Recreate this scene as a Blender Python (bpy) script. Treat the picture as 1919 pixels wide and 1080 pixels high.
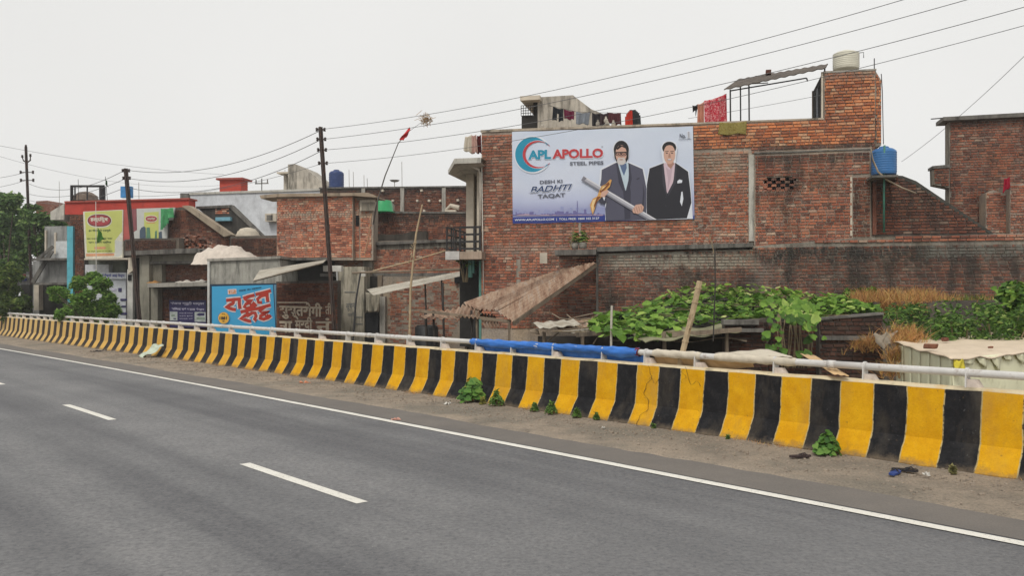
import bpy, math, random
import numpy as np
from mathutils import Vector, Matrix
for o in list(bpy.data.objects): bpy.data.objects.remove(o)
R = random.Random(7)
S = bpy.context.scene
C = S.collection
PI = math.pi
# ---------------------------------------------------------------- camera, sky, sun, exposure
F, HOR, CH = 1600.0, 561.0, 2.0            # focal length and horizon in photo pixels, eye height
cam = bpy.data.cameras.new('camera'); co = bpy.data.objects.new('camera', cam); C.objects.link(co)
co.location = (0, 0, CH); co.rotation_euler = (PI/2, 0, 0)
cam.sensor_width = 36; cam.lens = F/1919*36; cam.shift_y = (HOR-540)/1919
cam.clip_start = .1; cam.clip_end = 4000
S.camera = co
S.view_settings.view_transform = 'Standard'; S.view_settings.look = 'None'
S.view_settings.exposure = 0.10; S.view_settings.gamma = 1; S.view_settings.use_curve_mapping = False
SUN_EL, SUN_AZ = math.radians(50), math.radians(200)   # sun high behind the camera, to the left
W = bpy.data.worlds.new('World'); S.world = W; W.use_nodes = True
nt = W.node_tree; nt.nodes.clear()
sky = nt.nodes.new('ShaderNodeTexSky'); sky.sky_type = 'NISHITA'; sky.sun_disc = False
sky.sun_elevation = SUN_EL; sky.sun_rotation = SUN_AZ; sky.dust_density = 4; sky.air_density = 1
hs = nt.nodes.new('ShaderNodeHueSaturation'); hs.inputs['Saturation'].default_value = .12
mx = nt.nodes.new('ShaderNodeMix'); mx.data_type = 'RGBA'; mx.inputs[0].default_value = .9
mx.inputs[7].default_value = (8.35, 8.3, 8.1, 1)            # overcast veil
tc = nt.nodes.new('ShaderNodeTexCoord'); no = nt.nodes.new('ShaderNodeTexNoise'); no.inputs['Scale'].default_value = 1.3; no.inputs['Detail'].default_value = 3
mr = nt.nodes.new('ShaderNodeMapRange'); mr.inputs[1].default_value = .3; mr.inputs[2].default_value = .7; mr.inputs[3].default_value = .93; mr.inputs[4].default_value = 1.03
vm = nt.nodes.new('ShaderNodeVectorMath'); vm.operation = 'SCALE'
bg = nt.nodes.new('ShaderNodeBackground'); bg.inputs[1].default_value = .1
wo = nt.nodes.new('ShaderNodeOutputWorld')
l = nt.links.new
l(sky.outputs[0], hs.inputs['Color']); l(hs.outputs[0], mx.inputs[6]); l(tc.outputs['Generated'], no.inputs['Vector']); l(no.outputs[0], mr.inputs[0])
l(mx.outputs[2], vm.inputs[0]); l(mr.outputs[0], vm.inputs['Scale']); l(vm.outputs[0], bg.inputs[0]); l(bg.outputs[0], wo.inputs[0])
sl = bpy.data.lights.new('sun', 'SUN'); sl.energy = 1.5; sl.angle = math.radians(16); sl.color = (1, .955, .88)
so = bpy.data.objects.new('sun', sl); C.objects.link(so); so.location = (-20, -30, 60)
so.rotation_euler = Vector((-math.sin(SUN_AZ)*math.cos(SUN_EL)*-1, math.cos(SUN_AZ)*math.cos(SUN_EL), math.sin(SUN_EL))).to_track_quat('Z', 'Y').to_euler()
HAZE = .0010
GZ = -3.0                                   # street level below the flyover
# ---------------------------------------------------------------- helpers
class MB:
    """collects shapes, builds ONE mesh object"""
    def __init__(s): s.v = []; s.f = []; s.m = []; s.t = []
    def add(s, vs, fs, mi=0, tint=None):
        b = len(s.v); s.v += [tuple(p) for p in vs]; s.f += [tuple(b+i for i in f) for f in fs]; s.m += [mi]*len(fs)
        s.t += [R.random() if tint is None else tint]*len(fs); return s
    def box(s, a, b, mi=0, tint=None):
        x0, x1 = sorted((a[0], b[0])); y0, y1 = sorted((a[1], b[1])); z0, z1 = sorted((a[2], b[2]))
        return s.add([(x0,y0,z0),(x1,y0,z0),(x1,y1,z0),(x0,y1,z0),(x0,y0,z1),(x1,y0,z1),(x1,y1,z1),(x0,y1,z1)],
                     [(3,2,1,0),(4,5,6,7),(0,1,5,4),(1,2,6,5),(2,3,7,6),(3,0,4,7)], mi, tint)
    def bar(s, p, q, w, h, mi=0, up=(0,0,1), tint=None):
        p, q = Vector(p), Vector(q); d = (q-p).normalized(); u = Vector(up)
        if abs(d.dot(u)) > .95: u = Vector((0,1,0))
        sd = d.cross(u).normalized()*w/2; u = sd.cross(d).normalized()*h/2
        vs = [p-sd-u, p+sd-u, p+sd+u, p-sd+u, q-sd-u, q+sd-u, q+sd+u, q-sd+u]
        return s.add(vs, [(0,1,2,3),(7,6,5,4),(1,0,4,5),(2,1,5,6),(3,2,6,7),(0,3,7,4)], mi, tint)
    def prism(s, pts, y0, y1, mi=0, tint=None):          # polygon in local x,z between depths y0 (front) and y1
        n = len(pts); vs = [(x, y0, z) for x, z in pts]+[(x, y1, z) for x, z in pts]
        fs = [tuple(range(n)), tuple(range(2*n-1, n-1, -1))]+[(i, i+n, (i+1)%n+n, (i+1)%n) for i in range(n)]
        return s.add(vs, fs, mi, tint)
    def flat(s, pts, y, mi=0): return s.add([(x, y, z) for x, z in pts], [tuple(range(len(pts)))], mi)
    def tube(s, pts, r, n=8, mi=0, cap=True, tint=None):
        pts = [Vector(p) for p in pts]; rs = r if isinstance(r, (list, tuple)) else [r]*len(pts)
        vs = []; 
        for i, p in enumerate(pts):
            d = (pts[min(i+1, len(pts)-1)]-pts[max(i-1, 0)]).normalized()
            u = Vector((0,0,1)) if abs(d.z) < .9 else Vector((0,1,0))
            a = d.cross(u).normalized(); b = a.cross(d).normalized()
            vs += [p+(a*math.cos(2*PI*k/n)+b*math.sin(2*PI*k/n))*rs[i] for k in range(n)]
        fs = [(i*n+k, (i+1)*n+k, (i+1)*n+(k+1)%n, i*n+(k+1)%n) for i in range(len(pts)-1) for k in range(n)]
        if cap: fs += [tuple(range(n)), tuple(range(len(vs)-1, len(vs)-n-1, -1))]
        return s.add(vs, fs, mi, tint)
    def lathe(s, prof, c, n=28, mi=0, sx=1, sy=1):
        vs = [(c[0]+r*sx*math.cos(2*PI*k/n), c[1]+r*sy*math.sin(2*PI*k/n), c[2]+z) for r, z in prof for k in range(n)]
        fs = [(i*n+k, i*n+(k+1)%n, (i+1)*n+(k+1)%n, (i+1)*n+k) for i in range(len(prof)-1) for k in range(n)]
        return s.add(vs, fs, mi)
    def sheet(s, p00, p10, p11, p01, nu, nv, fn=None, mi=0, th=0):   # bilinear grid, fn(u,v)->offset vector
        P = [Vector(p) for p in (p00, p10, p11, p01)]; vs = []
        for j in range(nv+1):
            for i in range(nu+1):
                u, v = i/nu, j/nv
                q = P[0]*(1-u)*(1-v)+P[1]*u*(1-v)+P[2]*u*v+P[3]*(1-u)*v
                if fn: q = q+Vector(fn(u, v))
                vs.append(q)
        g = lambda i, j: j*(nu+1)+i
        fs = [(g(i,j), g(i+1,j), g(i+1,j+1), g(i,j+1)) for j in range(nv) for i in range(nu)]
        if th:
            nrm = (P[1]-P[0]).cross(P[3]-P[0]).normalized()*th; k = len(vs)
            vs += [v-nrm for v in vs]; fs += [tuple(k+i for i in reversed(f)) for f in fs]
            ed = [g(i,0) for i in range(nu+1)]+[g(nu,j) for j in range(1,nv+1)]+[g(i,nv) for i in range(nu-1,-1,-1)]+[g(0,j) for j in range(nv-1,0,-1)]
            fs += [(ed[i], ed[i]+k, ed[(i+1)%len(ed)]+k, ed[(i+1)%len(ed)]) for i in range(len(ed))]
        return s.add(vs, fs, mi)
    def mesh(s, name, mats, smooth=False):
        me = bpy.data.meshes.new(name); me.from_pydata(s.v, [], s.f)
        for m in (mats if isinstance(mats, (list, tuple)) else [mats]): me.materials.append(m)
        me.polygons.foreach_set('material_index', s.m)
        a = me.attributes.new('tint', 'FLOAT', 'FACE'); a.data.foreach_set('value', s.t)
        if smooth: me.polygons.foreach_set('use_smooth', [True]*len(s.f))
        me.update(); return me
    def build(s, name, mats, parent=None, fr=None, smooth=False, kind=None, label=None):
        o = bpy.data.objects.new(name, s.mesh(name, mats, smooth)); C.objects.link(o)
        if parent: o.parent = parent
        elif fr: o.location = fr.O; o.rotation_euler = (0, 0, -fr.a)
        if kind: o['kind'] = kind
        if label: o['label'] = label
        return o
def tag(o, label, cat, group=None):
    o['label'] = label; o['category'] = cat
    if group: o['group'] = group
    return o
class Fr:
    """a vertical reference plane standing in the place: through (px,Y), turned by ang degrees"""
    def __init__(s, px, Y, ang, zb=GZ, Rf=None):
        s.a = math.radians(ang); s.R = Vector(((px-960)/F*Y, Y, 0)); s.O = Vector((s.R.x, s.R.y, zb)); s.od = 0
        s.e = Vector((math.cos(s.a), -math.sin(s.a), 0)); s.n = Vector((math.sin(s.a), math.cos(s.a), 0))
    def yd(s, d): return -(d-s.od)
    def w(s, px, py, d=0):
        r = Vector(((px-960)/F, 1, 0)); t = (s.R.dot(s.n)-d)/r.dot(s.n); p = r*t; p.z = CH-(py-HOR)/F*t; return p
    def loc(s, p): q = p-s.O; return Vector((q.dot(s.e), q.dot(s.n), q.z))
    def L(s, px, py, d=0): return s.loc(s.w(px, py, d))
    def xz(s, px, py, d=0): p = s.L(px, py, d); return (p.x, p.z)
    def poly(s, pp, d=0): return [s.xz(x, y, d) for x, y in pp]
    def sub(s, px, py, d=0, base=None):      # same plane, own origin
        k = Fr.__new__(Fr); k.a, k.R, k.e, k.n = s.a, s.R, s.e, s.n; k.O = s.w(px, py, d); k.od = d
        if base is not None: k.O.z = base
        return k
    def thing(s, name, label, cat, group=None):
        o = bpy.data.objects.new(name, None); C.objects.link(o); o.empty_display_size = .3
        o.location = s.O; o.rotation_euler = (0, 0, -s.a); return tag(o, label, cat, group)
    def rect(s, mb, x0, y0, x1, y1, d0, d1, mi=0):   # upright box whose front (depth d0 towards the viewer) spans this rectangle
        a = s.L(x0, y1, d0); b = s.L(x1, y0, d0); a2 = s.L(x1, y1, d0); b2 = s.L(x0, y0, d0)
        z0 = (a.z+a2.z)/2; z1 = (b.z+b2.z)/2
        return mb.box((a.x, s.yd(d0), z0), (b.x, s.yd(d1), z1), mi)
    def pris(s, mb, pp, d0, d1, mi=0): return mb.prism(s.poly(pp, d0), s.yd(d0), s.yd(d1), mi)
def W3(px, py, Y): return Vector(((px-960)/F*Y, Y, CH-(py-HOR)/F*Y))
def copy(src, parent, loc, rot=None, scale=None, name=None):
    o = src.copy(); C.objects.link(o); o.parent = parent; o.location = loc
    if rot is not None: o.rotation_euler = rot
    if scale is not None: o.scale = scale
    return o
# ---------------------------------------------------------------- materials
class N:
    def __init__(s, name):
        s.m = bpy.data.materials.new(name); s.m.use_nodes = True; s.t = s.m.node_tree; s.b = s.t.nodes['Principled BSDF']
        s.geo = s.t.nodes.new('ShaderNodeNewGeometry'); s.P = s.geo.outputs['Position']
    def new(s, k): return s.t.nodes.new(k)
    def l(s, a, b): s.t.links.new(a, b)
    def put(s, inp, v):
        if isinstance(v, (int, float)): inp.default_value = v
        elif isinstance(v, (tuple, list)): inp.default_value = (*v[:3], 1) if inp.type == 'RGBA' else v
        else: s.l(v, inp)
    def noise(s, sc, det=3, rough=.55, stretch=None, vec=None, dist=0):
        n = s.new('ShaderNodeTexNoise'); n.inputs['Scale'].default_value = sc; n.inputs['Detail'].default_value = det
        n.inputs['Roughness'].default_value = rough; n.inputs['Distortion'].default_value = dist
        v = vec or s.P
        if stretch:
            m = s.new('ShaderNodeVectorMath'); m.operation = 'MULTIPLY'; s.l(v, m.inputs[0]); m.inputs[1].default_value = stretch; v = m.outputs[0]
        s.l(v, n.inputs['Vector']); return n.outputs[0]
    def rng(s, v, a, b, c=0, d=1):
        n = s.new('ShaderNodeMapRange'); s.put(n.inputs[0], v)
        for i, k in enumerate((a, b, c, d)): n.inputs[i+1].default_value = k
        return n.outputs[0]
    def math(s, op, a, b=0):
        n = s.new('ShaderNodeMath'); n.operation = op; s.put(n.inputs[0], a); s.put(n.inputs[1], b); return n.outputs[0]
    def mix(s, f, a, b):
        n = s.new('ShaderNodeMix'); n.data_type = 'RGBA'; s.put(n.inputs[0], f); s.put(n.inputs[6], a); s.put(n.inputs[7], b); return n.outputs[2]
    def mul(s, a, b):
        n = s.new('ShaderNodeMix'); n.data_type = 'RGBA'; n.blend_type = 'MULTIPLY'; n.inputs[0].default_value = 1; s.put(n.inputs[6], a); s.put(n.inputs[7], b); return n.outputs[2]
    def ramp(s, v, st, const=False):
        n = s.new('ShaderNodeValToRGB'); s.l(v, n.inputs[0]); cr = n.color_ramp
        if const: cr.interpolation = 'CONSTANT'
        while len(cr.elements) < len(st): cr.elements.new(.5)
        for e, (p, c) in zip(cr.elements, st): e.position = p; e.color = (*c, 1)
        return n.outputs[0]
    def attr(s, k='tint'): n = s.new('ShaderNodeAttribute'); n.attribute_name = k; return n.outputs['Fac']
    def sep(s, v): n = s.new('ShaderNodeSeparateXYZ'); s.l(v, n.inputs[0]); return n.outputs
    def uv(s): n = s.new('ShaderNodeUVMap'); return n.outputs[0]
    def bump(s, h, st=.3, dist=.01):
        n = s.new('ShaderNodeBump'); n.inputs['Strength'].default_value = st; n.inputs['Distance'].default_value = dist; s.l(h, n.inputs['Height']); s.l(n.outputs[0], s.b.inputs['Normal'])
    def out(s, col, rough=.9, spec=.25, metal=0):
        s.put(s.b.inputs['Base Color'], col); s.put(s.b.inputs['Roughness'], rough); s.b.inputs['Specular IOR Level'].default_value = spec; s.b.inputs['Metallic'].default_value = metal
        return s.m
def plain(name, c, rough=.8, var=.18, sc=6, dark=None, spec=.3, metal=0, bump=.15):
    n = N(name); a = n.noise(sc, 5, .65)
    lo = tuple(x*(1-var) for x in c); hi = tuple(min(1, x*(1+var)) for x in c)
    col = n.mix(n.rng(a, .3, .7), lo, hi)
    if dark:   # (colour, scale, threshold, amount)
        k = n.noise(dark[1], 6, .68); col = n.mix(n.math('MULTIPLY', n.rng(k, dark[2], dark[2]+.13), dark[3]), col, dark[0])
    if bump: n.bump(n.noise(sc*8, 4, .7), bump, .006)
    return n.out(col, rough, spec, metal)
def stained(name, c, st=(.03,.028,.025), amt=.75, thr=.5, rough=.92, ssc=2.2, var=.22):   # plaster / concrete with rain streaks and mould
    n = N(name); a = n.noise(1.6, 6, .65); b = n.noise(ssc, 6, .7, (1.6, 1.6, .28)); g = n.noise(14, 5, .7)
    col = n.mix(n.rng(a, .3, .7), tuple(x*(1-var) for x in c), tuple(min(1, x*(1+var)) for x in c))
    col = n.mix(n.math('MULTIPLY', n.rng(b, thr, thr+.2), amt), col, st)
    col = n.mix(n.math('MULTIPLY', n.rng(g, .56, .72), .35), col, tuple(x*.45 for x in c))
    n.bump(n.noise(30, 5, .7), .3, .008)
    return n.out(col, rough, .2)
MORT = (.34, .30, .25)
REDS = [(0,(.13,.060,.045)),(.10,(.20,.078,.055)),(.3,(.285,.100,.062)),(.5,(.35,.120,.070)),(.68,(.40,.145,.082)),(.82,(.42,.175,.105)),(.92,(.33,.175,.125)),(1,(.48,.34,.25))]
def brick_mat(name, ramp=REDS, gain=1.0, dirt=.45, dthr=.47, smear=.35, bands=(), soot=(.035,.030,.027), dsc=.55, moss=0, mc=MORT):
    n = N(name); t = n.attr()
    col = n.ramp(t, [(p, tuple(min(1, c*gain*1.1+.006) for c in cc)) for p, cc in ramp])
    f = n.noise(22, 5, .7); col = n.mul(col, n.ramp(f, [(.28,(.55,.55,.55)),(.5,(1,1,1)),(.75,(1.25,1.2,1.15))]))
    v = n.noise(1.1, 5, .6)
    col = n.mul(col, n.ramp(v, [(.3,(.60,.56,.56)),(.5,(1,1,1)),(.7,(1.35,1.24,1.08))]))
    if smear:
        k = n.noise(7, 6, .72, (1, 1, 1.9)); k2 = n.noise(.8, 3, .6)
        col = n.mix(n.math('MULTIPLY', n.math('MULTIPLY', n.rng(k, .5, .58), n.rng(k2, .38, .58)), smear), col, mc)
    d = n.noise(dsc, 6, .66); st = n.noise(1.4, 5, .7, (1.8, 1.8, .3))
    dm = n.math('MULTIPLY', n.rng(n.math('ADD', n.math('MULTIPLY', d, .6), n.math('MULTIPLY', st, .4)), dthr, dthr+.12), dirt)
    col = n.mix(dm, col, soot)
    if bands:
        xyz = n.sep(n.P); w = n.noise(2.3, 6, .75, (2.2, 2.2, .5)); z = n.math('ADD', xyz[2], n.math('MULTIPLY', n.math('SUBTRACT', w, .5), .9))
        for z0, z1, c, amt, x0, x1 in bands:
            mid = (z0+z1)/2; h = (z1-z0)/2
            m = n.rng(n.math('ABSOLUTE', n.math('SUBTRACT', z, mid)), h, h*.55)
            mxx = n.rng(n.math('ABSOLUTE', n.math('SUBTRACT', xyz[0], (x0+x1)/2)), (x1-x0)/2, (x1-x0)/2-.5)
            m = n.math('MULTIPLY', n.math('MULTIPLY', m, mxx), n.rng(n.noise(9, 4, .7, (1.6,1.6,.6)), .36, .58, .25, 1))
            col = n.mix(n.math('MULTIPLY', m, amt), col, c)
    n.bump(n.noise(60, 4, .7), .5, .006)
    return n.out(col, .93, .15)
def mortar(name, c=MORT, **k): return brick_mat(name, [(0, c), (1, tuple(x*1.05 for x in c))], smear=0, **k)
# ---------------------------------------------------------------- bricks
CO = .0875
def scan(pts, z):
    xs = []
    for i in range(len(pts)):
        (x0, z0), (x1, z1) = pts[i], pts[(i+1)%len(pts)]
        if (z0 <= z) != (z1 <= z): xs.append(x0+(x1-x0)*(z-z0)/(z1-z0))
    xs.sort(); return list(zip(xs[::2], xs[1::2]))
class Bricks:
    """brick by brick facing for one building: the largest 300 in view are objects of their own, the rest one mesh"""
    def __init__(s, fr, root): s.fr = fr; s.root = root; s.b = []; s.mats = []; s.wall = None
    def add(s, pp, d, mat, holes=(), local=False, seed=None, co=CO, ln=.235, gap=.0, tlo=0, thi=1, bow=.021, rag=0, openp=None):
        pts = pp if local else s.fr.poly(pp, d); hl = [s.fr.poly(h, d) for h in holes]
        hb = [(min(p[0] for p in h), max(p[0] for p in h), min(p[1] for p in h), max(p[1] for p in h)) for h in hl]
        if mat not in s.mats: s.mats.append(mat)
        mi = s.mats.index(mat); za = min(p[1] for p in pts); zb = max(p[1] for p in pts); k = math.ceil(za/co)
        while (k+1)*co < zb+.02:
            z = k*co; hd = R.random() < .22
            for (a, b) in scan(pts, z+co/2):
                a += R.uniform(0, rag); b -= R.uniform(0, rag)
                x = a-R.uniform(0, .2)-(.06 if k % 2 else 0)
                while x < b:
                    L0 = ln*(.5 if hd else 1)*R.uniform(.93, 1.05); x0, x1 = max(x, a), min(x+L0-.009, b)
                    x += L0
                    if x1-x0 < .03: continue
                    xc = (x0+x1)/2
                    if any(h[0] < xc < h[1] and h[2] < z+co/2 < h[3] for h in hb): continue
                    if gap and R.random() < gap: continue
                    s.b.append((x0, x1, z+R.uniform(-.004,.004), z+co-.017+R.uniform(-.005,.005), -d-bow-R.uniform(0,.012)*(1.8 if R.random()<.1 else 1), mi, R.uniform(tlo, thi), d))
            k += 1
    def geo(s, x0, x1, z0, z1, y, yb):
        i = .006; j = lambda: R.uniform(-.004, .004)
        return ([(x0,yb,z0),(x1,yb,z0),(x1,yb,z1),(x0,yb,z1),(x0+i+j(),y,z0+i+j()),(x1-i+j(),y,z0+i+j()),(x1-i+j(),y,z1-i+j()),(x0+i+j(),y,z1-i+j())],
                [(4,5,6,7),(0,1,5,4),(1,2,6,5),(2,3,7,6),(3,0,4,7)])
    def finish(s, wall, n=300, vis=None):
        fr = s.fr; sc = []
        for i, b in enumerate(s.b):
            xc = (b[0]+b[1])/2; zc = (b[2]+b[3])/2; p = fr.O+fr.e*xc+fr.n*b[4]; p.z = fr.O.z+zc
            if p.y < 1: continue
            px = 960+F*p.x/p.y; py = HOR-F*(p.z-CH)/p.y
            if not (6 < px < 1913 and (vis is None or vis(px, py))): continue
            sc.append(((b[1]-b[0])*F/p.y, i))
        sc.sort(reverse=True); top = [i for _, i in sc[:int(n*3.2)]]; R.shuffle(top); single = set(sorted(top)[:0] or top[:n])
        mb = MB()
        shared = {}
        for i, b in enumerate(s.b):
            if i not in single: vs, fs = s.geo(b[0], b[1], b[2], b[3], b[4], -b[7]+.03); mb.add(vs, fs, b[5], b[6])
            else:
                q = int(b[6]*11); hdr = (b[1]-b[0]) < .16; key = (b[5], q, hdr)
                if key not in shared:
                    L0 = .105 if hdr else .22; h = CO-.017
                    m1 = MB(); vs, fs = s.geo(-L0/2, L0/2, -h/2, h/2, -.022, .02); m1.add(vs, fs, 0, (q+.5)/11.5)
                    shared[key] = (m1.mesh('brick', s.mats[b[5]]), L0, h)
                me, L0, h = shared[key]
                o = bpy.data.objects.new('brick', me); C.objects.link(o); o.parent = wall
                o.location = ((b[0]+b[1])/2, b[4]+.022, (b[2]+b[3])/2); o.scale = ((b[1]-b[0])/L0, 1, (b[3]-b[2])/h)
        if mb.v: mb.build('bricks', s.mats, wall, kind='stuff')
# ---------------------------------------------------------------- lettering (flat print)
def glyphs(txt, bold=0, shear=0):
    cu = bpy.data.curves.new('t', 'FONT'); cu.body = txt; cu.size = 1; cu.offset = bold; cu.shear = shear; cu.resolution_u = 3
    ob = bpy.data.objects.new('t', cu); C.objects.link(ob)
    bpy.context.view_layer.update()
    me = bpy.data.meshes.new_from_object(ob.evaluated_get(bpy.context.evaluated_depsgraph_get()))
    v = [tuple(x.co) for x in me.vertices]; f = [tuple(p.vertices) for p in me.polygons]
    bpy.data.objects.remove(ob); bpy.data.curves.remove(cu); bpy.data.meshes.remove(me)
    return v, f
def letter(parent, fr, txt, quad, d, mat, bold=.0, shear=0, name='lettering', fit=None):
    """lettering stretched over the quad of four photo-plane corners TL,TR,BR,BL lying on the plane at depth d"""
    v, f = glyphs(txt, bold, shear)
    if not v: return
    x0 = min(p[0] for p in v); x1 = max(p[0] for p in v); y0 = min(p[1] for p in v); y1 = max(p[1] for p in v)
    TL, TR, BR, BL = [Vector((*fr.xz(*q, d),)) for q in quad]; vs = []
    for p in v:
        u = (p[0]-x0)/(x1-x0); w = (p[1]-y0)/(y1-y0); q = BL*(1-u)*(1-w)+BR*u*(1-w)+TR*u*w+TL*(1-u)*w; vs.append((q.x, fr.yd(d), q.y))
    return MB().add(vs, f).build(name, mat, parent)
def strokes(parent, fr, lines, wd, d, mat, name='lettering', m=lambda x, y: (x, y)):
    """hand-painted strokes: polylines given on the sign, ribbon width wd in sign units"""
    mb = MB(); k = 0
    for ln in lines:
        P = [Vector(p) for p in ln]
        L, Rr = [], []
        for i, p in enumerate(P):
            t = (P[min(i+1, len(P)-1)]-P[max(i-1, 0)]).normalized(); nn = Vector((-t.y, t.x))*wd/2; L.append(p+nn); Rr.append(p-nn)
        k += 1; dd = d+.0004*(k % 7)
        vs = [(a, fr.yd(dd), b) for q in L for a, b in [fr.xz(*m(q.x, q.y), dd)]]+[(a, fr.yd(dd), b) for q in Rr for a, b in [fr.xz(*m(q.x, q.y), dd)]]
        n = len(P); mb.add(vs, [(i, i+1, n+i+1, n+i) for i in range(n-1)])
    return mb.build(name, mat, parent)
def ell(cx, cy, rx, ry, n=24, rot=0):
    c, s_ = math.cos(rot), math.sin(rot)
    return [(cx+rx*math.cos(t)*c-ry*math.sin(t)*s_, cy+rx*math.cos(t)*s_+ry*math.sin(t)*c) for t in [2*PI*i/n for i in range(n)]]
# ---------------------------------------------------------------- foliage
def leafmat(name, ramp, trans=.25):
    n = N(name); col = n.ramp(n.attr(), ramp); col = n.mul(col, n.ramp(n.noise(9, 3), [(.3,(.75,.75,.75)),(.7,(1.2,1.2,1.1))]))
    n.out(n.mul(col, (1.22,1.18,1.1)), .62, .3)
    tr = n.new('ShaderNodeBsdfTranslucent'); n.l(col, tr.inputs[0]); ms = n.new('ShaderNodeMixShader'); ms.inputs[0].default_value = trans
    n.l(n.b.outputs[0], ms.inputs[1]); n.l(tr.outputs[0], ms.inputs[2]); n.l(ms.outputs[0], n.t.nodes['Material Output'].inputs[0]); return n.m
def leaf_shape(kind='heart'):
    if kind == 'heart': o = [(0,0,0),(.32,-.12,.05),(.5,.12,.02),(.42,.45,.0),(.2,.75,-.05),(0,1,-.12),(-.2,.75,-.05),(-.42,.45,.0),(-.5,.12,.02),(-.32,-.12,.05)]
    else: o = [(0,0,0),(.16,.25,.03),(.18,.55,.02),(0,1,-.1),(-.18,.55,.02),(-.16,.25,.03)]
    return o
def put_leaf(mb, p, size, kind, nrm, az, tint, curl=1):
    sh = leaf_shape(kind); z = Vector(nrm).normalized(); x = z.cross(Vector((math.cos(az), math.sin(az), .01))).normalized(); y = z.cross(x)
    vs = [Vector(p)+(x*a+y*b+z*c*curl)*size for a, b, c in sh]; c0 = Vector(p)+(y*.4+z*-.07*curl)*size
    n = len(vs); mb.add([c0]+vs, [(0, i+1, (i+1)%n+1) for i in range(n)], 0, tint)
def crown(clumps, n, size, kind='long', flat=.5, R2=R):
    mb = MB()
    for _ in range(n):
        c, r = R2.choice(clumps); 
        while True:
            d = Vector((R2.uniform(-1,1), R2.uniform(-1,1), R2.uniform(-1,1)))
            if .25 < d.length < 1: break
        if R2.random() < .7: d = d.normalized()*R2.uniform(.7, 1.05)
        p = Vector(c)+Vector((d.x*r, d.y*r, d.z*r*flat))
        nr = d*.6+Vector((R2.gauss(0,.5), R2.gauss(0,.5), .6+R2.gauss(0,.4)))
        put_leaf(mb, p, size*R2.uniform(.6, 1.3), kind, nr, R2.uniform(0, 6.3), R2.random())
    return mb
# ================================================================ FLYOVER ROAD
def heading(s): s = min(max(s, 0), 46); return .7344-.0006*s+.0001236*s*s-.000002381*s**3
SS = np.arange(-60, 220, .25); TH = [heading(s) for s in SS]
XX = np.cumsum([-math.sin(t)*.25 for t in TH]); YY = np.cumsum([math.cos(t)*.25 for t in TH])
XX += 5.343-np.interp(0, SS, XX); YY += 9.4404-np.interp(0, SS, YY)
def RP(s, off=0, z=0):
    """point beside the barrier: s metres along it, off metres behind its foot"""
    t = heading(s); return Vector((np.interp(s, SS, XX)+off*math.cos(t), np.interp(s, SS, YY)+off*math.sin(t), max(-.1, .00306*s+.000007*s*abs(s))+z))
def strip(mb, s0, s1, offs, z, ds=.5, jl=0, jr=0, dash=None):
    n = max(1, int((s1-s0)/ds)); k = len(offs); vs = []
    for i in range(n+1):
        s = s0+(s1-s0)*i/n
        for j, o in enumerate(offs):
            w = (math.sin(s*2.1)*.4+math.sin(s*5.3+1)*.3+math.sin(s*.71)*.6+R.uniform(-.3,.3))
            vs.append(RP(s, o+(jl*w if j == 0 else 0)+(jr*w if j == k-1 else 0), z))
    mb.add(vs, [(i*k+j, i*k+j+1, (i+1)*k+j+1, (i+1)*k+j) for i in range(n) for j in range(k-1)], 0, .5); return mb
n = N('asphalt'); a = n.noise(.55, 5, .6, (1, 1, 1)); g = n.noise(20, 6, .85); g2 = n.noise(46, 3, .6)
ang = .7344+PI/2
mp = n.new('ShaderNodeVectorRotate'); mp.rotation_type = 'Z_AXIS'; n.l(n.P, mp.inputs[0]); mp.inputs['Angle'].default_value = -(PI/2+.74)
trk = n.noise(.5, 4, .6, (.07, 1.6, 1), mp.outputs[0])
col = n.ramp(a, [(.3,(.135,.136,.141)),(.7,(.178,.178,.181))])
col = n.mul(col, n.ramp(trk, [(.36,(.74,.74,.76)),(.5,(1,1,1)),(.62,(1.16,1.15,1.14))]))
col = n.mul(col, n.ramp(g, [(.34,(.60,.60,.62)),(.49,(1,1,1)),(.66,(1.35,1.33,1.3))]))
col = n.mix(n.rng(g2, .66, .72, 0, .45), col, (.40,.39,.37))
n.bump(g, .8, .008); ASPH = n.out(col, .82, .3)
n = N('shoulder_asphalt'); a = n.noise(.9, 6, .7); g = n.noise(60, 3, .7)
col = n.mul(n.ramp(a, [(.3,(.14,.128,.118)),(.7,(.185,.166,.148))]), n.ramp(g, [(.3,(.8,.8,.8)),(.7,(1.15,1.15,1.15))])); n.bump(g, .4, .004); SHOU = n.out(col, .85, .3)
n = N('dust_and_grit'); a = n.noise(1.3, 6, .7); b = n.noise(.45, 4, .6); g = n.noise(34, 6, .8); p = n.noise(6, 6, .75, (1, 1, 1))
col = n.ramp(a, [(.28,(.20,.175,.145)),(.5,(.31,.262,.21)),(.72,(.39,.32,.25))]); col = n.mix(n.rng(b, .5, .62, 0, .7), col, (.20,.185,.155))
col = n.mul(col, n.ramp(g, [(.3,(.5,.48,.46)),(.5,(1,1,1)),(.7,(1.3,1.25,1.2))])); col = n.mix(n.rng(p, .6, .68, 0, .6), col, (.11,.095,.075))
n.bump(n.noise(26, 6, .8), .9, .025); DUST = n.out(col, .97, .1)
n = N('road_paint'); g = n.noise(30, 5, .75); k = n.noise(3, 5, .7)
col = n.mix(n.rng(g, .56, .68, 0, .85), (.76,.74,.68), (.22,.21,.20)); col = n.mul(col, n.ramp(k, [(.3,(.86,.85,.83)),(.6,(1,1,1))])); PAINT = n.out(col, .7, .3)
mb = strip(MB(), -28, 180, [-17, -12, -8, -5, -2.3, 0, .3], 0, 1); o = mb.build('road', ASPH, kind='structure')
mb = strip(MB(), -28, 120, [-2.4, -2, -1.45], .004, .25, 0, .02); mb.build('road_shoulder', SHOU, kind='structure')
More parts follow.
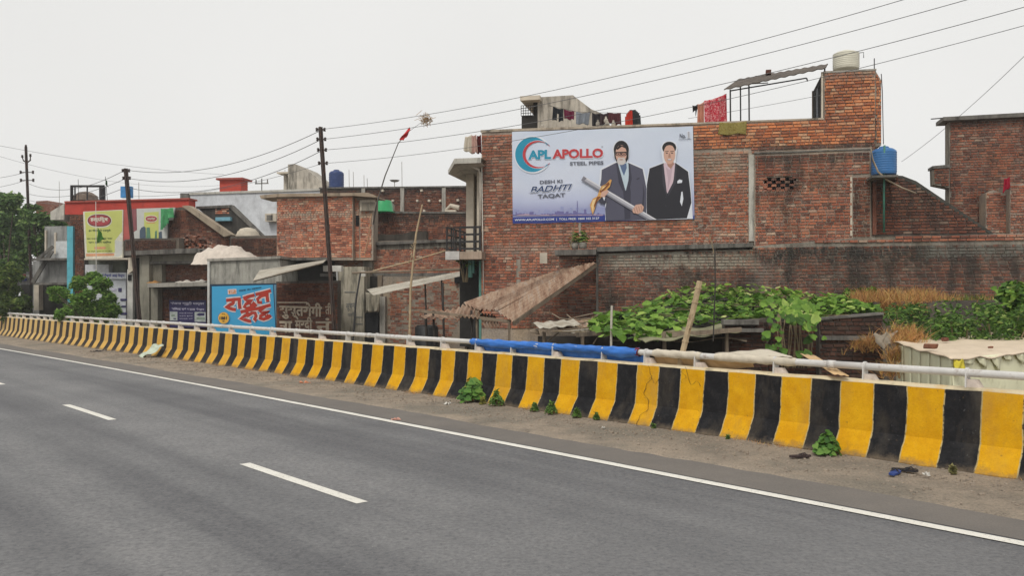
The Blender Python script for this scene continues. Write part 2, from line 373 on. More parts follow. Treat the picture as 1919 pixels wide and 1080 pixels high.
# grit verge with a heaped uneven profile, deeper against the barrier
mb = MB(); vs = []; s_ = np.arange(-14, 110, .09); offs = [-1.68,-1.6,-1.4,-1.2,-1.0,-.8,-.6,-.4,-.2,-.05,.1]
from mathutils import noise as MN
for s in s_:
    edge = .05*math.sin(s*.9)+.07*MN.noise(Vector((s*.8, 3, 0)))+.05*MN.noise(Vector((s*3, 9, 0)))
    for j, of in enumerate(offs):
        w = max(0, 1-j/2)*edge; h = 0 if j == 0 else .012+.022*abs(MN.noise(Vector((s*1.1, of*2.5, 0))))+.012*MN.noise(Vector((s*4, of*7, 5)))+.03*max(0, (of+.45))
        vs.append(RP(s, of+w, .004+max(h, .0)+(0 if j else -.004)))
k = len(offs); mb.add(vs, [(i*k+j, i*k+j+1, (i+1)*k+j+1, (i+1)*k+j) for i in range(len(s_)-1) for j in range(k-1)]); mb.build('dusty_verge', DUST, kind='structure', smooth=True)
mb = strip(MB(), -28, 150, [-2.60, -2.46], .009, .5, .004, .004); mb.build('edge_line', PAINT, kind='structure')
mb = MB()
for k in range(-4, 16):
    s0 = 3.72+k*7.52; strip(mb, s0, s0+2.62, [-5.87, -5.74], .005, .3, .003, .003)
mb.build('lane_dashes', PAINT, kind='structure')
n = N('dry_earth'); a = n.noise(.3, 6, .7); DIRT = n.out(n.ramp(a, [(.3,(.14,.11,.08)),(.7,(.25,.20,.145))]), .95, .1)
mb = MB(); G = 2500
mb.add([(-G,-G,GZ),(G,-G,GZ),(G,G,GZ),(-G,G,GZ)], [(0,1,2,3)]); mb.build('ground', DIRT, kind='structure')
# flyover body under the road
CONC = stained('weathered_concrete', (.36,.34,.30)); CONCD = stained('dark_concrete', (.17,.16,.145), thr=.44); CONCL = stained('pale_concrete', (.50,.48,.43), thr=.53)
mb = MB(); vs = []
for i, s in enumerate(np.arange(-28, 180, 2.0)):
    for of, z in ((-17.4, -.05), (-17.4, GZ-.2), (.40, GZ-.2), (.40, -.05)): p = RP(s, of, 0); p.z = (p.z+z) if z > -1 else z; vs.append(p)
m = len(vs)//4; mb.add(vs, [(i*4+j, i*4+(j+1)%4, (i+1)*4+(j+1)%4, (i+1)*4+j) for i in range(m-1) for j in (0,1,2)]+[(i*4+3, i*4, (i+1)*4, (i+1)*4+3) for i in range(m-1)]); mb.build('flyover_embankment', CONCD, kind='structure')
# ================================================================ CRASH BARRIER
PER = .8439
n = N('barrier_paint'); uv = n.sep(n.uv()); u = uv[0]; v = uv[1]
w = n.noise(3.0, 4, .6); w2 = n.noise(26, 3, .6)
us = n.math('ADD', u, n.math('ADD', n.math('MULTIPLY', n.math('SUBTRACT', w, .5), .05), n.math('MULTIPLY', n.math('SUBTRACT', w2, .5), .012)))
fr_ = n.math('FRACT', n.math('ADD', n.math('DIVIDE', us, PER), .25+10)); d = n.math('ABSOLUTE', n.math('SUBTRACT', fr_, .25))   # 0 at centre of a yellow stripe, beyond .25 black
d = n.math('ABSOLUTE', n.math('SUBTRACT', n.math('FRACT', n.math('ADD', fr_, .25)), .5))                                     # distance measure 0...0.5
isY = n.math('LESS_THAN', d, .25); edge = n.math('LESS_THAN', n.math('ABSOLUTE', n.math('SUBTRACT', d, .256)), .009)
g = n.noise(4, 6, .7); g3 = n.noise(45, 4, .7)
yel = n.mix(n.rng(g, .35, .65), (.60,.29,.002), (.72,.385,.006)); yel = n.mul(yel, n.ramp(g3, [(.25,(.85,.82,.8)),(.5,(1,1,1))]))
yel = n.mix(n.rng(n.noise(2.2, 6, .75, (1,1,.35)), .56, .74, 0, .45), yel, (.30,.18,.05))
blk = n.mix(n.rng(n.noise(7, 6, .75), .45, .7), (.010,.010,.012), (.026,.026,.028)); blk = n.mix(n.rng(n.noise(16, 5, .8, (1,1,.4)), .64, .72, 0, .7), blk, (.20,.20,.20))
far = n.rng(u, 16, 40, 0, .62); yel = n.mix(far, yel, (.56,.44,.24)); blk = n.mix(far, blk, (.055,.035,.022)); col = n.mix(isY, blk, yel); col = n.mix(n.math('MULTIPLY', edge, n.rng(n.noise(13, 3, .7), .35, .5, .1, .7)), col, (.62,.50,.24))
top = n.math('MULTIPLY', n.math('GREATER_THAN', v, .995), n.math('LESS_THAN', v, 1.25)); col = n.mix(n.math('MULTIPLY', top, n.rng(n.noise(5,4), .3, .5, .5, 1)), col, (.66,.56,.38))
chip = n.noise(19, 6, .78); col = n.mix(n.rng(chip, .645, .665, 0, .85), col, (.10,.07,.035))
low = n.rng(n.math('ADD', v, n.math('MULTIPLY', n.math('SUBTRACT', n.noise(5, 6, .8), .5), .35)), .01, .13, .85, 0)
col = n.mix(low, col, (.15,.115,.08)); col = n.mix(n.rng(n.noise(1.7, 5, .7, (1,1,.4)), .5, .75, 0, .28), col, (.20,.16,.11))
back = n.math('GREATER_THAN', v, 1.25); col = n.mix(back, col, (.33,.31,.28))
n.bump(n.math('ADD', n.noise(9, 6, .7), n.math('MULTIPLY', n.noise(50, 4, .7), .4)), .45, .02); BARR = n.out(col, .78, .16)
prof = [(.0,-.02,-.02),(.0,.045,.045),(.015,.06,.06),(.10,.195,.22),(.165,.305,.35),(.185,.34,.385),(.215,.62,.68),(.245,.945,1.0),(.26,.966,1.01),(.36,.975,1.1),(.47,.968,1.2),(.49,.94,1.3),(.49,-.3,2.0),(.49,-.9,2.6)]
mb = MB(); vs = []; uvs = []; ss = np.arange(-20, 110, .12); k = len(prof)
for s in ss:
    for j, (of, z, vv) in enumerate(prof):
        jj = 0 if j > 10 else (MN.noise(Vector((s*1.7, z*3, 1)))*.012+MN.noise(Vector((s*7, z*9, 4)))*.006)
        vs.append(RP(s, of+jj, z+(jj*.8 if 6 < j < 11 else 0))); uvs.append((s, vv))
mb.add(vs, [(i*k+j, (i+1)*k+j, (i+1)*k+j+1, i*k+j+1) for i in range(len(ss)-1) for j in range(k-1)])
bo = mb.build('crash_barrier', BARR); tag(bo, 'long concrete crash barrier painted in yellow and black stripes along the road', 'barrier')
ul = bo.data.uv_layers.new(name='UVMap'); li = np.zeros(len(bo.data.loops), dtype=np.int32); bo.data.loops.foreach_get('vertex_index', li); ul.data.foreach_set('uv', np.array(uvs, dtype=np.float32)[li].ravel())
CRK = plain('crack_line', (.035,.02,.01), .95)  # cracks drawn as flat dark lines
def crack(pts, w):      # pts (s, v along face 0..1)
    def fp(s, v):
        zs = [p[2] for p in prof[:9]]; return RP(s, np.interp(v, zs, [p[0] for p in prof[:9]])-.012, np.interp(v, zs, [p[1] for p in prof[:9]]))
    mb = MB(); L = []
    for i, (s, v) in enumerate(pts):
        ww = w*R.uniform(.5, 1.2); L += [fp(s-ww, v), fp(s+ww, v)]
    mb.add(L, [(2*i, 2*i+1, 2*i+3, 2*i+2) for i in range(len(pts)-1)]); mb.build('crack', CRK, bo)
c0 = 6*PER
crack([(c0-.02+.06*math.sin(v*13)+.02*math.sin(v*37), v) for v in np.linspace(0, 1, 26)], .005)
crack([(c0-.03-.25*t, .78+.05*math.sin(t*9)) for t in np.linspace(0, 1, 8)], .003)
crack([(5*PER-.16+.30*t, .76+.06*math.sin(t*8)+.22*t*t) for t in np.linspace(0, 1, 14)], .004)
crack([(5*PER+.15+.05*math.sin(t*9), .98-.2*t) for t in np.linspace(0, 1, 8)], .003)
# ================================================================ GUARD RAIL
RW = plain('rail_white_paint', (.60,.585,.56), .5, .1, 5, ((.20,.13,.09), 5, .545, .6)); RC = plain('rail_foot_paint', (.58,.50,.44), .8, .16, 9, ((.28,.20,.14), 5, .54, .5))
rail = bpy.data.objects.new('guard_rail', None); C.objects.link(rail); rail.location = RP(5, .37, .97); tag(rail, 'white painted steel pipe rail running along the top of the striped barrier', 'rail'); inv = Matrix.Translation(-rail.location)
RO = .37; RZ = 1.135
def rb(mb, name, mat, smooth=False, parent=rail):
    mb.v = [tuple(Vector(p)-rail.location) for p in mb.v]; return mb.build(name, mat, parent, smooth=smooth)
posts = [-12, -10.7, -9.4, -8.2, -7, -5.8, -4.6, -3.4, -2.1, -.85, .42, 1.65, 2.92, 4.24, 5.2, 6.1, 7.26, 8.35, 9.38, 10.48, 11.66, 12.89, 14.11, 15.35, 16.58, 17.91, 19.09, 20.4, 21.67, 22.82, 24.05, 25.4, 26.46, 27.8, 29.19, 30.34, 31.46, 32.6, 33.84, 34.92, 36.03, 36.97, 37.9, 38.8, 39.85, 41.0, 42.31, 43.5, 44.88, 45.9]+[47.1+1.2*i for i in range(30)]
seams = [-13, -7.5, -3, 2.1, 7.7, 13.2, 15.8, 21, 27, 33, 39, 45, 60, 83]
for a, b in zip(seams, seams[1:]):
    m = MB(); m.tube([RP(s, RO, RZ) for s in np.linspace(a+.012, b-.012, max(3, int((b-a)/.8)))], .047, 14); rb(m, 'pipe', RW, True)
    m = MB(); m.tube([RP(a-.05, RO, RZ), RP(a+.05, RO, RZ)], .054, 14); rb(m, 'pipe_joint', RW, True)
for i, s in enumerate(posts):
    t = heading(s); T = Vector((-math.sin(t), math.cos(t), 0)); Nn = Vector((math.cos(t), math.sin(t), 0)); m = MB()
    base = RP(s, RO, .962)
    w = .06; hh = RZ-.962
    ol = [(-w-.012, 0), (w+.012, 0), (w, hh), (w*.85, hh+.04), (w*.4, hh+.062), (-w*.4, hh+.062), (-w*.85, hh+.04), (-w, hh)]
    vs = [base+Nn*x+Vector((0,0,z))+T*tt for tt in (-.008, .008) for x, z in ol]; q = len(ol)
    m.add(vs, [tuple(range(q)), tuple(range(2*q-1, q-1, -1))]+[(j, j+q, (j+1)%q+q, (j+1)%q) for j in range(q)])
    m.tube([RP(s-.02, RO, RZ), RP(s+.02, RO, RZ)], .058, 14)
    post = rb(m, 'post', RW)
    if R.random() < .93:
        m = MB(); lo = [(-.055,-.004),(.065,-.004)]; hgt = R.uniform(.075, .10)
        b0 = [base+Nn*x+T*y for x, y in ((-.05,-.0085),(.07,-.0085),(.07,-.16),(-.05,-.16))]; tp = [base+Nn*x+T*y+Vector((0,0,hgt)) for x, y in ((-.04,-.0085),(.055,-.0085),(.055,-.11),(-.04,-.11))]
        m.add(b0+tp, [(3,2,1,0),(4,5,6,7),(0,1,5,4),(1,2,6,5),(2,3,7,6),(3,0,4,7)]); rb(m, 'concrete_foot', RC)
# blue tarpaulin rolled round the rail and hanging to the barrier
BLUE = plain('blue_tarpaulin', (.035,.17,.56), .5, .25, 3, spec=.4)
BFR = [5.35, 9.55]
mb = MB(); na = 150; prof_n = 14; vs = []
for i in range(na+1):
    s = BFR[0]+(BFR[1]-BFR[0])*i/na; sag = .012*math.sin(s*9)+.022*abs(math.sin(s*3.1+1))
    for j in range(prof_n+1):
        j_ = j; bul = .05*max(0, math.sin((s-7.9)*2.2))**2*(j/prof_n)+.022*MN.noise(Vector((s*5, j*.6, 2)))
        a = -.2-j/prof_n*(PI*1.55)+1.9; r = .062+bul+.007*math.sin(j*2.3+s*12)
        p = RP(s, RO+r*math.cos(a)*-1, RZ+r*math.sin(a)); vs.append(p)
k = prof_n+1; mb.add(vs, [(i*k+j, i*k+j+1, (i+1)*k+j+1, (i+1)*k+j) for i in range(na) for j in range(prof_n)])
vs = []; nj = 8
for i in range(na+1):
    s = 5.22+(BFR[1]-5.22)*i/na; dr = .10+.05*math.sin(s*2.3+.5)**2
    for j in range(nj+1):
        f = j/nj; vs.append(RP(s, RO+.045+f*.06+.012*math.sin(s*14+f*3)*f+.006*math.sin(s*41), RZ-.02-f*.24-.02*math.sin(s*5)))
k = nj+1; mb.add(vs, [(i*k+j, i*k+j+1, (i+1)*k+j+1, (i+1)*k+j) for i in range(na) for j in range(nj)])
o = mb.build('tarpaulin', BLUE, smooth=True); tag(o, 'bright blue tarpaulin rolled round the rail and hanging down to the barrier', 'tarpaulin')
# ================================================================ MAIN BRICK HOUSE WITH THE BANNER
ZB = {}
def zat(fr, px, py, d=0): return fr.w(px, py, d).z
M = Fr(903, 26.3, 12.9); house = M.thing('brick_house', 'large unplastered brick house carrying the big steel pipe banner', 'house')
x_ = lambda px, d=0: M.w(px, 500, d).x
lz = zat(M, 1300, 465)
soot = (.030,.028,.026)
B_OLD = brick_mat('old_brick', gain=1.1, dirt=.6, dthr=.49, smear=.55, bands=[(lz-.25, lz+.2, (.34,.31,.26), .55, x_(903), x_(1130)), (GZ, lz-.7, soot, .6, x_(960), x_(1130)), (zat(M,1000,300)-.15, zat(M,1000,300)+.15, (.30,.25,.2), .35, x_(890), x_(1300))])
B_ORA = brick_mat('new_orange_brick', [(0,(.26,.09,.05)),(.3,(.40,.135,.062)),(.6,(.52,.19,.08)),(.85,(.56,.235,.11)),(1,(.50,.32,.2))], 1.0, .3, .55, .25, bands=[(zat(M,1600,150), zat(M,1600,120), (.22,.18,.15), .75, x_(1500), x_(1700)), (zat(M,1500,283), zat(M,1500,268), soot, .5, x_(1330), x_(1700))])
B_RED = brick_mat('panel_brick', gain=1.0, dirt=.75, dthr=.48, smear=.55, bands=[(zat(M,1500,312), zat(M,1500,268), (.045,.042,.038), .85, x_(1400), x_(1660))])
B_TAN = brick_mat('mortar_smeared_brick', gain=.95, dirt=.5, dthr=.49, smear=.9, bands=[(zat(M,1350,330), zat(M,1350,282), (.34,.30,.235), .7, x_(1290), x_(1410))])
B_DRK = brick_mat('sooty_brick', gain=.62, dirt=.7, dthr=.44, smear=.2)
lb = zat(M, 1700, 452, .35)
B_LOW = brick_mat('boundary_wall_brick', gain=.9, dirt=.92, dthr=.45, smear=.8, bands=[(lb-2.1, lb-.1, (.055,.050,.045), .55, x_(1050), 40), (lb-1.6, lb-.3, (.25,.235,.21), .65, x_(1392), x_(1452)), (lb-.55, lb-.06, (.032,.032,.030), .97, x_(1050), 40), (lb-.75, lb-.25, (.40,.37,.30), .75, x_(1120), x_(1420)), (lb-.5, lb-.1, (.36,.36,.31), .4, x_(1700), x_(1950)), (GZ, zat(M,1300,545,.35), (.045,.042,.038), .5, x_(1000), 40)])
MO = mortar('mortar_light', (.30,.255,.21), dirt=.45, dthr=.49); MD = mortar('mortar_dark', (.12,.105,.09), dirt=.6, dthr=.45)
MLOW = mortar('mortar_boundary', (.25,.23,.195), dirt=.6, dthr=.46)
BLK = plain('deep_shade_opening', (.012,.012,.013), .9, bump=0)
DARKW = plain('dark_interior', (.03,.028,.026), .95)  # near-black colour stands in for shade inside doorways and stall fronts
KRM = stained('cream_plaster', (.55,.49,.40), thr=.56, amt=.5)
# --- walls
up = [(903,248),(1300,233),(1300,660),(903,690)]
w1 = MB(); M.pris(w1, up, 0, -.23); wall = w1.build('wall', MO, house); bk = Bricks(M, wall)
bk.add([(903,250),(1300,235),(1300,600),(903,620)], 0, B_OLD)
m = MB(); M.pris(m, [(1300,233),(1544,224),(1640,221),(1640,480),(1300,470)], 0, -.23); m.build('wall', MO, house)
bk.add([(1300,235),(1640,223),(1640,268),(1408,277),(1300,283)], .012, B_ORA)
bk.add([(1300,284),(1403,279),(1403,459),(1300,466)], 0, B_TAN)
# stair tower on the roof
m = MB(); M.pris(m, [(1544,224),(1544,133),(1641,129),(1641,221)], 0, -.23); m.build('stair_tower', MO, house)
bk.add([(1546,224),(1546,135),(1640,131),(1640,222)], .012, B_ORA)
m = MB(); M.pris(m, [(1641,132),(1652,150),(1652,272),(1641,275)], -.05, -1.6); m.build('tower_side', MO, house)
bk.add([(1641,134),(1652,152),(1652,270),(1641,272)], -.05, B_ORA, ln=.12)
m = MB(); M.rect(m, 1543, 131, 1643, 134, .03, -2.4); m.build('tower_roof_slab', CONC, house)
# left face of the tower: open dark doorway with pale frame, set back in depth
m = MB(); a = M.L(1543, 222, 0); b = M.L(1543, 136, 0); m.box((a.x-.02, .02, a.z), (a.x+.02, 2.2, b.z-.02)); m.build('tower_opening', DARKW, house)
m = MB(); m.box((a.x-.05, -.02, a.z-.03), (a.x+.0, .06, b.z+.02)); m.box((a.x-.05, 2.14, a.z-.03), (a.x+.0, 2.22, b.z)); m.box((a.x-.05, 0.06, a.z-.03), (a.x, 2.14, a.z+.03)); m.build('door_frame', KRM, house)
m = MB(); m.box((a.x-.035, .9, a.z+.2), (a.x-.022, 1.25, a.z+1.1)); m.build('pale_door_panel', plain('grey_blue_panel', (.15,.17,.20), .6), house)
# panel wall (standing 15 cm proud) with honeycomb vent
D3 = .15
hc = [(1432,333),(1493,331),(1493,356),(1432,358)]
m = MB()
for pp in ([(1414,284),(1432,283),(1432,470),(1414,471)], [(1493,281),(1632,276),(1632,464),(1493,468)], [(1432,283),(1493,281),(1493,331),(1432,333)], [(1432,358),(1493,356),(1493,468),(1432,470)]): M.pris(m, pp, D3, .0)
m.build('wall', MO, house)
m = MB(); M.pris(m, hc, .02, 0); m.build('vent_back', BLK, house)
hol = []
bx = M.poly(hc, D3); u0 = min(p[0] for p in bx); z0 = min(p[1] for p in bx)
bk.add([(1416,288),(1630,280),(1630,327),(1597,329),(1597,460),(1416,470)], D3, B_RED, holes=[[(1436,334),(1490,332),(1490,354),(1436,356)]])
zz = M.L(1463, 345, D3).z; uu = M.L(1463, 345, D3).x
for r in range(4):
    for c in range(-2, 3):
        zc = zz-.19+r*CO+.03; x0 = uu+c*.24+(.12 if r % 2 else 0)-.12
        bk.b.append((x0-.005, x0+.135, zc, zc+CO-.012, -D3-.013, bk.mats.index(B_RED), R.random(), D3))
m = MB(); M.pris(m, [(1414,286),(1632,278),(1632,280),(1414,288.5)], D3+.03, 0); m.build('coping', CONCD, house)
m = MB(); M.rect(m, 1404, 290, 1413.5, 452, .10, -.05); m.build('concrete_column', CONCL, house)
# grey mould course under the orange parapet
# --- recess and sloping stair wall behind
m = MB(); M.pris(m, [(1599,328),(1640,330),(1692,331),(1716,341),(1860,438),(1599,446)], -.35, -.6); sw = m.build('stair_wall', MD, house)
bk.add([(1600,331),(1640,333),(1690,334),(1714,344),(1856,438),(1600,442)], -.35, B_DRK)
m = MB(); p = M.poly([(1638,327),(1692,329),(1718,339),(1863,437),(1860,441),(1714,345),(1690,334),(1638,332)], -.30); m.prism(p, .33, .42); m.build('stair_coping', plain('black_mould', (.06,.058,.05), .95, .3, 5), house)
m = MB(); M.rect(m, 1594, 328, 1597.5, 442, D3+.03, .0); m.build('edge_strip', KRM, house)
# --- roof coping on the long parapet and old concrete bands
m = MB(); M.pris(m, [(901,243.5),(1300,229.5),(1544,220.5),(1544,223.5),(1300,233),(901,248)], .03, -.28); m.build('coping', stained('pale_coping', (.45,.38,.30)), house)
bk.add([(1599,332),(1631,331),(1631,444),(1599,447)], D3, B_DRK); bk.add([(1408,278),(1640,268),(1640,279),(1408,288)], 0, B_RED)
# --- pilaster strips of plaster
PL = stained('patchy_render', (.33,.29,.24), thr=.5)
for x0, y0, x1, y1 in ((968,478,976,540), (1124,500,1140,600), (1085,395,1089,436)):
    m = MB(); M.rect(m, x0, y0, x1, y1, .03, 0); m.build('render_patch', PL, house)
m = MB(); M.rect(m, 1012, 474, 1026, 494, .035, 0); m.build('render_patch', KRM, house)
m = MB(); M.rect(m, 1014, 496, 1024, 508, .035, 0)
# --- lower boundary wall, 35 cm in front
DL = .35
m = MB(); M.pris(m, [(1122,476),(1410,468),(1412,462),(1600,446),(2080,433),(2080,700),(1122,660)], DL, -.05); lw = m.build('lower_wall', MLOW, house)
B_BND = brick_mat('red_band_brick', gain=.95, dirt=.35, dthr=.5, smear=.5)
bk.add([(1122,478),(1412,470),(1412,462),(2060,452),(2060,600),(1122,640)], DL, B_LOW)
bk.add([(1412,462),(1600,447),(2060,434),(2060,451),(1412,461)], DL+.01, B_BND)
# ledge slabs
m = MB(); M.pris(m, [(1118,463),(1412,455),(1412,463),(1118,472)], DL+.12, -.02); m.build('ledge', CONCD, house)
m = MB(); M.rect(m, 1040, 468, 1117, 478, .75, 0); m.build('ledge', CONCD, house)
m = MB(); M.rect(m, 1080, 480, 1118, 500, .02, .0); m.build('recess', BLK, house)  # black panel on the wall face, painting the shade of a recess
m = MB(); M.rect(m, 1117.5, 474, 1121.8, 640, DL, -.05); m.build('wall_end', CONCD, house)
vis = lambda px, py: py < 640-(0 if px > 0 else 0) and not (955 < px < 1305 and 236 < py < 420) and not (1110 < px < 1660 and py > 548) and not (790 < px < 1110 and py > 500)
bk.finish(wall, 300, vis)
# --- house body: roof, back and side walls so that it stands from other sides too
m = MB(); p = M.L(905, 560, -.3); q = M.L(1600, 250, -.3); par = M.L(905, 262, -.3)
m.box((p.x, .24, 0), (M.L(1640,300,0).x-.1, 11, par.z)); m.build('body', MO, house)
# --- left side: canopy, cream porch, balcony
m = MB(); m.sheet(M.L(831,314,.5), M.L(902,290,.5), M.L(902,298,.5), M.L(833,318,.5), 1, 1)
m2 = MB()
def slab(m, a, b, th): # a,b opposite corners (local) horizontally, top z at a
    m.box((a[0], a[1], a[2]-th), (b[0], b[1], a[2]))
u0 = M.L(858, 300, .6).x; u1 = M.L(902, 300, .6).x; zt = M.L(880, 296, .6).z
m = MB(); m.add([(M.L(833,300,.6).x, -.2, zt-.28), (u0-.1, -.6, zt-.0), (u1, -.6, zt), (u1, 3.2, zt), (M.L(833,300,.6).x, 3.2, zt-.28),
   (M.L(833,300,.6).x, -.2, zt-.40), (u0-.1, -.6, zt-.16), (u1, -.6, zt-.16), (u1, 3.2, zt-.16), (M.L(833,300,.6).x, 3.2, zt-.40)],
   [(0,1,4),(1,2,3,4),(9,6,5),(9,8,7,6),(0,5,6,1),(1,6,7,2),(4,9,5,0)]); m.build('canopy_slab', CONCL, house)
m = MB(); M.rect(m, 874, 308, 888, 475, -.9, -2.5); m.build('porch_pillar', KRM, house)
m = MB(); M.rect(m, 888.5, 330, 894, 475, -1.1, -1.3); m.build('door_panel', plain('brown_door', (.09,.075,.06), .7), house)
m = MB(); M.rect(m, 894, 322, 902.5, 478, -.3, -1.2); m.build('porch_pillar', KRM, house)
m = MB(); M.rect(m, 874, 304, 902, 330, -1.0, -2.6); m.build('porch_beam', KRM, house)
m = MB(); m.tube([M.L(884,312,.05), M.L(890,314,.05), M.L(898,318,.05), M.L(900,324,.05), M.L(901,470,.05)], .035, 8); m.build('drain_pipe', plain('cream_pipe', (.55,.50,.43), .5), house, smooth=True)
m = MB(); m.tube([M.L(903,290,.04), M.L(904,360,.06), M.L(905.5,470,.05), M.L(907,560,.05)], .018, 6); m.build('thin_pipe', plain('white_conduit', (.62,.58,.52), .5), house, smooth=True)
m = MB(); M.rect(m, 836, 472, 903, 486, .55, -2.6); m.build('balcony_slab', stained('stained_render', (.40,.31,.24)), house)
m = MB(); M.rect(m, 835, 471, 861, 487, .58, .52); m.build('balcony_edge_panel', plain('pale_panel', (.50,.48,.46), .8), house)
IRON = plain('black_iron', (.018,.017,.018), .55, .2, 5, spec=.4)
m = MB(); zt = M.L(870, 426, .5).z; zb = M.L(870, 470, .5).z; xa = M.L(838, 440, .5).x; xb = M.L(902, 440, .5).x; xm = M.L(863, 440, .5).x
for i in range(4): z = zb+.06+(zt-zb-.06)*i/3; m.box((xm, -.53, z-.035), (xb, -.49, z+.025)); m.box((xa-.02, -.5, z-.03), (xa+.02, 2.4, z+.02))
for x in (xm, xb-.03, (xm+xb)/2+.12): m.box((x-.03, -.535, zb), (x+.03, -.485, zt+.03))
for i in range(7): y = -.5+i*.48; m.box((xa-.022, y-.02, zb), (xa+.022, y+.02, zt))
for i in range(4): z = zb+.06+(zt-zb-.06)*i/3; m.box((xa, -.52, z-.02), (xm, -.50, z+.01))
for x in (xa, xa+.22): m.box((x-.02, -.525, zb), (x+.02, -.495, zt-.02))
m.build('balcony_railing', IRON, house)
TEAL = plain('teal_paint', (.10,.24,.20), .6)
m = MB(); M.rect(m, 898, 488, 902.5, 645, -.05, -.25); M.rect(m, 878, 488, 884, 520, -.05, -.2); m.build('door_frame', TEAL, house)
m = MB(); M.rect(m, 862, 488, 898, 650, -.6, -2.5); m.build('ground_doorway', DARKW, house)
m = MB(); M.rect(m, 884.5, 488, 889, 512, -.1, -.16); m.build('shutter', TEAL, house)
# --- green down-pipe below the blue tank
GREENP = plain('green_pipe_paint', (.06,.20,.15), .5)
m = MB(); m.tube([M.L(1658, 272, .75), M.L(1657, 360, .55), M.L(1657, 436, .45)], .028, 8); m.build('green_pipe', GREENP, house, smooth=True)
m = MB(); m.tube([M.L(1633,276,.6), M.L(1636,300,.8), M.L(1646,322,.8), M.L(1664,338,.7), M.L(1690,352,.4), M.L(1716,362,.1)], .026, 8); m.build('bent_pipe', plain('tan_pipe', (.36,.29,.21), .6), house, smooth=True)
m = MB(); m.tube([M.L(1652,138,.05), M.L(1654,170,.08), M.L(1656,270,.1)], .012, 5); m.build('antenna_cable', IRON, house)
m = MB(); m.tube([M.L(1639,133,-.1), M.L(1639,109,-.1)], .014, 5); m.build('rod', IRON, house)
# --- roof room (headroom) cream concrete
hr = M.sub(1050, 236, -2.2)
head = hr.thing('roof_stairhead', 'weathered cream concrete stairhead with sloping top on the banner house roof', 'stairhead')
WALLC = stained('streaked_cream_concrete', (.45,.41,.35), (.06,.055,.045), .8, .47)
m = MB(); hr.pris(m, [(1008,182),(1074,178),(1108,204),(1132,214),(1132,240),(1008,242)], -2.2, -4.0); hw = m.build('side_wall', WALLC, head)
m = MB(); hr.rect(m, 975, 179, 1012, 187, -1.9, -4.2); m.build('roof_slab', KRM, head)
m = MB(); hr.rect(m, 1000, 187, 1008, 240, -2.3, -3.6); m.build('dark_jamb', DARKW, head)
m = MB(); hr.rect(m, 978, 217, 1001, 241, -2.3, -2.6); m.build('dark_parapet', DARKW, head)
m = MB(); g0 = hr.L(977,198,-2.25); g1 = hr.L(999,216,-2.25)
for i in range(6): x = g0.x+(g1.x-g0.x)*i/5; m.box((x-.008, hr.yd(-2.25), g1.z), (x+.008, hr.yd(-2.27), g0.z))
for i in range(5): z = g1.z+(g0.z-g1.z)*i/4; m.box((g0.x, hr.yd(-2.24), z-.008), (g1.x, hr.yd(-2.26), z+.008))
m.build('grille', IRON, head)
# --- canopy shed on the roof
cs = M.sub(1460, 222, -.6); shed = cs.thing('roof_canopy', 'dark sloping sheet canopy on thin poles on top of the brick house', 'canopy')
SHEET = stained('weathered_grey_sheet', (.12,.10,.085), thr=.5)
m = MB(); fn = lambda u, v: (0, 0, .012*math.sin(u*70))
m.sheet(cs.L(1357,167,.15), cs.L(1548,126,.15), cs.L(1552,119,-2.4), cs.L(1384,148,-2.4), 90, 3, fn, 0, .03); m.build('sheet', SHEET, shed)
m = MB()
for px, y0, y1, d in ((1369,168,231,.0), (1404,160,229,-.2), (1388,152,228,-2.2), (1546,127,222,-.1)): m.tube([cs.L(px, y0, d), cs.L(px+.5, y1, d)], .022, 6)
m.build('pole', IRON, shed)
m = MB(); m.tube([cs.L(1369,170,0), cs.L(1512,146,0)], .02, 6); m.tube([cs.L(1404,157,-.2), cs.L(1440,155,-.2)], .015, 6); m.tube([cs.L(1512,146,0), cs.L(1514,152,0)], .02, 6); m.build('brace', IRON, shed)
m = MB(); m.box(cs.L(1436,138,-1.5), cs.L(1445,133,-1.7)); m.build('loose_brick', B_DRK, shed)
# ================================================================ BANNER
bn = M.sub(1130, 419, .03); BNR = bn.thing('advertising_banner', 'wide pale blue steel pipe banner with two suited men tied on the brick house wall', 'banner')
def pr(name, c, rough=.55, var=.04): return plain(name, c, rough, var, 2, bump=0, spec=.3)
def BQ(X, Y): return (950+X/5.3306, 230+Y/5.3306)
bd = [.045]
def flatp(pp, mat, name='printed_shape', conv=BQ, fr=bn, par=None, step=.0006):
    bd[0] += step; pts = [fr.xz(*conv(x, y), bd[0]) for x, y in pp]
    return MB().flat(pts, fr.yd(bd[0])).build(name, mat, par or BNR)
# vinyl sheet with a printed sky fading to dusk over a city
n = N('banner_vinyl'); tc_ = n.new('ShaderNodeTexCoord'); z = n.sep(tc_.outputs['Object'])[2]; x = n.sep(tc_.outputs['Object'])[0]
H0 = bn.L(1130, 245, .045).z
cc = n.ramp(n.rng(z, 0, H0), [(0,(.05,.08,.30)),(.055,(.06,.10,.34)),(.07,(.30,.31,.50)),(.16,(.36,.38,.58)),(.26,(.50,.54,.72)),(.42,(.60,.65,.78)),(1,(.62,.68,.80))])
cc = n.mul(cc, n.ramp(n.noise(.8, 2), [(.35,(.93,.95,.97)),(.7,(1.05,1.04,1.02))])); n.bump(n.noise(2.2, 3, .5, (1, 1, .6)), .35, .05); VIN = n.out(cc, .5, .35)
m = MB(); TL, TR, BR_, BL = [bn.L(*q, .045) for q in ((960,247),(1299,236.5),(1302,411),(961.5,419.5))]
m.sheet(BL, BR_, TR, TL, 40, 22, lambda u, v: (0, 0, .006*math.sin(u*26)*(abs(v-.5)*2)), 0, .004)
m.build('vinyl_sheet', VIN, BNR, smooth=False); bd[0] = .056
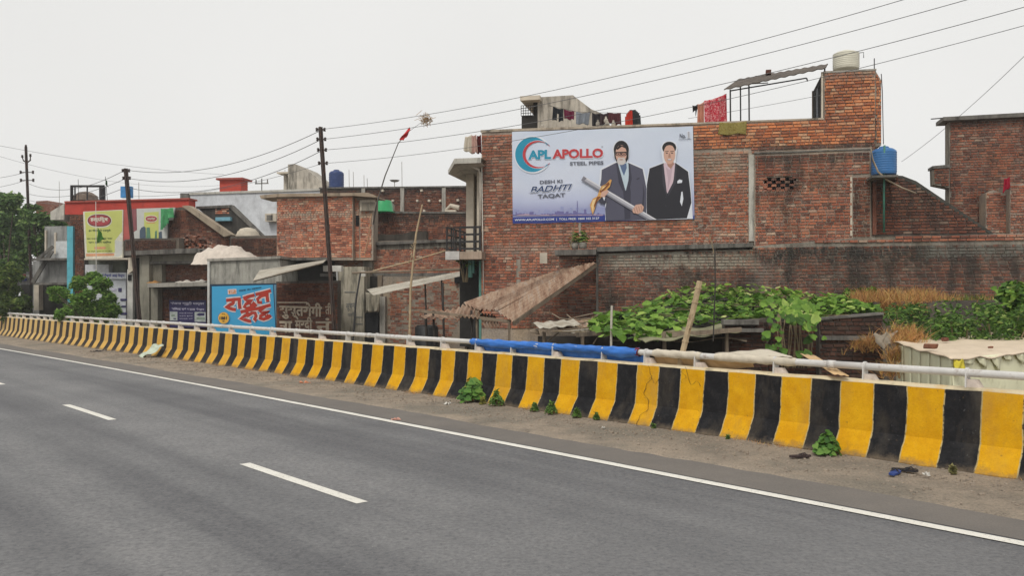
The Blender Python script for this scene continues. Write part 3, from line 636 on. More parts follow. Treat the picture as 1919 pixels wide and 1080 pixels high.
DB = pr('print_deep_blue', (.03,.05,.26)); NV = pr('print_navy', (.03,.06,.16)); TE = pr('print_teal', (.02,.27,.42)); RD = pr('print_red', (.50,.05,.06)); GYT = pr('print_grey', (.13,.14,.18)); WH = pr('print_white', (.70,.73,.80))
C1 = pr('print_city_far', (.30,.33,.55)); C2 = pr('print_city_near', (.16,.15,.34)); C3 = pr('print_city_glow', (.42,.32,.42)); SKN = pr('print_skin', (.60,.37,.29)); SKD = pr('print_skin_shade', (.40,.22,.17)); HA = pr('print_hair', (.018,.016,.018)); GB = pr('print_white_beard', (.58,.54,.53))
S1 = pr('print_grey_suit', (.085,.085,.125)); S1d = pr('print_grey_suit_dark', (.045,.045,.07)); S2 = pr('print_black_suit', (.022,.022,.03)); S2l = pr('print_black_suit_light', (.045,.045,.058)); SH = pr('print_blue_shirt', (.50,.60,.68)); PK = pr('print_pink_shirt', (.62,.48,.54)); SCF = pr('print_scarf', (.10,.15,.27)); SIL = pr('print_steel', (.42,.42,.47)); SILd = pr('print_steel_shade', (.20,.20,.24)); SILl = pr('print_steel_light', (.66,.66,.70)); FL = pr('print_flame', (.62,.33,.10)); FLd = pr('print_flame_dark', (.22,.07,.02)); FLl = pr('print_flame_light', (.78,.56,.28))
flatp([(60,1000),(985,975),(985,925),(60,945)], DB, 'printed_footer')
rr = random.Random(3)
def skyline(x0, x1, base, hmin, hmax, mat, wmin=8, wmax=34):
    pts = [(x0, base)]; x = x0
    while x < x1:
        w = rr.uniform(wmin, wmax); h = rr.uniform(hmin, hmax)*(1.6 if rr.random() < .12 else 1); pts += [(x, base-h), (min(x+w, x1), base-h)]; x += w
    pts.append((x1, base)); flatp(pts, mat, 'printed_skyline')
skyline(62, 985, 925, 10, 55, C1); skyline(430, 985, 925, 20, 85, C1, 14, 40); skyline(62, 985, 927, 5, 26, C2, 6, 26); skyline(480, 800, 927, 12, 52, C2, 14, 30); skyline(100, 960, 929, 3, 12, C3, 10, 60)
flatp([(700,925),(703,780),(708,780),(711,925)], C2, 'printed_tower')
# crescent emblem
o_ = [(cx, cy) for cx, cy in ell(257, 317, 174, 178, 60)]
def cres(cx, cy, rx, ry, icx, icy, irx, iry, mat, a0, a1):
    A = [(cx+rx*math.cos(math.radians(t)), cy+ry*math.sin(math.radians(t))) for t in np.linspace(a0[0], a0[1], 40)]
    B_ = [(icx+irx*math.cos(math.radians(t)), icy+iry*math.sin(math.radians(t))) for t in np.linspace(a1[1], a1[0], 40)]
    vs = A+B_[::-1]; bd[0] += .0006; q = [bn.xz(*BQ(x, y), bd[0]) for x, y in A+B_[::-1]]; n_ = 40
    MB().add([(a, bn.yd(bd[0]), b) for a, b in q], [(i, i+1, n_+i+1, n_+i) for i in range(n_-1)]).build('printed_crescent', mat, BNR)
cres(262, 317, 188, 190, 312, 317, 140, 136, WH, (35, 325), (48, 312))
cres(257, 317, 172, 176, 312, 317, 152, 142, TE, (34, 326), (42, 318))
cres(308, 317, 148, 138, 330, 317, 142, 126, RD, (40, 320), (42, 318))
def bl(txt, q, mat, bold=.0, shear=0, step=.0006):
    bd[0] += step; letter(BNR, bn, txt, [BQ(*p) for p in q], bd[0], mat, bold, shear)
bl('APL', [(212,272),(447,262),(447,366),(212,372)], WH, .075); bl('APOLLO', [(450,262),(970,248),(972,356),(452,366)], WH, .06)
bl('APL', [(214,276),(443,266),(443,362),(214,369)], TE, .05); bl('APOLLO', [(456,265),(964,254),(965,350),(456,362)], RD, .045)
bl('®', [(946,232),(964,232),(964,248),(946,248)], GYT, .0)
bl('STEEL PIPES', [(630,390),(966,380),(968,418),(632,426)], GYT, .028)
bl('DESH KI', [(330,577),(556,566),(558,600),(332,613)], GYT, .03)
bl('BADHTI', [(246,634),(660,606),(640,672),(232,706)], WH, .07, .12); bl('BADHTI', [(250,638),(655,610),(637,668),(236,702)], NV, .025, .12)
flatp([(226,690),(300,684),(300,690),(226,697)], VIN, 'printed_cut'); 
bl('TAQAT', [(308,716),(584,700),(588,746),(310,764)], GYT, .03)
bl('WWW.APLAPOLLO.COM  |  TOLL FREE: 1800 102 3127', [(80,962),(925,944),(925,972),(80,990)], WH, .02)
bl('No.', [(1728,108),(1788,106),(1788,150),(1728,154)], GYT, .03); bl('1', [(1802,82),(1830,82),(1832,152),(1806,154)], WH, .05); bl('1', [(1808,88),(1826,88),(1828,148),(1810,150)], SIL, .01)
flatp([(1716,166),(1845,162),(1845,166),(1716,170)], GYT)
# first man: white halo, grey suit, glasses, white beard
def man_halo(pp): flatp(pp, WH, 'printed_halo')
man_halo([(985,975),(985,800),(930,770),(920,640),(935,460),(1090,385),(1065,330),(1055,250),(1080,195),(1140,165),(1200,190),(1230,260),(1220,340),(1210,385),(1370,455),(1395,560),(1440,760),(1400,975)])
flatp([(990,978),(985,860),(1000,780),(935,760),(928,650),(945,560),(950,470),(1090,400),(1215,400),(1358,462),(1378,560),(1418,760),(1395,870),(1398,972)], S1, 'printed_suit')
flatp([(1105,395),(1205,395),(1228,430),(1215,580),(1190,680),(1150,600),(1118,480)], SH, 'printed_shirt')
flatp([(1130,420),(1195,405),(1200,450),(1172,530),(1150,480)], SCF, 'printed_scarf')
flatp([(1160,640),(1190,684),(1222,590),(1240,690),(1236,960),(1178,965),(1170,760)], S1d, 'printed_waistcoat')
flatp([(1092,400),(1108,396),(1190,690),(1178,720),(1120,600)], S1d, 'printed_lapel'); flatp([(1216,400),(1232,408),(1250,560),(1222,690),(1205,640),(1222,560)], S1d, 'printed_lapel')
flatp([(1295,560),(1325,545),(1328,560),(1300,572)], S1d); flatp([(1360,600),(1378,700),(1370,860),(1350,880),(1362,700)], S1d)
flatp(ell(1145,270,76,92,30), HA, 'printed_hair'); flatp([(1070,270),(1220,270),(1215,360),(1195,395),(1100,395),(1078,350)], HA, 'printed_hair')
flatp(ell(1143,310,56,88,30), SKN, 'printed_face'); flatp([(1092,260),(1130,222),(1200,240),(1200,262),(1150,238),(1108,270)], HA, 'printed_fringe')
flatp(ell(1146,385,44,36,24), GB, 'printed_beard'); flatp(ell(1145,368,20,6,12), SKD, 'printed_mouth'); flatp([(1138,300),(1150,300),(1158,342),(1132,342)], SKD, 'printed_nose')
flatp([(1110,350),(1180,350),(1176,358),(1114,358)], GB, 'printed_moustache')
for cx in (1116, 1172): flatp(ell(cx,312,28,20,20), HA, 'printed_glasses'); flatp(ell(cx,313,21,14,20), SKD, 'printed_lens'); flatp(ell(cx,312,6,5,10), HA)
flatp([(1086,292),(1200,288),(1200,298),(1086,302)], HA, 'printed_brow')
# steel pipe and burning cloth, hands
# second man: dark suit, pink shirt
man_halo([(1395,972),(1398,640),(1400,560),(1420,450),(1560,395),(1545,300),(1540,240),(1570,190),(1630,178),(1690,195),(1708,250),(1695,330),(1690,395),(1820,480),(1845,700),(1860,960)])
flatp([(1402,972),(1398,840),(1400,620),(1428,456),(1570,402),(1690,402),(1812,488),(1838,700),(1845,800),(1800,955)], S2, 'printed_suit')
flatp([(1570,402),(1680,400),(1690,470),(1660,600),(1605,708),(1575,600),(1562,480)], PK, 'printed_shirt'); flatp([(1590,440),(1625,470),(1660,430),(1640,560),(1605,690),(1612,560)], pr('print_shirt_fold', (.50,.37,.43)))
flatp([(1552,410),(1566,404),(1600,700),(1600,740),(1560,620)], S2l, 'printed_lapel'); flatp([(1684,400),(1700,410),(1690,600),(1612,735),(1612,705),(1665,600)], S2l, 'printed_lapel')
flatp([(1745,690),(1757,688),(1765,760),(1750,835),(1732,790)], WH, 'printed_gap'); flatp([(1705,585),(1725,565),(1755,575),(1750,600),(1706,606)], WH, 'printed_pocket_square')
flatp(ell(1624,250,70,62,30), HA, 'printed_hair'); flatp([(1594,370),(1660,370),(1672,412),(1640,460),(1608,430)], SKD, 'printed_neck'); flatp(ell(1626,315,58,98,30), SKN, 'printed_face'); flatp([(1560,262),(1568,215),(1625,190),(1684,215),(1692,262),(1672,232),(1625,222),(1580,235)], HA, 'printed_hair_front')
for cx in (1600, 1652): flatp([(cx-18,285),(cx+18,281),(cx+18,287),(cx-18,291)], HA, 'printed_brow'); flatp(ell(cx,303,11,5,12), HA, 'printed_eye')
flatp([(1620,305),(1632,305),(1640,345),(1614,345)], SKD, 'printed_nose'); flatp(ell(1628,368,26,10,16), SKD, 'printed_mouth'); flatp(ell(1628,367,20,5,16), WH, 'printed_teeth')
for y in (745, 830): flatp(ell(1590,y,5,6,8), S2l, 'printed_button')
flatp([(768,530),(1500,968),(1408,974),(745,575)], SIL, 'printed_pipe'); flatp([(768,530),(1500,968),(1478,970),(762,543)], SILl, 'printed_pipe_edge'); flatp([(750,562),(1440,972),(1408,974),(745,575)], SILd, 'printed_pipe_edge'); flatp([(768,533),(800,556),(772,580),(748,570)], SILd, 'printed_pipe_mouth')
flatp([(935,760),(990,740),(1000,790),(970,815),(930,800),(918,770)], S1d, 'printed_cuff'); flatp([(955,735),(985,745),(975,780)], WH)
flatp([(1035,565),(1050,572),(1030,640),(990,680),(950,740),(900,790),(880,860),(860,918),(845,880),(832,820),(860,760),(905,735),(925,680),(945,635),(990,612)], FL, 'printed_cloth')
flatp([(1020,590),(1030,615),(985,665),(945,700),(925,690),(960,640)], FLd, 'printed_cloth_fold'); flatp([(905,740),(945,735),(905,780),(880,850),(868,820)], FLd, 'printed_cloth_fold'); flatp([(860,770),(895,760),(870,830),(862,900),(845,840)], FLl, 'printed_cloth_fold'); flatp([(960,640),(1000,620),(975,650),(940,680)], FLl, 'printed_cloth_fold')
flatp([(950,690),(1005,670),(1020,690),(975,745),(935,738)], SKN, 'printed_hand')
flatp([(1255,870),(1290,820),(1345,812),(1370,840),(1360,890),(1310,912),(1262,900)], SKN, 'printed_hand')
for i in range(4): flatp([(1266+i*24,848-i*6),(1272+i*24,846-i*6),(1292+i*22,905-i*8),(1286+i*22,908-i*8)], SKD, 'printed_finger_line')
# ================================================================ CLOTHES, TANKS AND ODDS ON THE ROOF
def cloth(px, mat, label, cat='clothing', name='hanging_cloth', d=-.5, group=None, nu=14, nv=12, wob=.035, shape=None, fr=M, grp=None):
    """px: TL,TR,BR,BL photo-plane corners"""
    f = fr.sub(px[0][0], px[0][1], d); c = [f.L(*q, d) for q in px]; ph = R.uniform(0, 6)
    def fn(u, v): return (0, wob*(math.sin(u*13+ph)*(.3+v)+.5*math.sin(u*29+v*3+ph)), (.02*math.sin(u*9+ph)*v)-.03*math.sin(PI*u)*(1-v))
    m = MB(); m.sheet(c[0], c[1], c[2], c[3], nu, nv, fn, 0, .006)
    if shape:    # remove faces outside the outline in (u,v)
        keep = []
        nn = nu*nv
        for fi, fc in enumerate(m.f):
            if fi >= nn*2: continue
            i, j = (fi % nn) % nu, (fi % nn)//nu
            if shape((i+.5)/nu, (j+.5)/nv): keep.append(fi)
        m.f = [m.f[i] for i in keep]; m.m = [m.m[i] for i in keep]; m.t = [m.t[i] for i in keep]
    o = m.build(name, mat, None, f, smooth=True); return tag(o, label, cat, grp)
def fab(name, c, var=.2): 
    return plain(name, c, .95, var, 5, spec=.1, bump=.3)
CL = 'washing on the roof clothesline'
tr = lambda u, v: v < .45 or u < .42 or u > .58
cloth([(1037,199),(1056,204),(1056,228),(1035,225)], fab('black_cloth', (.018,.020,.024)), 'black trousers on the roof line, leftmost of the washing', 'trousers', 'trousers', grp=CL, shape=tr)
cloth([(1057,204),(1077,208),(1076,225),(1058,222)], fab('maroon_cloth', (.13,.018,.045)), 'maroon garment on the roof line beside the black trousers', grp=CL)
cloth([(1080,209),(1106,211),(1104,233),(1080,232)], fab('grey_cloth', (.20,.22,.25)), 'plain grey garment in the middle of the roof clothesline', grp=CL)
cloth([(1110,211),(1125,212),(1124,236),(1110,236)], fab('charcoal_cloth', (.03,.028,.032)), 'charcoal garment on the roof line right of the grey one', grp=CL)
cloth([(1125,212),(1141,211),(1140,232),(1124,236)], fab('black_brown_cloth', (.05,.032,.035)), 'dark garment on the roof line between the charcoal and brown ones', grp=CL)
cloth([(1138,210),(1164,211),(1165,235),(1140,231)], fab('brown_cloth', (.085,.03,.035)), 'brownish maroon garment on the roof line, rightmost of the washing', grp=CL)

dm = lambda u, v: ((u-.5)/.5)**2+((.62-v)/.62)**2 < 1 or v > .62
cloth([(1172,206),(1199,204),(1201,235),(1172,236)], fab('red_black_cloth', (.45,.04,.025)), 'red cloth draped over a rounded dark frame on the roof', 'cloth', d=-.45, shape=lambda u, v: dm(u, v) and u < .52)
cloth([(1172,205),(1200,203),(1202,235),(1172,236)], fab('dark_frame_cloth', (.035,.04,.042)), 'rounded dark frame cover behind the red cloth on the roof', 'cover', d=-.6, shape=dm)
ln = MB(); f = M.sub(1030, 198, -.5); pts = [f.L(1030,198,-.5)]+[f.L(x, y, -.5) for x, y in ((1057,204),(1079,209),(1108,211),(1140,211),(1170,212),(1200,212))]; ln.tube(pts, .006, 4); tag(ln.build('clothesline', IRON, None, f), 'thin clothesline strung over the roof of the brick house', 'clothesline')
for i, (px, py) in enumerate(((1121,235),(1138,234),(1150,236),(1017,240),(1136,229))):
    f = M.sub(px, py, -.1); m = MB(); m.lathe([(0,.0),(.06,0),(.065,.07),(.03,.12),(.03,.17),(0,.18)], (0,0,0), 8); tag(m.build('cement_lump', WALLC, None, f), ['pale cement lump on the roof edge right of the grey garment','pale cement lump on the roof edge below the darkest garment','pale cement lump on the roof edge below the brown garment','pale cement lump on the roof edge in front of the stairhead','pale cement lump on the roof edge, tallest of the row'][i], 'cement lump', 'cement lumps on the roof edge')
n = N('red_patterned_cloth'); k = n.noise(16, 3, .6, dist=1.5); PRED = n.out(n.ramp(k, [(.42,(.50,.03,.05)),(.5,(.35,.015,.04)),(.56,(.65,.30,.30))]), .9, .1)
cloth([(1320,189),(1362,175),(1363,230),(1321,231)], PRED, 'red patterned bedsheet hanging at the left end of the roof canopy', 'bedsheet', 'bedsheet', d=-.3, wob=.05)
cloth([(1308,195),(1320,190),(1320,231),(1307,231)], fab('peach_cloth', (.50,.22,.15)), 'narrow peach cloth hanging beside the red patterned bedsheet', 'cloth', d=-.32)
cloth([(1298,197),(1308,195),(1308,204),(1300,231)], fab('black_rag', (.02,.018,.018)), 'thin black rag on the roof left of the peach cloth', 'rag', d=-.34, shape=lambda u, v: v < .4 or u > .5)
n = N('olive_patterned_cloth'); k = n.noise(22, 3, .6, dist=2); PO = n.out(n.ramp(k, [(.42,(.16,.12,.03)),(.52,(.36,.29,.10)),(.58,(.22,.20,.06))]), .9, .1)
cloth([(1349,229),(1400,227),(1399,251),(1346,253)], PO, 'olive patterned cloth spread over the orange brick parapet', 'cloth', d=.07, wob=.02)
cloth([(872,256),(884,252),(886,288),(869,282)], fab('pale_towel', (.50,.45,.37)), 'pale striped towel over the canopy slab at the house corner', 'towel', 'towel', d=-.5)
cloth([(884,253),(893,252),(896,286),(884,288)], fab('pink_towel', (.45,.28,.24)), 'dusty pink towel over the canopy slab beside the pale one', 'towel', 'towel', d=-.45)
cloth([(894,254),(902,252),(902,287),(893,288)], fab('dark_red_cloth', (.10,.02,.02)), 'dark red cloth in the corner above the canopy slab', 'cloth', d=-.6)
# water tanks
def tank(fr, r, h, mat, label, ribs=8, lid=True, group=None):
    root = fr.thing('water_tank', label, 'water tank', group); m = MB(); pr_ = [(0, 0), (r*.98, 0), (r, .03)]
    for i in range(ribs):
        z = .06+(h*.76)*i/ribs; dz = h*.76/ribs; pr_ += [(r, z), (r*1.025, z+dz*.3), (r*1.025, z+dz*.55), (r, z+dz*.85)]
    pr_ += [(r, h*.82), (r*.97, h*.86), (r*.75, h*.93), (r*.42, h*.965), (r*.40, h*.97)]; m.lathe(pr_, (0,0,0), 36); m.build('tank_body', mat, root, smooth=True)
    m = MB(); m.lathe([(r*.41, h*.955), (r*.41, h), (r*.35, h*1.02), (0, h*1.025)], (0,0,0), 24); m.build('lid', mat, root, smooth=True); return root
WT = plain('cream_tank_plastic', (.62,.60,.50), .45, .06, 2); BT = plain('blue_tank_plastic', (.045,.16,.38), .4, .12, 3, ((.25,.30,.36), 2, .56, .5))
f = M.sub(1586, 131, -.9); q = M.w(1612, 131, -.9)-M.w(1562, 131, -.9); tank(f, q.length/2*.98, (M.w(1586,95,-.9)-M.w(1586,131,-.9)).z/1.02, WT, 'cream ribbed plastic water tank on top of the brick stair tower')
m = MB(); m.tube([f.L(1608,99,-.9), f.L(1619,98,-.9), f.L(1619,108,-.9)], .012, 5); m.build('overflow_pipe', IRON, bpy.data.objects['water_tank'])
f = M.sub(1657, 328, .42); q = M.w(1681, 328, .42)-M.w(1633, 328, .42); bt = tank(f, q.length/2*.98, (M.w(1657,275,.42)-M.w(1657,328,.42)).z/1.02, BT, 'blue ribbed plastic water tank at the corner of the brick house', 9)
m = MB(); a = f.L(1675, 292, .9); m.box((a.x-.03, a.y+.12, a.z-.05), (a.x+.17, a.y+.30, a.z+.02)); 
m = MB(); f2 = M; M.rect(m, 1634, 328, 1684, 332, .95, -.35); m.build('tank_slab', CONCD, house)
m = MB(); M.rect(m, 1640, 332, 1684, 337, .5, -.35); M.rect(m, 1636, 332, 1643, 440, .12, -.35); m.build('support_pier', B_DRK, house)
# pot plants on the ledge
LEAF = leafmat('garden_leaf', [(0,(.03,.075,.015)),(.5,(.07,.15,.025)),(.85,(.13,.22,.04)),(1,(.22,.27,.06))])
STEM = plain('dry_stem', (.22,.17,.10), .9)
def pot(px, py, h, n_, label, d=.55, wpx=14, kind='long', sz=.11, spread=.22):
    f = M.sub(px, py, d); root = f.thing('potted_plant', label, 'plant', 'plants on the wall ledge'); r = wpx/2/62
    m = MB(); m.lathe([(0,0),(r*.8,0),(r,.17),(r*.86,.17),(r*.8,.12),(0,.12)], (0,0,0), 14); m.build('pot', CONC, root, smooth=True)
    m = MB(); rl = random.Random(px)
    for i in range(n_):
        a = rl.uniform(0, 6.3); t = rl.random(); put_leaf(m, (spread*t*math.cos(a), spread*t*math.sin(a), .15+h*(1-t*.6)*rl.uniform(.2, 1)), sz, kind, (math.cos(a)*.6, math.sin(a)*.6, .7), a+PI/2, rl.random())
    for k in range(7): a = rl.uniform(0, 6.3); m.tube([(0,0,.12), (spread*.5*math.cos(a), spread*.5*math.sin(a), h*.8)], .004, 4)
    m.build('foliage', LEAF, root)
pot(1078, 467, .42, 90, 'scraggly plant in a small pot on the dark ledge, left one under the banner'); pot(1093, 466, .40, 130, 'bushy green plant in a grey pot on the dark ledge, right one under the banner', wpx=16)
f = M.sub(1069, 468, .7); m = MB(); m.tube([f.L(1069,468,.7), f.L(1074,438,.65), f.L(1079,416,.6)], .014, 5); tag(m.build('stick', STEM, None, f), 'thin bare stick leaning up from the ledge to the banner edge', 'stick')
# ================================================================ BRICK HOUSE AT THE RIGHT EDGE
class O3:
    """free-standing thing with its own origin in world metres"""
    def __init__(s, px, py, Y, z=None): s.O = W3(px, py, Y); s.a = 0; s.O.z = s.O.z if z is None else z
    def P(s, px, py, Y): return W3(px, py, Y)-s.O
    def thing(s, name, label, cat, group=None):
        o = bpy.data.objects.new(name, None); C.objects.link(o); o.location = s.O; o.empty_display_size = .2; return tag(o, label, cat, group)
Hh = Fr(1779, 29, 12.9); rh = Hh.thing('brick_house', 'reddish brick house with flat dark roof slab at the right edge of the view', 'house')
B_H = brick_mat('dull_brick', gain=.72, dirt=.5, dthr=.48, smear=.45, bands=[(Hh.w(1800,236).z, Hh.w(1800,216).z, (.05,.045,.04), .8, 5, 40)])
m = MB(); Hh.pris(m, [(1779,224),(2060,208),(2060,470),(1779,470)], 0, -.5); hw = m.build('wall', MLOW, rh); b2 = Bricks(Hh, hw)
b2.add([(1781,226),(1990,214),(1990,440),(1781,440)], 0, B_H)
m = MB(); Hh.pris(m, [(1768,219),(2060,203),(2060,211),(1768,226)], .25, -.7); m.build('roof_slab', CONCD, rh)
m = MB(); m.tube([Hh.L(1745,223,0), Hh.L(1781,220,0)], .02, 5); m.build('rod', IRON, rh)
m = MB(); Hh.pris(m, [(1750,315),(1780,311),(1780,352),(1751,346)], .12, -.4); m.build('projecting_bay', MLOW, rh)
b2.add([(1751,317),(1779,313),(1779,350),(1752,344)], .12, B_H)
m = MB(); Hh.pris(m, [(1748,311),(1781,308),(1781,314),(1748,316)], .18, -.45); m.build('bay_slab', CONCD, rh)
m = MB(); Hh.pris(m, [(1848,362),(1862,356),(1890,366),(1890,440),(1848,440)], .9, .2); m.build('low_wall', MO, rh); b2.add([(1849,364),(1862,358),(1889,368),(1889,440),(1849,440)], .9, B_TAN)
m = MB(); Hh.pris(m, [(1893,346),(2060,332),(2060,442),(1893,442)], 1.3, .2); m.build('low_wall', MO, rh); b2.add([(1894,348),(2000,338),(2000,440),(1894,440)], 1.3, B_TAN)
b2.finish(hw, 300, lambda x, y: y < 436)
cloth([(1882,335),(1893,331),(1893,352),(1879,362)], fab('crimson_cloth', (.30,.01,.03)), 'small crimson cloth hanging on the low brick wall at the right', 'cloth', d=1.35, fr=Hh)
# ================================================================ SHEDS BELOW THE WALL
def corr(m, c, waves, amp=.018, nv=6, th=.004, sag=0):
    nu = waves*8 if waves < 40 else waves*3
    a = (c[1]-c[0]); b = (c[3]-c[0]); nn = a.cross(b).normalized(); nn = nn if nn.z > 0 else -nn
    ph = R.uniform(0, 6)
    m.sheet(c[0], c[1], c[2], c[3], nu, nv, lambda u, v: tuple(nn*(amp*math.sin(u*waves*2*PI)+.02*math.sin(v*4+ph)*sag+.012*math.sin(u*5+ph)*sag)), 0, th)
n = N('rusty_sheet'); t = n.attr(); a = n.noise(2.6, 6, .7, (2.4, .22, .6)); b = n.noise(3.2, 6, .72, (2.2, .25, .6)); g = n.noise(24, 4, .7)
col = n.ramp(a, [(.3,(.16,.085,.055)),(.44,(.33,.22,.155)),(.56,(.44,.33,.245)),(.7,(.38,.35,.33))]); col = n.mix(n.rng(b, .52, .68, 0, .75), col, (.10,.055,.038)); col = n.mul(col, n.ramp(g, [(.3,(.75,.75,.75)),(.7,(1.15,1.15,1.15))])); col = n.mul(col, n.ramp(t, [(0,(.55,.50,.48)),(.5,(.85,.80,.76)),(1,(1.05,1.0,.96))]))
n.bump(g, .3, .004); RUST = n.out(col, .7, .35, .15)
n = N('pale_metal_sheet'); a = n.noise(1.1, 6, .7); b = n.noise(5, 6, .7); col = n.ramp(a, [(.32,(.30,.26,.20)),(.55,(.52,.49,.42)),(.75,(.40,.33,.25))]); col = n.mix(n.rng(b, .54, .66, 0, .5), col, (.20,.13,.08)); PALE = n.out(col, .75, .3)
WOOD = stained('grey_wood', (.24,.19,.14), thr=.5); BAMB = plain('bamboo', (.42,.32,.20), .8, .25, 9, ((.16,.11,.07), 6, .58, .7)); DRKB = plain('dark_shed_board', (.045,.040,.036), .95, .4, 3)
f = O3(985, 560, 22.5); rt = f.thing('rusty_lean_to_roof', 'long rusty corrugated lean-to roof sloping from the brick wall towards the flyover', 'roof'); P = f.P
for c, wv in (((P(1083,498,25),P(1118,492,24.6),P(962,604,20.0),P(926,581,20.4)), 4), ((P(1056,500,25.2),P(1086,497,25.02),P(930,581,20.3),P(893,576,20.9)), 3), ((P(1036,504,25.5),P(1060,500,25.22),P(899,576,20.85),P(868,561,21.7)), 3),
              ((P(866,562,21.6),P(912,560,21.6),P(897,583,20.3),P(858,582,20.5)), 4), ((P(815,571,21.9),P(869,562,21.7),P(862,583,20.45),P(786,580,20.8)), 4), ((P(897,570,21.2),P(927,572,21.0),P(938,592,19.9),P(910,596,20.0)), 4)):
    m = MB(); corr(m, list(c), wv+1, .028, 10, .004, .6); m.t = [[.9,.35,.75,.5,.95,.2][len(rt.children) % 6]]*len(m.f); m.build('rusty_sheet', RUST, rt).location.z = -.05*len(rt.children)
m = MB(); m.bar(P(963,606,20.05), P(1117,497,24.7), .06, .10); m.build('edge_beam', WOOD, rt)
m = MB(); m.bar(P(788,583,20.9), P(958,603,20.2), .05, .07); m.build('eave_pole', WOOD, rt)
for a, b, Y in (((797,582),(803,700),21.4), ((812,582),(818,700),21), ((830,530),(834,700),22.6), ((884,582),(886,700),20.6), ((893,582),(897,700),20.5), ((955,606),(954,700),20.2)):
    q = P(a[0], a[1], Y); r = P(b[0], b[1], Y); m = MB(); m.tube([q, r], .028, 6); m.build('post', DRKB if Y > 20.5 else WOOD, rt)
# second awning, pale sheet
f = O3(790, 530, 28); aw = f.thing('pale_awning', 'narrow pale corrugated awning on thin posts left of the teal doorway', 'awning'); P = f.P
m = MB(); corr(m, [P(688,543,28.6), P(893,503,29.4), P(895,511,27.6), P(700,554,26.8)], 70, .008, 3, .005); m.build('sheet', PALE, aw)
for x, y in ((797,531),(828,524)): m = MB(); m.tube([P(x,y,27.5), P(x+5,660,27.5)], .025, 6); m.build('post', DRKB, aw)
f = O3(540, 505, 29.5); aw = f.thing('sloping_awning', 'grey and tan sheet awning over the dark shopfront beside the blue billboard', 'awning'); P = f.P
m = MB(); corr(m, [P(487,507,31), P(612,487,31.4), P(606,493,28.8), P(474,527,28.6)], 50, .008, 3, .005); m.build('sheet', PALE, aw)
m = MB(); m.tube([P(476,527,28.7), P(604,494,28.9)], .03, 6); m.build('eave_pole', WOOD, aw)
# --- ramshackle shed with plank roof in the middle
f = O3(1180, 640, 19); sh = f.thing('plank_roof_shed', 'ramshackle low shed with broken plank and sheet roof half under the vine', 'shed'); P = f.P
def plank(name, a, b, w, h, mat): m = MB(); m.bar(a, b, w, h); m.build(name, mat, sh)
m = MB(); m.add([P(1005,625,20.5),P(1360,628,18.6),P(1360,760,18.6),P(1005,760,20.5)], [(0,1,2,3)]); 
m.add([P(1005,612,22.6),P(1380,600,21.5),P(1380,760,21.5),P(1005,760,22.6)], [(0,1,2,3)]); m.v = m.v; 
w_ = MB(); w_.bar(P(1010,690,21.5), P(1400,690,20.5), .1, 1.6); w_.build('shade_wall', DRKB, sh)  # dark boards, their colour stands in for the shade under the roof
m = MB(); m.sheet(P(1000,606,19.6), P(1075,600,20.2), P(1088,610,19.2), P(1012,617,18.8), 12, 4, lambda u, v: (0,0,.02*math.sin(u*20)), 0, .012); m.build('pale_sheet', PALE, sh)
m = MB(); m.sheet(P(1040,608,20.6), P(1125,596,21.2), P(1128,612,19.3), P(1048,622,19), 10, 6, lambda u, v: (0,0,.03*math.sin(u*6+v*3)), 0, .012); m.build('brown_sheet', RUST, sh)
m = MB(); corr(m, [P(1068,612,20), P(1130,604,20.3), P(1134,622,18.4), P(1084,630,18.2)], 7, .015, 3, .006); m.build('tile_sheet', WOOD, sh)
m = MB(); m.sheet(P(995,620,19.6), P(1008,616,19.8), P(1012,628,19.4), P(994,624,19.2), 3, 3, None, 0, .02); m.build('loose_sheet', WOOD, sh)
m = MB(); m.sheet(P(1120,614,20.8), P(1420,598,21), P(1400,640,17.4), P(1150,636,17.9), 30, 10, lambda u, v: (0,0,.05*math.sin(u*11+v*5)), 0, .02); m.build('sagging_roof', WOOD, sh)
m = MB(); m.sheet(P(1180,626,17.9), P(1400,606,18.8), P(1388,622,17.2), P(1210,644,16.6), 24, 6, lambda u, v: (0,0,.03*math.sin(u*18)+.02*math.sin(v*9)), 0, .015); m.build('mossy_sheet', stained('mossy_boards', (.25,.24,.15), (.05,.05,.03), .6, .48), sh)
rl = random.Random(5)
for i in range(34):
    x = rl.uniform(1010, 1370); y0 = 600+(1-abs(x-1190)/190)*4+rl.uniform(0, 28); Y = 21.5-(y0-598)/38*4; L_ = rl.uniform(40, 130)
    plank('plank', P(x, y0, Y), P(x+L_, y0-rl.uniform(2, 12), Y+rl.uniform(-.2,.9)), rl.uniform(.04, .13), rl.uniform(.015, .04), rl.choice([WOOD, WOOD, PALE, RUST, BAMB]))
for pts in (((1035,588,21),(1050,597,20.6),(1075,600,20.3),(1110,596,20.4),(1125,588,20.6)), ((1063,590,21),(1075,600,20.5)), ((1040,604,20.9),(1075,596,21.2),(1120,586,21.8),(1160,583,22.4)), ((1025,640,19.5),(1048,624,19.4)), ((1120,612,19),(1122,630,18.5),(1112,645,18))):
    m = MB(); m.tube([P(*q) for q in pts], .016, 5); m.build('branch', WOOD, sh)
for x, Y in ((1092,18.3),(1245,17.2),(1362,17.3),(1020,19.2)): m = MB(); m.tube([P(x,622,Y), P(x+3,760,Y)], .04, 6); m.build('post', WOOD, sh)
for x, Y in ((1140,17.8),(1320,17.0)): m = MB(); m.bar(P(x-60,628,Y), P(x+70,618,Y), .05, .09); m.build('eave_beam', WOOD, sh)
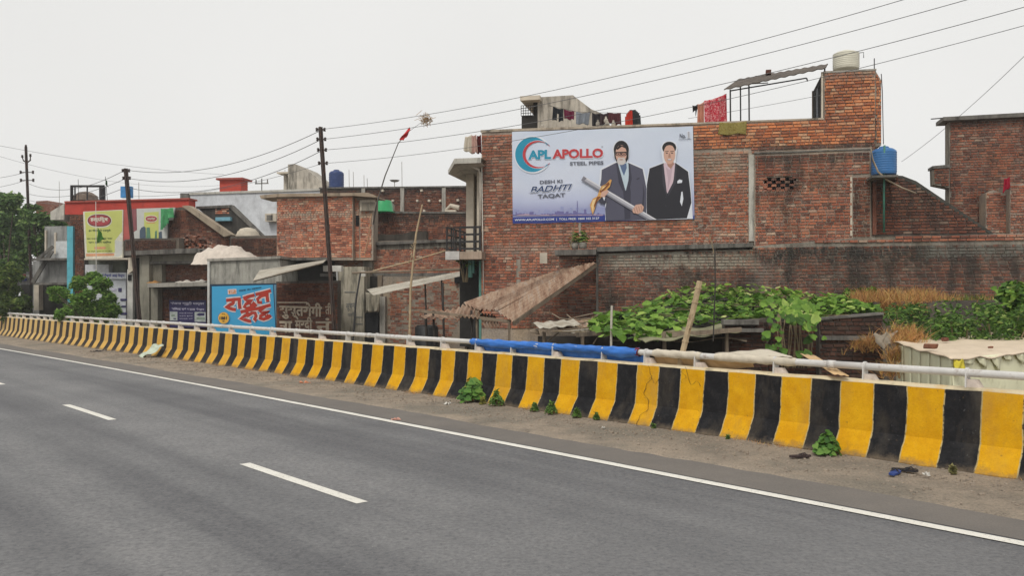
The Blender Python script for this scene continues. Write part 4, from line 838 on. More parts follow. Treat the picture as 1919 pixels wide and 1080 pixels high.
# low old brick walls right of it
LW = Fr(1500, 17.6, 4); lw2 = LW.thing('low_brick_wall', 'low blackened old brick wall with the vine trailing over it', 'wall')
B_BLK = brick_mat('blackened_brick', gain=.42, dirt=.7, dthr=.42, smear=.15)
m = MB(); LW.pris(m, [(1536,599),(1655,588),(1655,800),(1536,800)], .3, .05); wl = m.build('wall', MD, lw2); b3 = Bricks(LW, wl)
b3.add([(1537,601),(1654,590),(1654,720),(1537,720)], .3, B_BLK)
m = MB(); LW.pris(m, [(1358,603),(1440,597),(1440,800),(1358,800)], .1, -.2); m.build('wall', MD, lw2); b3.add([(1359,605),(1439,600),(1439,720),(1359,720)], .1, B_BLK)
m = MB(); LW.pris(m, [(1440,604),(1536,600),(1536,800),(1440,800)], -.15, -.3); m.build('wall', MD, lw2); b3.add([(1440,606),(1536,602),(1536,720),(1440,720)], -.15, B_BLK)
for x, y, w, h in ((1357,600,66,9),(1540,630,112,8),(1362,616,70,7)): m = MB(); LW.rect(m, x, y, x+w, y+h, .38, .05); m.build('concrete_lintel', CONCD, lw2)
m = MB(); m.box(LW.L(1536,597,.34), LW.L(1656,590,.0)+Vector((0,0,-.0))); 
m = MB(); LW.pris(m, [(1534,597),(1657,586),(1657,590),(1534,601)], .36, .0); m.build('coping', CONCD, lw2)
b3.finish(wl, 300, lambda x, y: y < 690 and not (1425 < x < 1545))
# ------- pumpkin vine
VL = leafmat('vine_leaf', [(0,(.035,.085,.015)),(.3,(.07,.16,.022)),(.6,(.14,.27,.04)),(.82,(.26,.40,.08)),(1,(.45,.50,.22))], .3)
vf = O3(1350, 590, 20.5); vine = vf.thing('pumpkin_vine', 'big leafed green vine sprawling over the shed roof below the brick wall', 'vine')
topl = [(1105,604),(1160,588),(1215,575),(1250,556),(1290,543),(1330,538),(1400,543),(1470,551),(1560,557),(1600,568),(1645,583)]
botl = [(1105,612),(1130,622),(1190,628),(1230,618),(1290,614),(1340,608),(1420,600),(1500,596),(1560,594),(1600,591),(1645,588)]
ip = lambda L_, x: float(np.interp(x, [p[0] for p in L_], [p[1] for p in L_]))
lvs = []; rv = random.Random(11)
def vy(x, py): return 24.0-(py-542)/75*6.0 if x < 1640 else 22
for i in range(1850):
    x = rv.uniform(1108, 1640); a = ip(topl, x); b = ip(botl, x); t = rv.random()
    if x < 1290 and rv.random() < .15: b += 12
    py = a+(b-a)*t; Y = vy(x, py)-rv.uniform(0,.3); p = vf.P(x, py, Y)+Vector((0,0,rv.uniform(-.02,.14)+.06*math.sin(x*.05)*math.sin(py*.2)))
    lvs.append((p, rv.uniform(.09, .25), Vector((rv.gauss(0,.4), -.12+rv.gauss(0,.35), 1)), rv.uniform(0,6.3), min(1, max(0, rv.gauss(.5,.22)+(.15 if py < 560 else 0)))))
for i in range(150):   # cascade over the wall
    x = rv.gauss(1490, 30); py = rv.uniform(568, 668); 
    if abs(x-1490) > 66-(py-570)*.12 or (py > 612 and (rv.random() < .45 or abs(x-1490) < 14)): continue
    Y = 17.0 if py > 600 else 17+(600-py)/32*1.5; p = vf.P(x, py, Y-rv.uniform(0,.35))
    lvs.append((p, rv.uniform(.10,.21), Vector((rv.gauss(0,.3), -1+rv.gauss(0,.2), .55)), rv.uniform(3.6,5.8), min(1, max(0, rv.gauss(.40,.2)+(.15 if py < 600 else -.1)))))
for i in range(30): lvs.append((vf.P(rv.uniform(1195,1235), rv.uniform(612,640), 17.2), rv.uniform(.10,.17), Vector((rv.gauss(0,.3), -1, .6)), rv.uniform(3.6,5.8), rv.random()*.6+.2))
order = sorted(range(len(lvs)), key=lambda i: (lvs[i][0]+vf.O).y-lvs[i][1]*8)
sing = set(order[:300]); lm = []
for q in range(10): m = MB(); put_leaf(m, (0,0,0), 1, 'heart', (0,0,1), 0, (q+.5)/10, rv.uniform(.6,1.6)); lm.append(m.mesh('leaf', VL))
rest = MB()
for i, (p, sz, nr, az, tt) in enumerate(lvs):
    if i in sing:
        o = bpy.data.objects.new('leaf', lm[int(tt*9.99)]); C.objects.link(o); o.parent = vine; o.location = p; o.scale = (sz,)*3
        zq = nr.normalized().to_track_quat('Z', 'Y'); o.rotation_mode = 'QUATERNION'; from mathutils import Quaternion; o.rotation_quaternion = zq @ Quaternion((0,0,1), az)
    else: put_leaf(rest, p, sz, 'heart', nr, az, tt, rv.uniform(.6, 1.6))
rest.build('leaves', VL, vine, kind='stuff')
m = MB()
for i in range(70):
    x = rv.uniform(1130, 1620); a = ip(topl, x); b = ip(botl, x); py = rv.uniform(a, b); p = vf.P(x, py, vy(x, py)); pts = [p+Vector((t*.5*math.cos(i)+.05*math.sin(t*5+i), t*.4*math.sin(i*1.7), .03*math.sin(t*3+i))) for t in range(4)]; m.tube(pts, .008, 4)
for i in range(16): x = rv.uniform(1455, 1520); m.tube([vf.P(x,590,17.3), vf.P(x+rv.uniform(-6,6),625,17.15), vf.P(x+rv.uniform(-12,12),690,17.2)], .012, 4)
m.build('stems', STEM, vine, kind='stuff')
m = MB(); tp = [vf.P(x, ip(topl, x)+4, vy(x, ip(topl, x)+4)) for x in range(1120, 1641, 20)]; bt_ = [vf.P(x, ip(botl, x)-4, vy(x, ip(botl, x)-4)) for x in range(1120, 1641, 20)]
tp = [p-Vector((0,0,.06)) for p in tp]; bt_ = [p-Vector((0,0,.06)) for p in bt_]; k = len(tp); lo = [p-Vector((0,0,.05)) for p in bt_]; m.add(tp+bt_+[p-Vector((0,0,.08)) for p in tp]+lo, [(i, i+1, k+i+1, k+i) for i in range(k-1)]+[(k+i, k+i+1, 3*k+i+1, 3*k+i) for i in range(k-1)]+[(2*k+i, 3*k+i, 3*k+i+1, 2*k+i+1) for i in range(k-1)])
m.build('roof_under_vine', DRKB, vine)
# ------- terrace with dry grass, weeds
TE_ = Fr(1760, 21.6, 9); te = TE_.thing('retaining_wall', 'dark low retaining wall with dry grass on top, below the long brick wall', 'wall')
m = MB(); TE_.pris(m, [(1640,566),(2060,560),(2060,760),(1640,760)], 0, -2.2); m.build('wall', MD, te); 
mb = MB(); m2 = MB(); rv = random.Random(21)
def blades(mb, p, h, n_, spread, lean=.5, w=.008):
    for i in range(n_):
        a = rv.uniform(0, 6.3); r = spread*rv.random(); b = Vector(p)+Vector((r*math.cos(a), r*math.sin(a), 0)); hh = h*rv.uniform(.4, 1); l_ = Vector((rv.gauss(0,lean)*hh, rv.gauss(0,lean)*hh, hh)); s_ = Vector((rv.uniform(-1,1), rv.uniform(-1,1), 0)).normalized()*w
        md = b+l_*.5+Vector((0,0,hh*.12)); mb.add([b-s_, b+s_, md+s_*.7, md-s_*.7, b+l_], [(0,1,2,3),(3,2,4)], 0, rv.random())
DG = leafmat('dry_grass', [(0,(.26,.13,.055)),(.4,(.46,.24,.10)),(.75,(.56,.35,.15)),(1,(.40,.34,.10))], .2); GG = leafmat('green_grass', [(0,(.05,.09,.02)),(.6,(.14,.20,.04)),(1,(.28,.27,.07))], .25)
go = TE_.O
for i in range(330):
    x = rv.uniform(1600, 1930) if i % 3 else rv.uniform(1600, 1750); d = rv.uniform(-1.9, -.05); q = TE_.w(x, 563, d); q.z = TE_.w(1700, 564, 0).z-.05
    dens = 1 if x < 1760 else (.5 if x < 1850 else .9); h = (.42 if x < 1760 else .30)*rv.uniform(.6, 1.25)
    if rv.random() < dens: blades(mb if (x < 1780 or rv.random() < .4) else m2, q-go, h, 16, .18, .35)
for i in range(60):
    q = TE_.w(rv.uniform(1650, 1740), 566, .06)-go; blades(mb, q-Vector((0,0,rv.uniform(.0,.35))), .25, 10, .1, .8)
o = mb.build('dry_grass', DG, None, TE_); o.rotation_euler = (0,0,0); tag(o, 'dry orange grass growing along the foot of the long brick wall', 'grass'); o['kind'] = 'stuff'
o = m2.build('green_grass', GG, None, TE_); o.rotation_euler = (0,0,0); tag(o, 'yellow green grass tufts at the wall foot near the right edge', 'grass'); o['kind'] = 'stuff'
mb = MB(); f = O3(1650, 630, 16.5)
for cx, cy, Y, n_ in ((1620,640,17.0,50),(1640,636,16.9,40),(1690,622,16.5,80),(1710,626,16.2,70),(1700,634,16,60),(1680,660,15.8,60),(1668,690,15.6,50)):
    for i in range(n_): q = f.P(cx+rv.gauss(0,13), cy+rv.gauss(0,6)+12, Y); blades(mb, q, .26, 4, .04, .7, .006)
o = mb.build('dry_grass', DG, None); o.location = f.O; tag(o, 'tangle of dry orange grass at the broken end of the low wall', 'grass'); o['kind'] = 'stuff'
WL = leafmat('weed_leaf', [(0,(.035,.08,.02)),(.4,(.07,.15,.03)),(.8,(.13,.25,.05)),(1,(.24,.32,.09))], .3)
def bush(px, py, Y, r, n_, sz, label, kind='long', flat=.8, mat=None, group=None, nclump=7, zb=GZ, name='bush', spread=1):
    f = O3(px, py, Y); root = f.thing(name, label, 'bush', group); root.location.z = zb; rz = f.O.z-zb; rr_ = random.Random(int(px*7+py))
    cl = [((rr_.uniform(-1,1)*r*spread, rr_.uniform(-.6,.6)*r, rz+rr_.uniform(-.8,.6)*r*flat), r*rr_.uniform(.35,.6)) for _ in range(nclump)]
    m = crown(cl, n_, sz, kind, flat, rr_); m.build('foliage', mat or WL, root)
    m = MB()
    for c, q in cl: m.tube([(c[0]*.2, c[1]*.2, max(0, rz-r*2.2)), (c[0]*.6, c[1]*.6, rz-r*.7), c], [.03, .018, .008], 5)
    m.build('stems', STEM, root)
bush(1700, 600, 18.5, .5, 520, .12, 'leafy weed bush left of the others in front of the retaining wall', group='weeds behind the plastic shed')
bush(1762, 604, 18.5, .52, 560, .12, 'leafy weed bush in the middle of the row below the dry grass', group='weeds behind the plastic shed')
bush(1822, 600, 18.2, .58, 640, .13, 'feathery weed bush right of the middle in the row below the dry grass', group='weeds behind the plastic shed')
bush(1872, 604, 17.4, .6, 700, .13, 'dark weed bush behind the rear plastic roof with bricks', group='weeds behind the plastic shed')
bush(1745, 622, 16.8, .5, 700, .11, 'low weed bush just above the cream plastic roof', group='weeds behind the plastic shed')
bush(1800, 622, 17.2, .5, 700, .11, 'low dark weed bush left of the rear plastic roof', group='weeds behind the plastic shed')
bush(1915, 572, 18.5, .75, 1000, .15, 'bright green bush at the right edge below the long brick wall', 'heart', mat=VL)
bush(1608, 562, 23.2, .4, 260, .13, 'small green creeper where the vine meets the dry grass', 'heart', mat=VL, zb=0)
f = O3(1658, 640, 16.2); m = MB(); c = [f.P(1637,628,16.4), f.P(1680,622,16.4), f.P(1672,640,16.1), f.P(1654,657,16.1)]
m.sheet(c[0], c[1], c[2], c[3], 12, 10, lambda u, v: (.02*math.sin(v*9), .05*math.sin(u*11+v*4), .03*math.sin(u*14)), 0, .006); o = m.build('sack_cloth', fab('sack_cloth_grey', (.26,.22,.17)), None, smooth=True); o.location = f.O; tag(o, 'grey brown sacking hung on the broken end of the low wall', 'sacking')
# ------- plastic sheeted shed at lower right
A = Vector((7.29,16.2,0)); Bq = Vector((6.34,12.3,0)); Cq = Vector((9.9,15.07,0)); Dq = A+(Cq-Bq); zt = 1.147
PLY = plain('greenish_plastic_sheet', (.86,.85,.60), .4, .08, 1.5, ((.48,.46,.24), 2.5, .56, .5), spec=.5); PLC = plain('cream_plastic_sheet', (.66,.54,.40), .5, .08, 2, ((.35,.28,.18), 7, .6, .5), spec=.4)
root = bpy.data.objects.new('plastic_sheet_shed', None); C.objects.link(root); root.location = (Bq.x, Bq.y, GZ); tag(root, 'low shed wrapped in pale greenish plastic with a cream sheet roof at lower right', 'shed'); o0 = root.location.copy()
def wall2(P0, P1, name, mat, nu, z0=-1.2, z1=None, wob=.03):
    z1 = zt if z1 is None else z1; m = MB(); a, b = P0-o0, P1-o0; n_ = (b-a).cross(Vector((0,0,1))).normalized(); n_.z = 0
    q = [Vector((a.x,a.y,z0-o0.z)), Vector((b.x,b.y,z0-o0.z)), Vector((b.x,b.y,z1-o0.z)), Vector((a.x,a.y,z1-o0.z))]
    m.sheet(*q, nu, 24, lambda u, v: tuple(n_*(wob*(math.sin(u*17+v*3)*.5+math.sin(u*31-v*7)*.3+math.sin((u*9+v*11))*.5)*(1.15-v))), 0, .01); return m.build(name, mat, root, smooth=True)
for i in range(6):       # boarded left side
    t0, t1 = i/6, (i+1)/6; a = A+(Bq-A)*t0; b = A+(Bq-A)*(t1-.012); wall2(a, b, 'side_panel', PLY, 4, wob=.012)
wall2(Bq+Vector((.01,0,0)), Cq, 'front_sheet', PLY, 60)
m = MB(); up_ = lambda p, z: Vector((p.x-o0.x, p.y-o0.y, z-o0.z)); ov = .1
dA = (A-Bq).normalized()*ov; dC = (Cq-Bq).normalized()*ov
m.sheet(up_(Bq-dA-dC, zt+.01), up_(Cq-dA+dC, zt+.03), up_(Dq+dA+dC, zt+.06), up_(A+dA-dC, zt+.05), 46, 30, lambda u, v: (0,0,.012*math.sin(u*15+v*9)+.010*math.sin(v*23-u*5)+.006*math.sin(u*41)-.05*max(0,.06-v)*10*abs(math.sin(u*16))), 0, .02); m.build('roof_sheet', PLC, root, smooth=True)
m = MB()
for i in range(9):
    t = .06+.1*i; p = up_(Bq+(Cq-Bq)*t-dA*.6, zt-.02); m.sheet(p, p+(Cq-Bq).normalized()*.42, p+(Cq-Bq).normalized()*.34+Vector((0,0,-.10-.08*(i%3))), p+(Cq-Bq).normalized()*.1+Vector((0,0,-.07)), 6, 4, lambda u, v: (0,.02*math.sin(u*9),0), 0, .006)
m.build('hanging_flap', PLY, root, smooth=True, kind='stuff')
YEL = plain('yellow_rag', (.62,.52,.05), .7)
m = MB(); p = up_(Bq-dA*.9+(Cq-Bq)*.0, zt-.02); m.sheet(p, p+Vector((.22,.12,0)), p+Vector((.2,.1,-.24)), p+Vector((.03,0,-.2)), 7, 7, lambda u, v: (0,.03*math.sin(u*8+v*5),.02*math.sin(u*11)), 0, .006); m.build('yellow_rag', YEL, root, smooth=True)
def stone(p, s, label, grp, mat, nm='stone', cat='stone'):
    m = MB(); rl = random.Random(int(p.x*100)); vs = []
    m.box((-s, -s*.6, 0), (s, s*.6, s*.75)); m.v = [(x*rl.uniform(.8,1.15), y*rl.uniform(.8,1.15), z*rl.uniform(.8,1.15)) for x, y, z in m.v]
    o = m.build(nm, mat, None); o.location = p; o.rotation_euler = (0,0,rl.uniform(0,3)); bv = o.modifiers.new('b', 'BEVEL'); bv.width = s*.18; bv.segments = 2; tag(o, label, cat, grp)
SB = brick_mat('loose_brick', gain=.55, dirt=.5, dthr=.45, smear=.1)
def onroof(px, py): r = Vector(((px-960)/F, 1, -(py-HOR)/F)); t = (zt+.07-CH)/r.z; q = r*t; q.z += CH; return q
for px, py, s, lb_ in ((1745,654,.10,'broken brick lying on the cream plastic roof near its left corner'),(1771,640,.09,'dark brick at the back edge of the cream plastic roof'),(1857,653,.04,'tiny stone on the middle of the cream plastic roof')): stone(onroof(px, py), s, lb_, 'bricks weighing down the plastic roofs', SB, 'loose_brick', 'brick')
# rear plastic roof with bricks
f = O3(1880, 630, 19.6); r2 = f.thing('rear_plastic_shed', 'low shed with crumpled pale plastic roof weighted with bricks behind the front one', 'shed'); P = f.P
m = MB(); c = [P(1826,636,18.3), P(1990,640,17.6), P(1990,612,21), P(1838,618,21)]; m.sheet(*c, 30, 14, lambda u, v: (0,0,.05*math.sin(u*14+v*6)+.03*math.sin(u*30-v*9)), 0, .02); m.build('roof_sheet', PLC, r2, smooth=True)
m = MB(); c = [P(1826,637,18.3), P(1990,641,17.6), P(1990,760,17.6), P(1832,760,18.3)]; m.sheet(*c, 30, 8, lambda u, v: (0,.05*math.sin(u*24),0), 0, .01); m.build('side_sheet', PLY, r2, smooth=True)
for px, py, Y, s, lb_ in ((1846,621,20,.12,'leftmost dark brick on the rear plastic roof'),(1858,622,20,.11,'second dark brick from the left on the rear plastic roof'),(1888,619,20.2,.13,'long dark brick at the back of the rear plastic roof'),(1880,628,19,.12,'tilted brown brick in the middle of the rear plastic roof'),(1908,633,18.6,.14,'brown brick at the right edge on the rear plastic roof')): stone(W3(px, py, Y)+Vector((0,0,.02)), s, lb_, 'bricks weighing down the plastic roofs', SB, 'loose_brick', 'brick')
f = O3(1915, 613, 20); m = MB(); m.tube([(0,0,0),(0,0,.12),(0,0,.17)], [.05,.05,.02], 10); o = m.build('plastic_bottle', plain('white_plastic', (.7,.7,.68), .4), None, smooth=True); o.location = W3(1914, 622, 20)+Vector((0,0,.03)); tag(o, 'small white bottle standing on the rear plastic roof at the right edge', 'bottle')
# cloths tied at the rail on the right of the blue tarpaulin
PEA = plain('peach_tarpaulin', (.56,.38,.20), .7, .15, 4); CRM = plain('cream_rag', (.58,.52,.42), .9, .12, 8)
def hang(s0, s1, drop, mat, label, name='tarpaulin', cat='tarpaulin', off=.06):
    m = MB(); vs = []; na = 40
    for i in range(na+1):
        s = s0+(s1-s0)*i/na; t = i/na
        for j in range(7): g = j/6; vs.append(RP(s, RO+off+.10*g+.012*math.sin(s*19+g*4), RZ-.03-g*drop*(1-.55*t)-.012*math.sin(s*7)))
    m.add(vs, [(i*7+j, i*7+j+1, (i+1)*7+j+1, (i+1)*7+j) for i in range(na) for j in range(6)]); m.sheet
    tag(m.build(name, mat, None, smooth=True), label, cat)
hang(5.1, 3.35, .24, PEA, 'peach coloured tarpaulin under the rail right of the blue one')
def wrap(s0, s1, mat, label, r0=.055, seed=1, name='rag'):
    m = MB(); vs = []; na = int(abs(s1-s0)/.02); rl = random.Random(seed)
    for i in range(na+1):
        s = s0+(s1-s0)*i/na; e = min(1, i/3, (na-i)/3)
        for j in range(12): a = 2*PI*j/12; r = r0+.004*e+.014*e*abs(MN.noise(Vector((s*9, j*.8, seed))))+.004*math.sin(a*2+s*20)*e; vs.append(RP(s, RO+r*math.cos(a), RZ+r*math.sin(a)))
    m.add(vs, [(i*12+j, i*12+(j+1)%12, (i+1)*12+(j+1)%12, (i+1)*12+j) for i in range(na) for j in range(12)]); tag(m.build(name, mat, None, smooth=True), label, 'rag')
wrap(5.05, 4.15, CRM, 'cream rags bound round the rail just right of the blue tarpaulin', seed=2); wrap(3.9, 2.6, CRM, 'long cream rag rope lying along the rail above the cracked stripe', .052, 4)
wrap(5.42, 5.33, plain('maroon_rag', (.16,.02,.03), .9), 'maroon rag knotted round the rail at the right end of the blue tarpaulin', .066, 6)
# cream bundle by the rail around 1460..1480 px and brown fold
f = O3(1470, 672, 10.9); m = MB()
def fold(pp, mat, label, Y, name='cloth', cat='cloth', wob=.006):
    f = O3(*pp[0], Y[0]); m = MB(); c = [f.P(*q, y) for q, y in zip(pp, Y)]; m.sheet(*c, 14, 8, lambda u, v: (0, wob*math.sin(u*11+v*4), wob*math.sin(u*17+v*2)), 0, .008); o = m.build(name, mat, None, smooth=True); o.location = f.O; tag(o, label, cat)
fold([(1340,663),(1440,655),(1486,670),(1420,668)], CRM, 'cream cloth draped behind the rail over the dark gap', (13.5,13.2,11.6,12.2))
fold([(1500,664),(1530,668),(1592,706),(1560,702)], PEA, 'tan folded tarpaulin edge running down behind the rail', (12.6,12.4,10.9,11.0), 'tarpaulin', 'tarpaulin')
# bamboo poles standing behind the rail
def pole(pts, r, mat, label, name='bamboo_pole', cat='pole', knots=0, ns=8):
    f = O3(*pts[-1]); m = MB(); P_ = [f.P(*q) for q in pts]
    m.tube(P_, r, ns)
    for i in range(knots):
        t = (i+.5)/knots; k = t*(len(P_)-1); j = min(int(k), len(P_)-2); q = P_[j].lerp(P_[j+1], k-j); d = (P_[j+1]-P_[j]).normalized()*.012; rr_ = (r if not isinstance(r, list) else r[j])*1.22; m.tube([q-d, q+d], rr_, ns)
    o = m.build(name, mat, None, smooth=False); o.location = f.O; return tag(o, label, cat)
pole([(1147,573,16.4),(1146,610,16.4),(1145,760,16.4)], .022, PALE, 'short pale post standing behind the blue tarpaulin', 'post', 'post')
pole([(1312,527,13.2),(1300,580,13.2),(1280,660,13.2),(1268,720,13.2)], .045, BAMB, 'thick bamboo pole leaning in front of the vine', knots=6)
pole([(1340,465,16.5),(1341,530,16.5),(1337,640,16.5)], .014, DRKB, 'thin dark rod rising out of the vine', 'rod', 'rod')
pole([(1330,440,22.8),(1340,480,22.6)], .012, STEM, 'thin twig leaning on the brick wall above the vine', 'twig', 'twig', ns=5)
m = MB(); f = O3(1300, 600, 13.15)
for i in range(5): m.sheet(f.P(1293-i*.5,588+i*6,13.12), f.P(1301-i,590+i*6,13.1), f.P(1299-i,598+i*6,13.1), f.P(1292-i,598+i*6,13.12), 4, 4, lambda u, v: (0,.03*math.sin(u*5+i),0), 0, .004)
o = m.build('rag', BAMB, None); o.location = f.O; tag(o, 'shredded pale rag tied round the leaning bamboo pole', 'rag'); o['kind'] = 'stuff'
# ================================================================ TERRACED BRICK HOUSES IN THE MIDDLE
def BM(name, **k): return brick_mat(name, **k)
NB = Fr(780, 37, 9); nb = NB.thing('terraced_brick_house', 'low stepped brick house with three terrace walls between the pole and the balcony', 'house')
zz_ = lambda fr, px, py, d=0: fr.w(px, py, d).z
BN2 = BM('terrace_brick', gain=.75, dirt=.5, dthr=.47, smear=.4, bands=[(zz_(NB,780,418), zz_(NB,780,396), (.045,.042,.038), .9, -20, 5)])
BN3 = BM('terrace_brick_lower', gain=.95, dirt=.4, dthr=.5, smear=.4, bands=[(zz_(NB,780,470,3), zz_(NB,780,452,3), (.04,.038,.036), .95, -20, 5)])
m = MB(); NB.pris(m, [(676,399),(880,400),(880,470),(676,470)], 0, -.25); w = m.build('wall', MD, nb); b4 = Bricks(NB, w)
b4.add([(677,400),(880,401),(880,455),(677,455)], 0, BN2)
m = MB(); NB.pris(m, [(674,396),(882,397),(882,400),(674,400)], .06, -.3); m.build('coping', CONCD, nb)
m = MB(); NB.pris(m, [(700,440),(755,439),(770,434),(800,434),(800,452),(700,452)], 1.2, .9); m.build('soot_block', stained('sooty_render', (.08,.07,.06), thr=.4), nb)
m = MB(); NB.pris(m, [(600,455),(880,448),(880,520),(600,520)], 3, 0); m.build('wall', MO, nb)
b4.add([(702,468),(880,462),(880,512),(702,512)], 3, BN3); b4.add([(622,474),(680,472),(680,512),(622,512)], 3, B_TAN)
m = MB(); NB.pris(m, [(618,457),(882,447),(882,452),(618,463)], 3.15, 0); m.build('slab', CONCD, nb)
m = MB(); NB.pris(m, [(620,463),(880,453),(880,463),(620,472)], 3.03, 2.9); m.build('concrete_band', stained('mouldy_band', (.20,.18,.15), thr=.42, ssc=6), nb)
m = MB(); NB.rect(m, 682, 462, 698, 514, 3.08, 2.8); m.build('concrete_column', CONC, nb)
m = MB(); NB.pris(m, [(589,466),(620,464),(620,478),(589,478)], 3.1, 1); m.build('slab', CONCD, nb)
m = MB(); NB.rect(m, 600, 512, 880, 518, 3.4, 0); m.build('slab', CONCD, nb)
# ground floor
B_G = BM('plastered_brick', gain=.85, dirt=.3, dthr=.5, smear=1.0, mc=(.26,.225,.185))
m = MB(); NB.rect(m, 716, 518, 872, 700, 4.0, 3); m.build('wall', mortar('mortar_thick', (.25,.215,.175), dirt=.4, dthr=.5), nb)
b4.add([(728,556),(740,530),(862,520),(866,600),(850,640),(724,650)], 4.0, B_G, gap=.25, rag=.15, bow=.006)
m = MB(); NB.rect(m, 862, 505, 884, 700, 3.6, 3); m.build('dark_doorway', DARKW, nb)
m = MB(); NB.rect(m, 852, 515, 870, 531, 4.15, 4.0); m.build('dark_window', BLK, nb)
MOULD = stained('mouldy_cream_plaster', (.42,.38,.30), (.07,.07,.055), .85, .46, ssc=3)
m = MB(); NB.rect(m, 634, 500, 683, 700, 4.4, 3.4); m.build('plaster_pier', MOULD, nb)
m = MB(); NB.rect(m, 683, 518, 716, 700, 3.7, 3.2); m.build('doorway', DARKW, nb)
m = MB(); NB.rect(m, 708, 516, 716, 560, 4.1, 3.9); m.build('timber_post', WOOD, nb); m = MB(); NB.rect(m, 712, 556, 722, 700, 4.2, 3.9); m.build('door_jamb', CONC, nb)
m = MB(); NB.rect(m, 684, 587, 709, 700, 4.3, 4.2); m.build('dark_panel', plain('dark_door', (.012,.013,.015), .6), nb)
m = MB(); m.tube([NB.L(632,508,4.45), NB.L(637,640,4.45)], .035, 6); m.build('white_pipe', plain('white_pipe', (.5,.5,.48), .6), nb)
NAVP = plain('faded_paint', (.14,.15,.15), .9, .3, 8)
for t_, q in (('सूचना', [(649,570),(668,568),(668,582),(649,584)]), ('यहाँ', [(652,586),(664,585),(664,594),(652,595)])): letter(nb, NB, t_, q, 4.41, NAVP, .01)
for y in (547, 594, 607): m = MB(); NB.rect(m, 646 if y == 547 else 666, y, 666 if y == 547 else 680, y+1.6, 4.415, 4.4); m.build('painted_line', NAVP, nb)
cl_ = lambda px, lab, d, mat, nm='cloth': cloth(px, mat, lab, nm, nm, d=d, fr=NB, wob=.06)
cloth([(685,548),(714,548),(709,585),(686,585)], MOULD, 'crumpled pale tarpaulin hung across the top of the dark doorway', 'tarpaulin', 'tarpaulin', d=4.6, fr=NB, wob=.09)
m = MB(); NB.rect(m, 782, 608, 818, 660, 5.2, 4.2)
f = NB.sub(800, 700, 4.8, GZ); m = MB(); m.lathe([(.36,0),(.42,.3),(.44, zz_(NB,800,614,4.8)-GZ),(.36, zz_(NB,800,610,4.8)-GZ),(0, zz_(NB,800,610,4.8)-GZ)], (0,0,0), 20); tag(m.build('drum', plain('black_drum', (.02,.021,.022), .5), None, f, smooth=True), 'black drum standing against the plastered brick wall under the awning', 'drum')
# --- rear long dark wall with columns
RWl = Fr(780, 46, 9); rw = RWl.thing('rear_brick_building', 'long dark topped brick building behind the stepped house', 'building')
BN1 = BM('rear_brick', gain=.62, dirt=.55, dthr=.46, smear=.35, bands=[(zz_(RWl,780,362), zz_(RWl,780,350), (.035,.033,.032), .9, -30, 5)])
m = MB(); RWl.pris(m, [(600,353),(884,350),(884,470),(600,470)], 0, -5); w1 = m.build('wall', MD, rw); b5 = Bricks(RWl, w1)
b5.add([(602,356),(884,352),(884,400),(602,402)], 0, BN1); b5.finish(w1, 150, lambda x, y: x > 690 and y < 396 and x < 872)
m = MB(); RWl.pris(m, [(598,351),(886,348),(886,351),(598,354)], .1, -5.1); m.build('coping', CONCD, rw)
for x in (681, 754, 832): m = MB(); RWl.rect(m, x-3.5, 352, x+3.5, 400, .1, 0); m.build('concrete_column', CONC, rw)
for i, (x, y) in enumerate(((717,357),(790,357),(736,376),(782,376),(804,376),(825,376),(858,375),(795,395))): m = MB(); RWl.rect(m, x-2, y-2, x+2, y+2, .2, 0); m.build('pale_bracket', KRM, rw)
b4.finish(w, 300, lambda x, y: (700 < x < 870))
f = RWl.sub(740, 352, -1); m = MB(); m.tube([(0,0,0),(0,0,.35)], .02, 5); m.lathe([(0,0),(.2,.05),(.28,.12)], (0,0,.3), 16); tag(m.build('satellite_dish', CONC, None, f), 'small grey satellite dish on the roof of the rear brick building', 'dish')
f = RWl.sub(845, 398, .6); m = MB(); m.box((-.3,-.1,0),(.3,.2,.12)); m.tube([(-.3,0,.1),(.0,0,.35),(.45,0,.22)], [.05,.12,.14], 8); tag(m.build('pale_bundle', KRM, None, f), 'pale bundle lying on the second terrace wall left of the balcony', 'bundle')
# green tub
f = NB.sub(718, 398, .5); root = f.thing('plastic_tub', 'upturned green plastic tub on the terrace wall', 'tub'); m = MB(); m.lathe([(.50,0),(.50,.03),(.44,.05),(.38,.46),(.34,.5),(0,.5)], (0,0,0), 28); m.build('tub', plain('green_plastic', (.03,.30,.11), .4, .1), root, smooth=True)
f = NB.sub(733, 398, .1); m = MB(); m.lathe([(.22,0),(.23,.02),(.20,.04),(0,.05)], (0,0,0), 24); m.v = [(x, z*1.0-.0, y*1.0+.23) for x, y, z in m.v]; o = m.build('basin', CONC, None, f, smooth=True); o.rotation_euler.y = -.3; tag(o, 'grey round basin leaning against the green tub', 'basin')
m = MB(); NB.rect(m, 678, 376, 700, 398, -.5, -.8); m.build('small_parapet', CONCL, nb)
# ================================================================ BRICK HOUSE BEHIND THE POLE
PH = Fr(515, 34, 8); ph = PH.thing('brick_house', 'tall orange brick box house behind the electric pole', 'house')
B_P = BM('pink_brick', ramp=[(0,(.22,.075,.05)),(.3,(.38,.13,.075)),(.6,(.46,.17,.10)),(.85,(.52,.24,.15)),(1,(.50,.38,.28))], gain=1.12, dirt=.4, dthr=.52, smear=.8, bands=[(zz_(PH,600,408), zz_(PH,600,396), (.42,.36,.28), .8, -20, 5)])
m = MB(); PH.pris(m, [(519,368),(662,363),(662,488),(519,488)], 0, -1.6); w = m.build('wall', MO, ph); b6 = Bricks(PH, w)
holes = [[(x-2.5,y-1.5),(x+2.5,y-1.5),(x+2.5,y+3),(x-2.5,y+3)] for x, y in ((564,417),(604,417),(647,417),(531,450),(612,448),(534,417))]
b6.add([(520,371),(661,366),(661,484),(520,484)], 0, B_P, holes=holes)
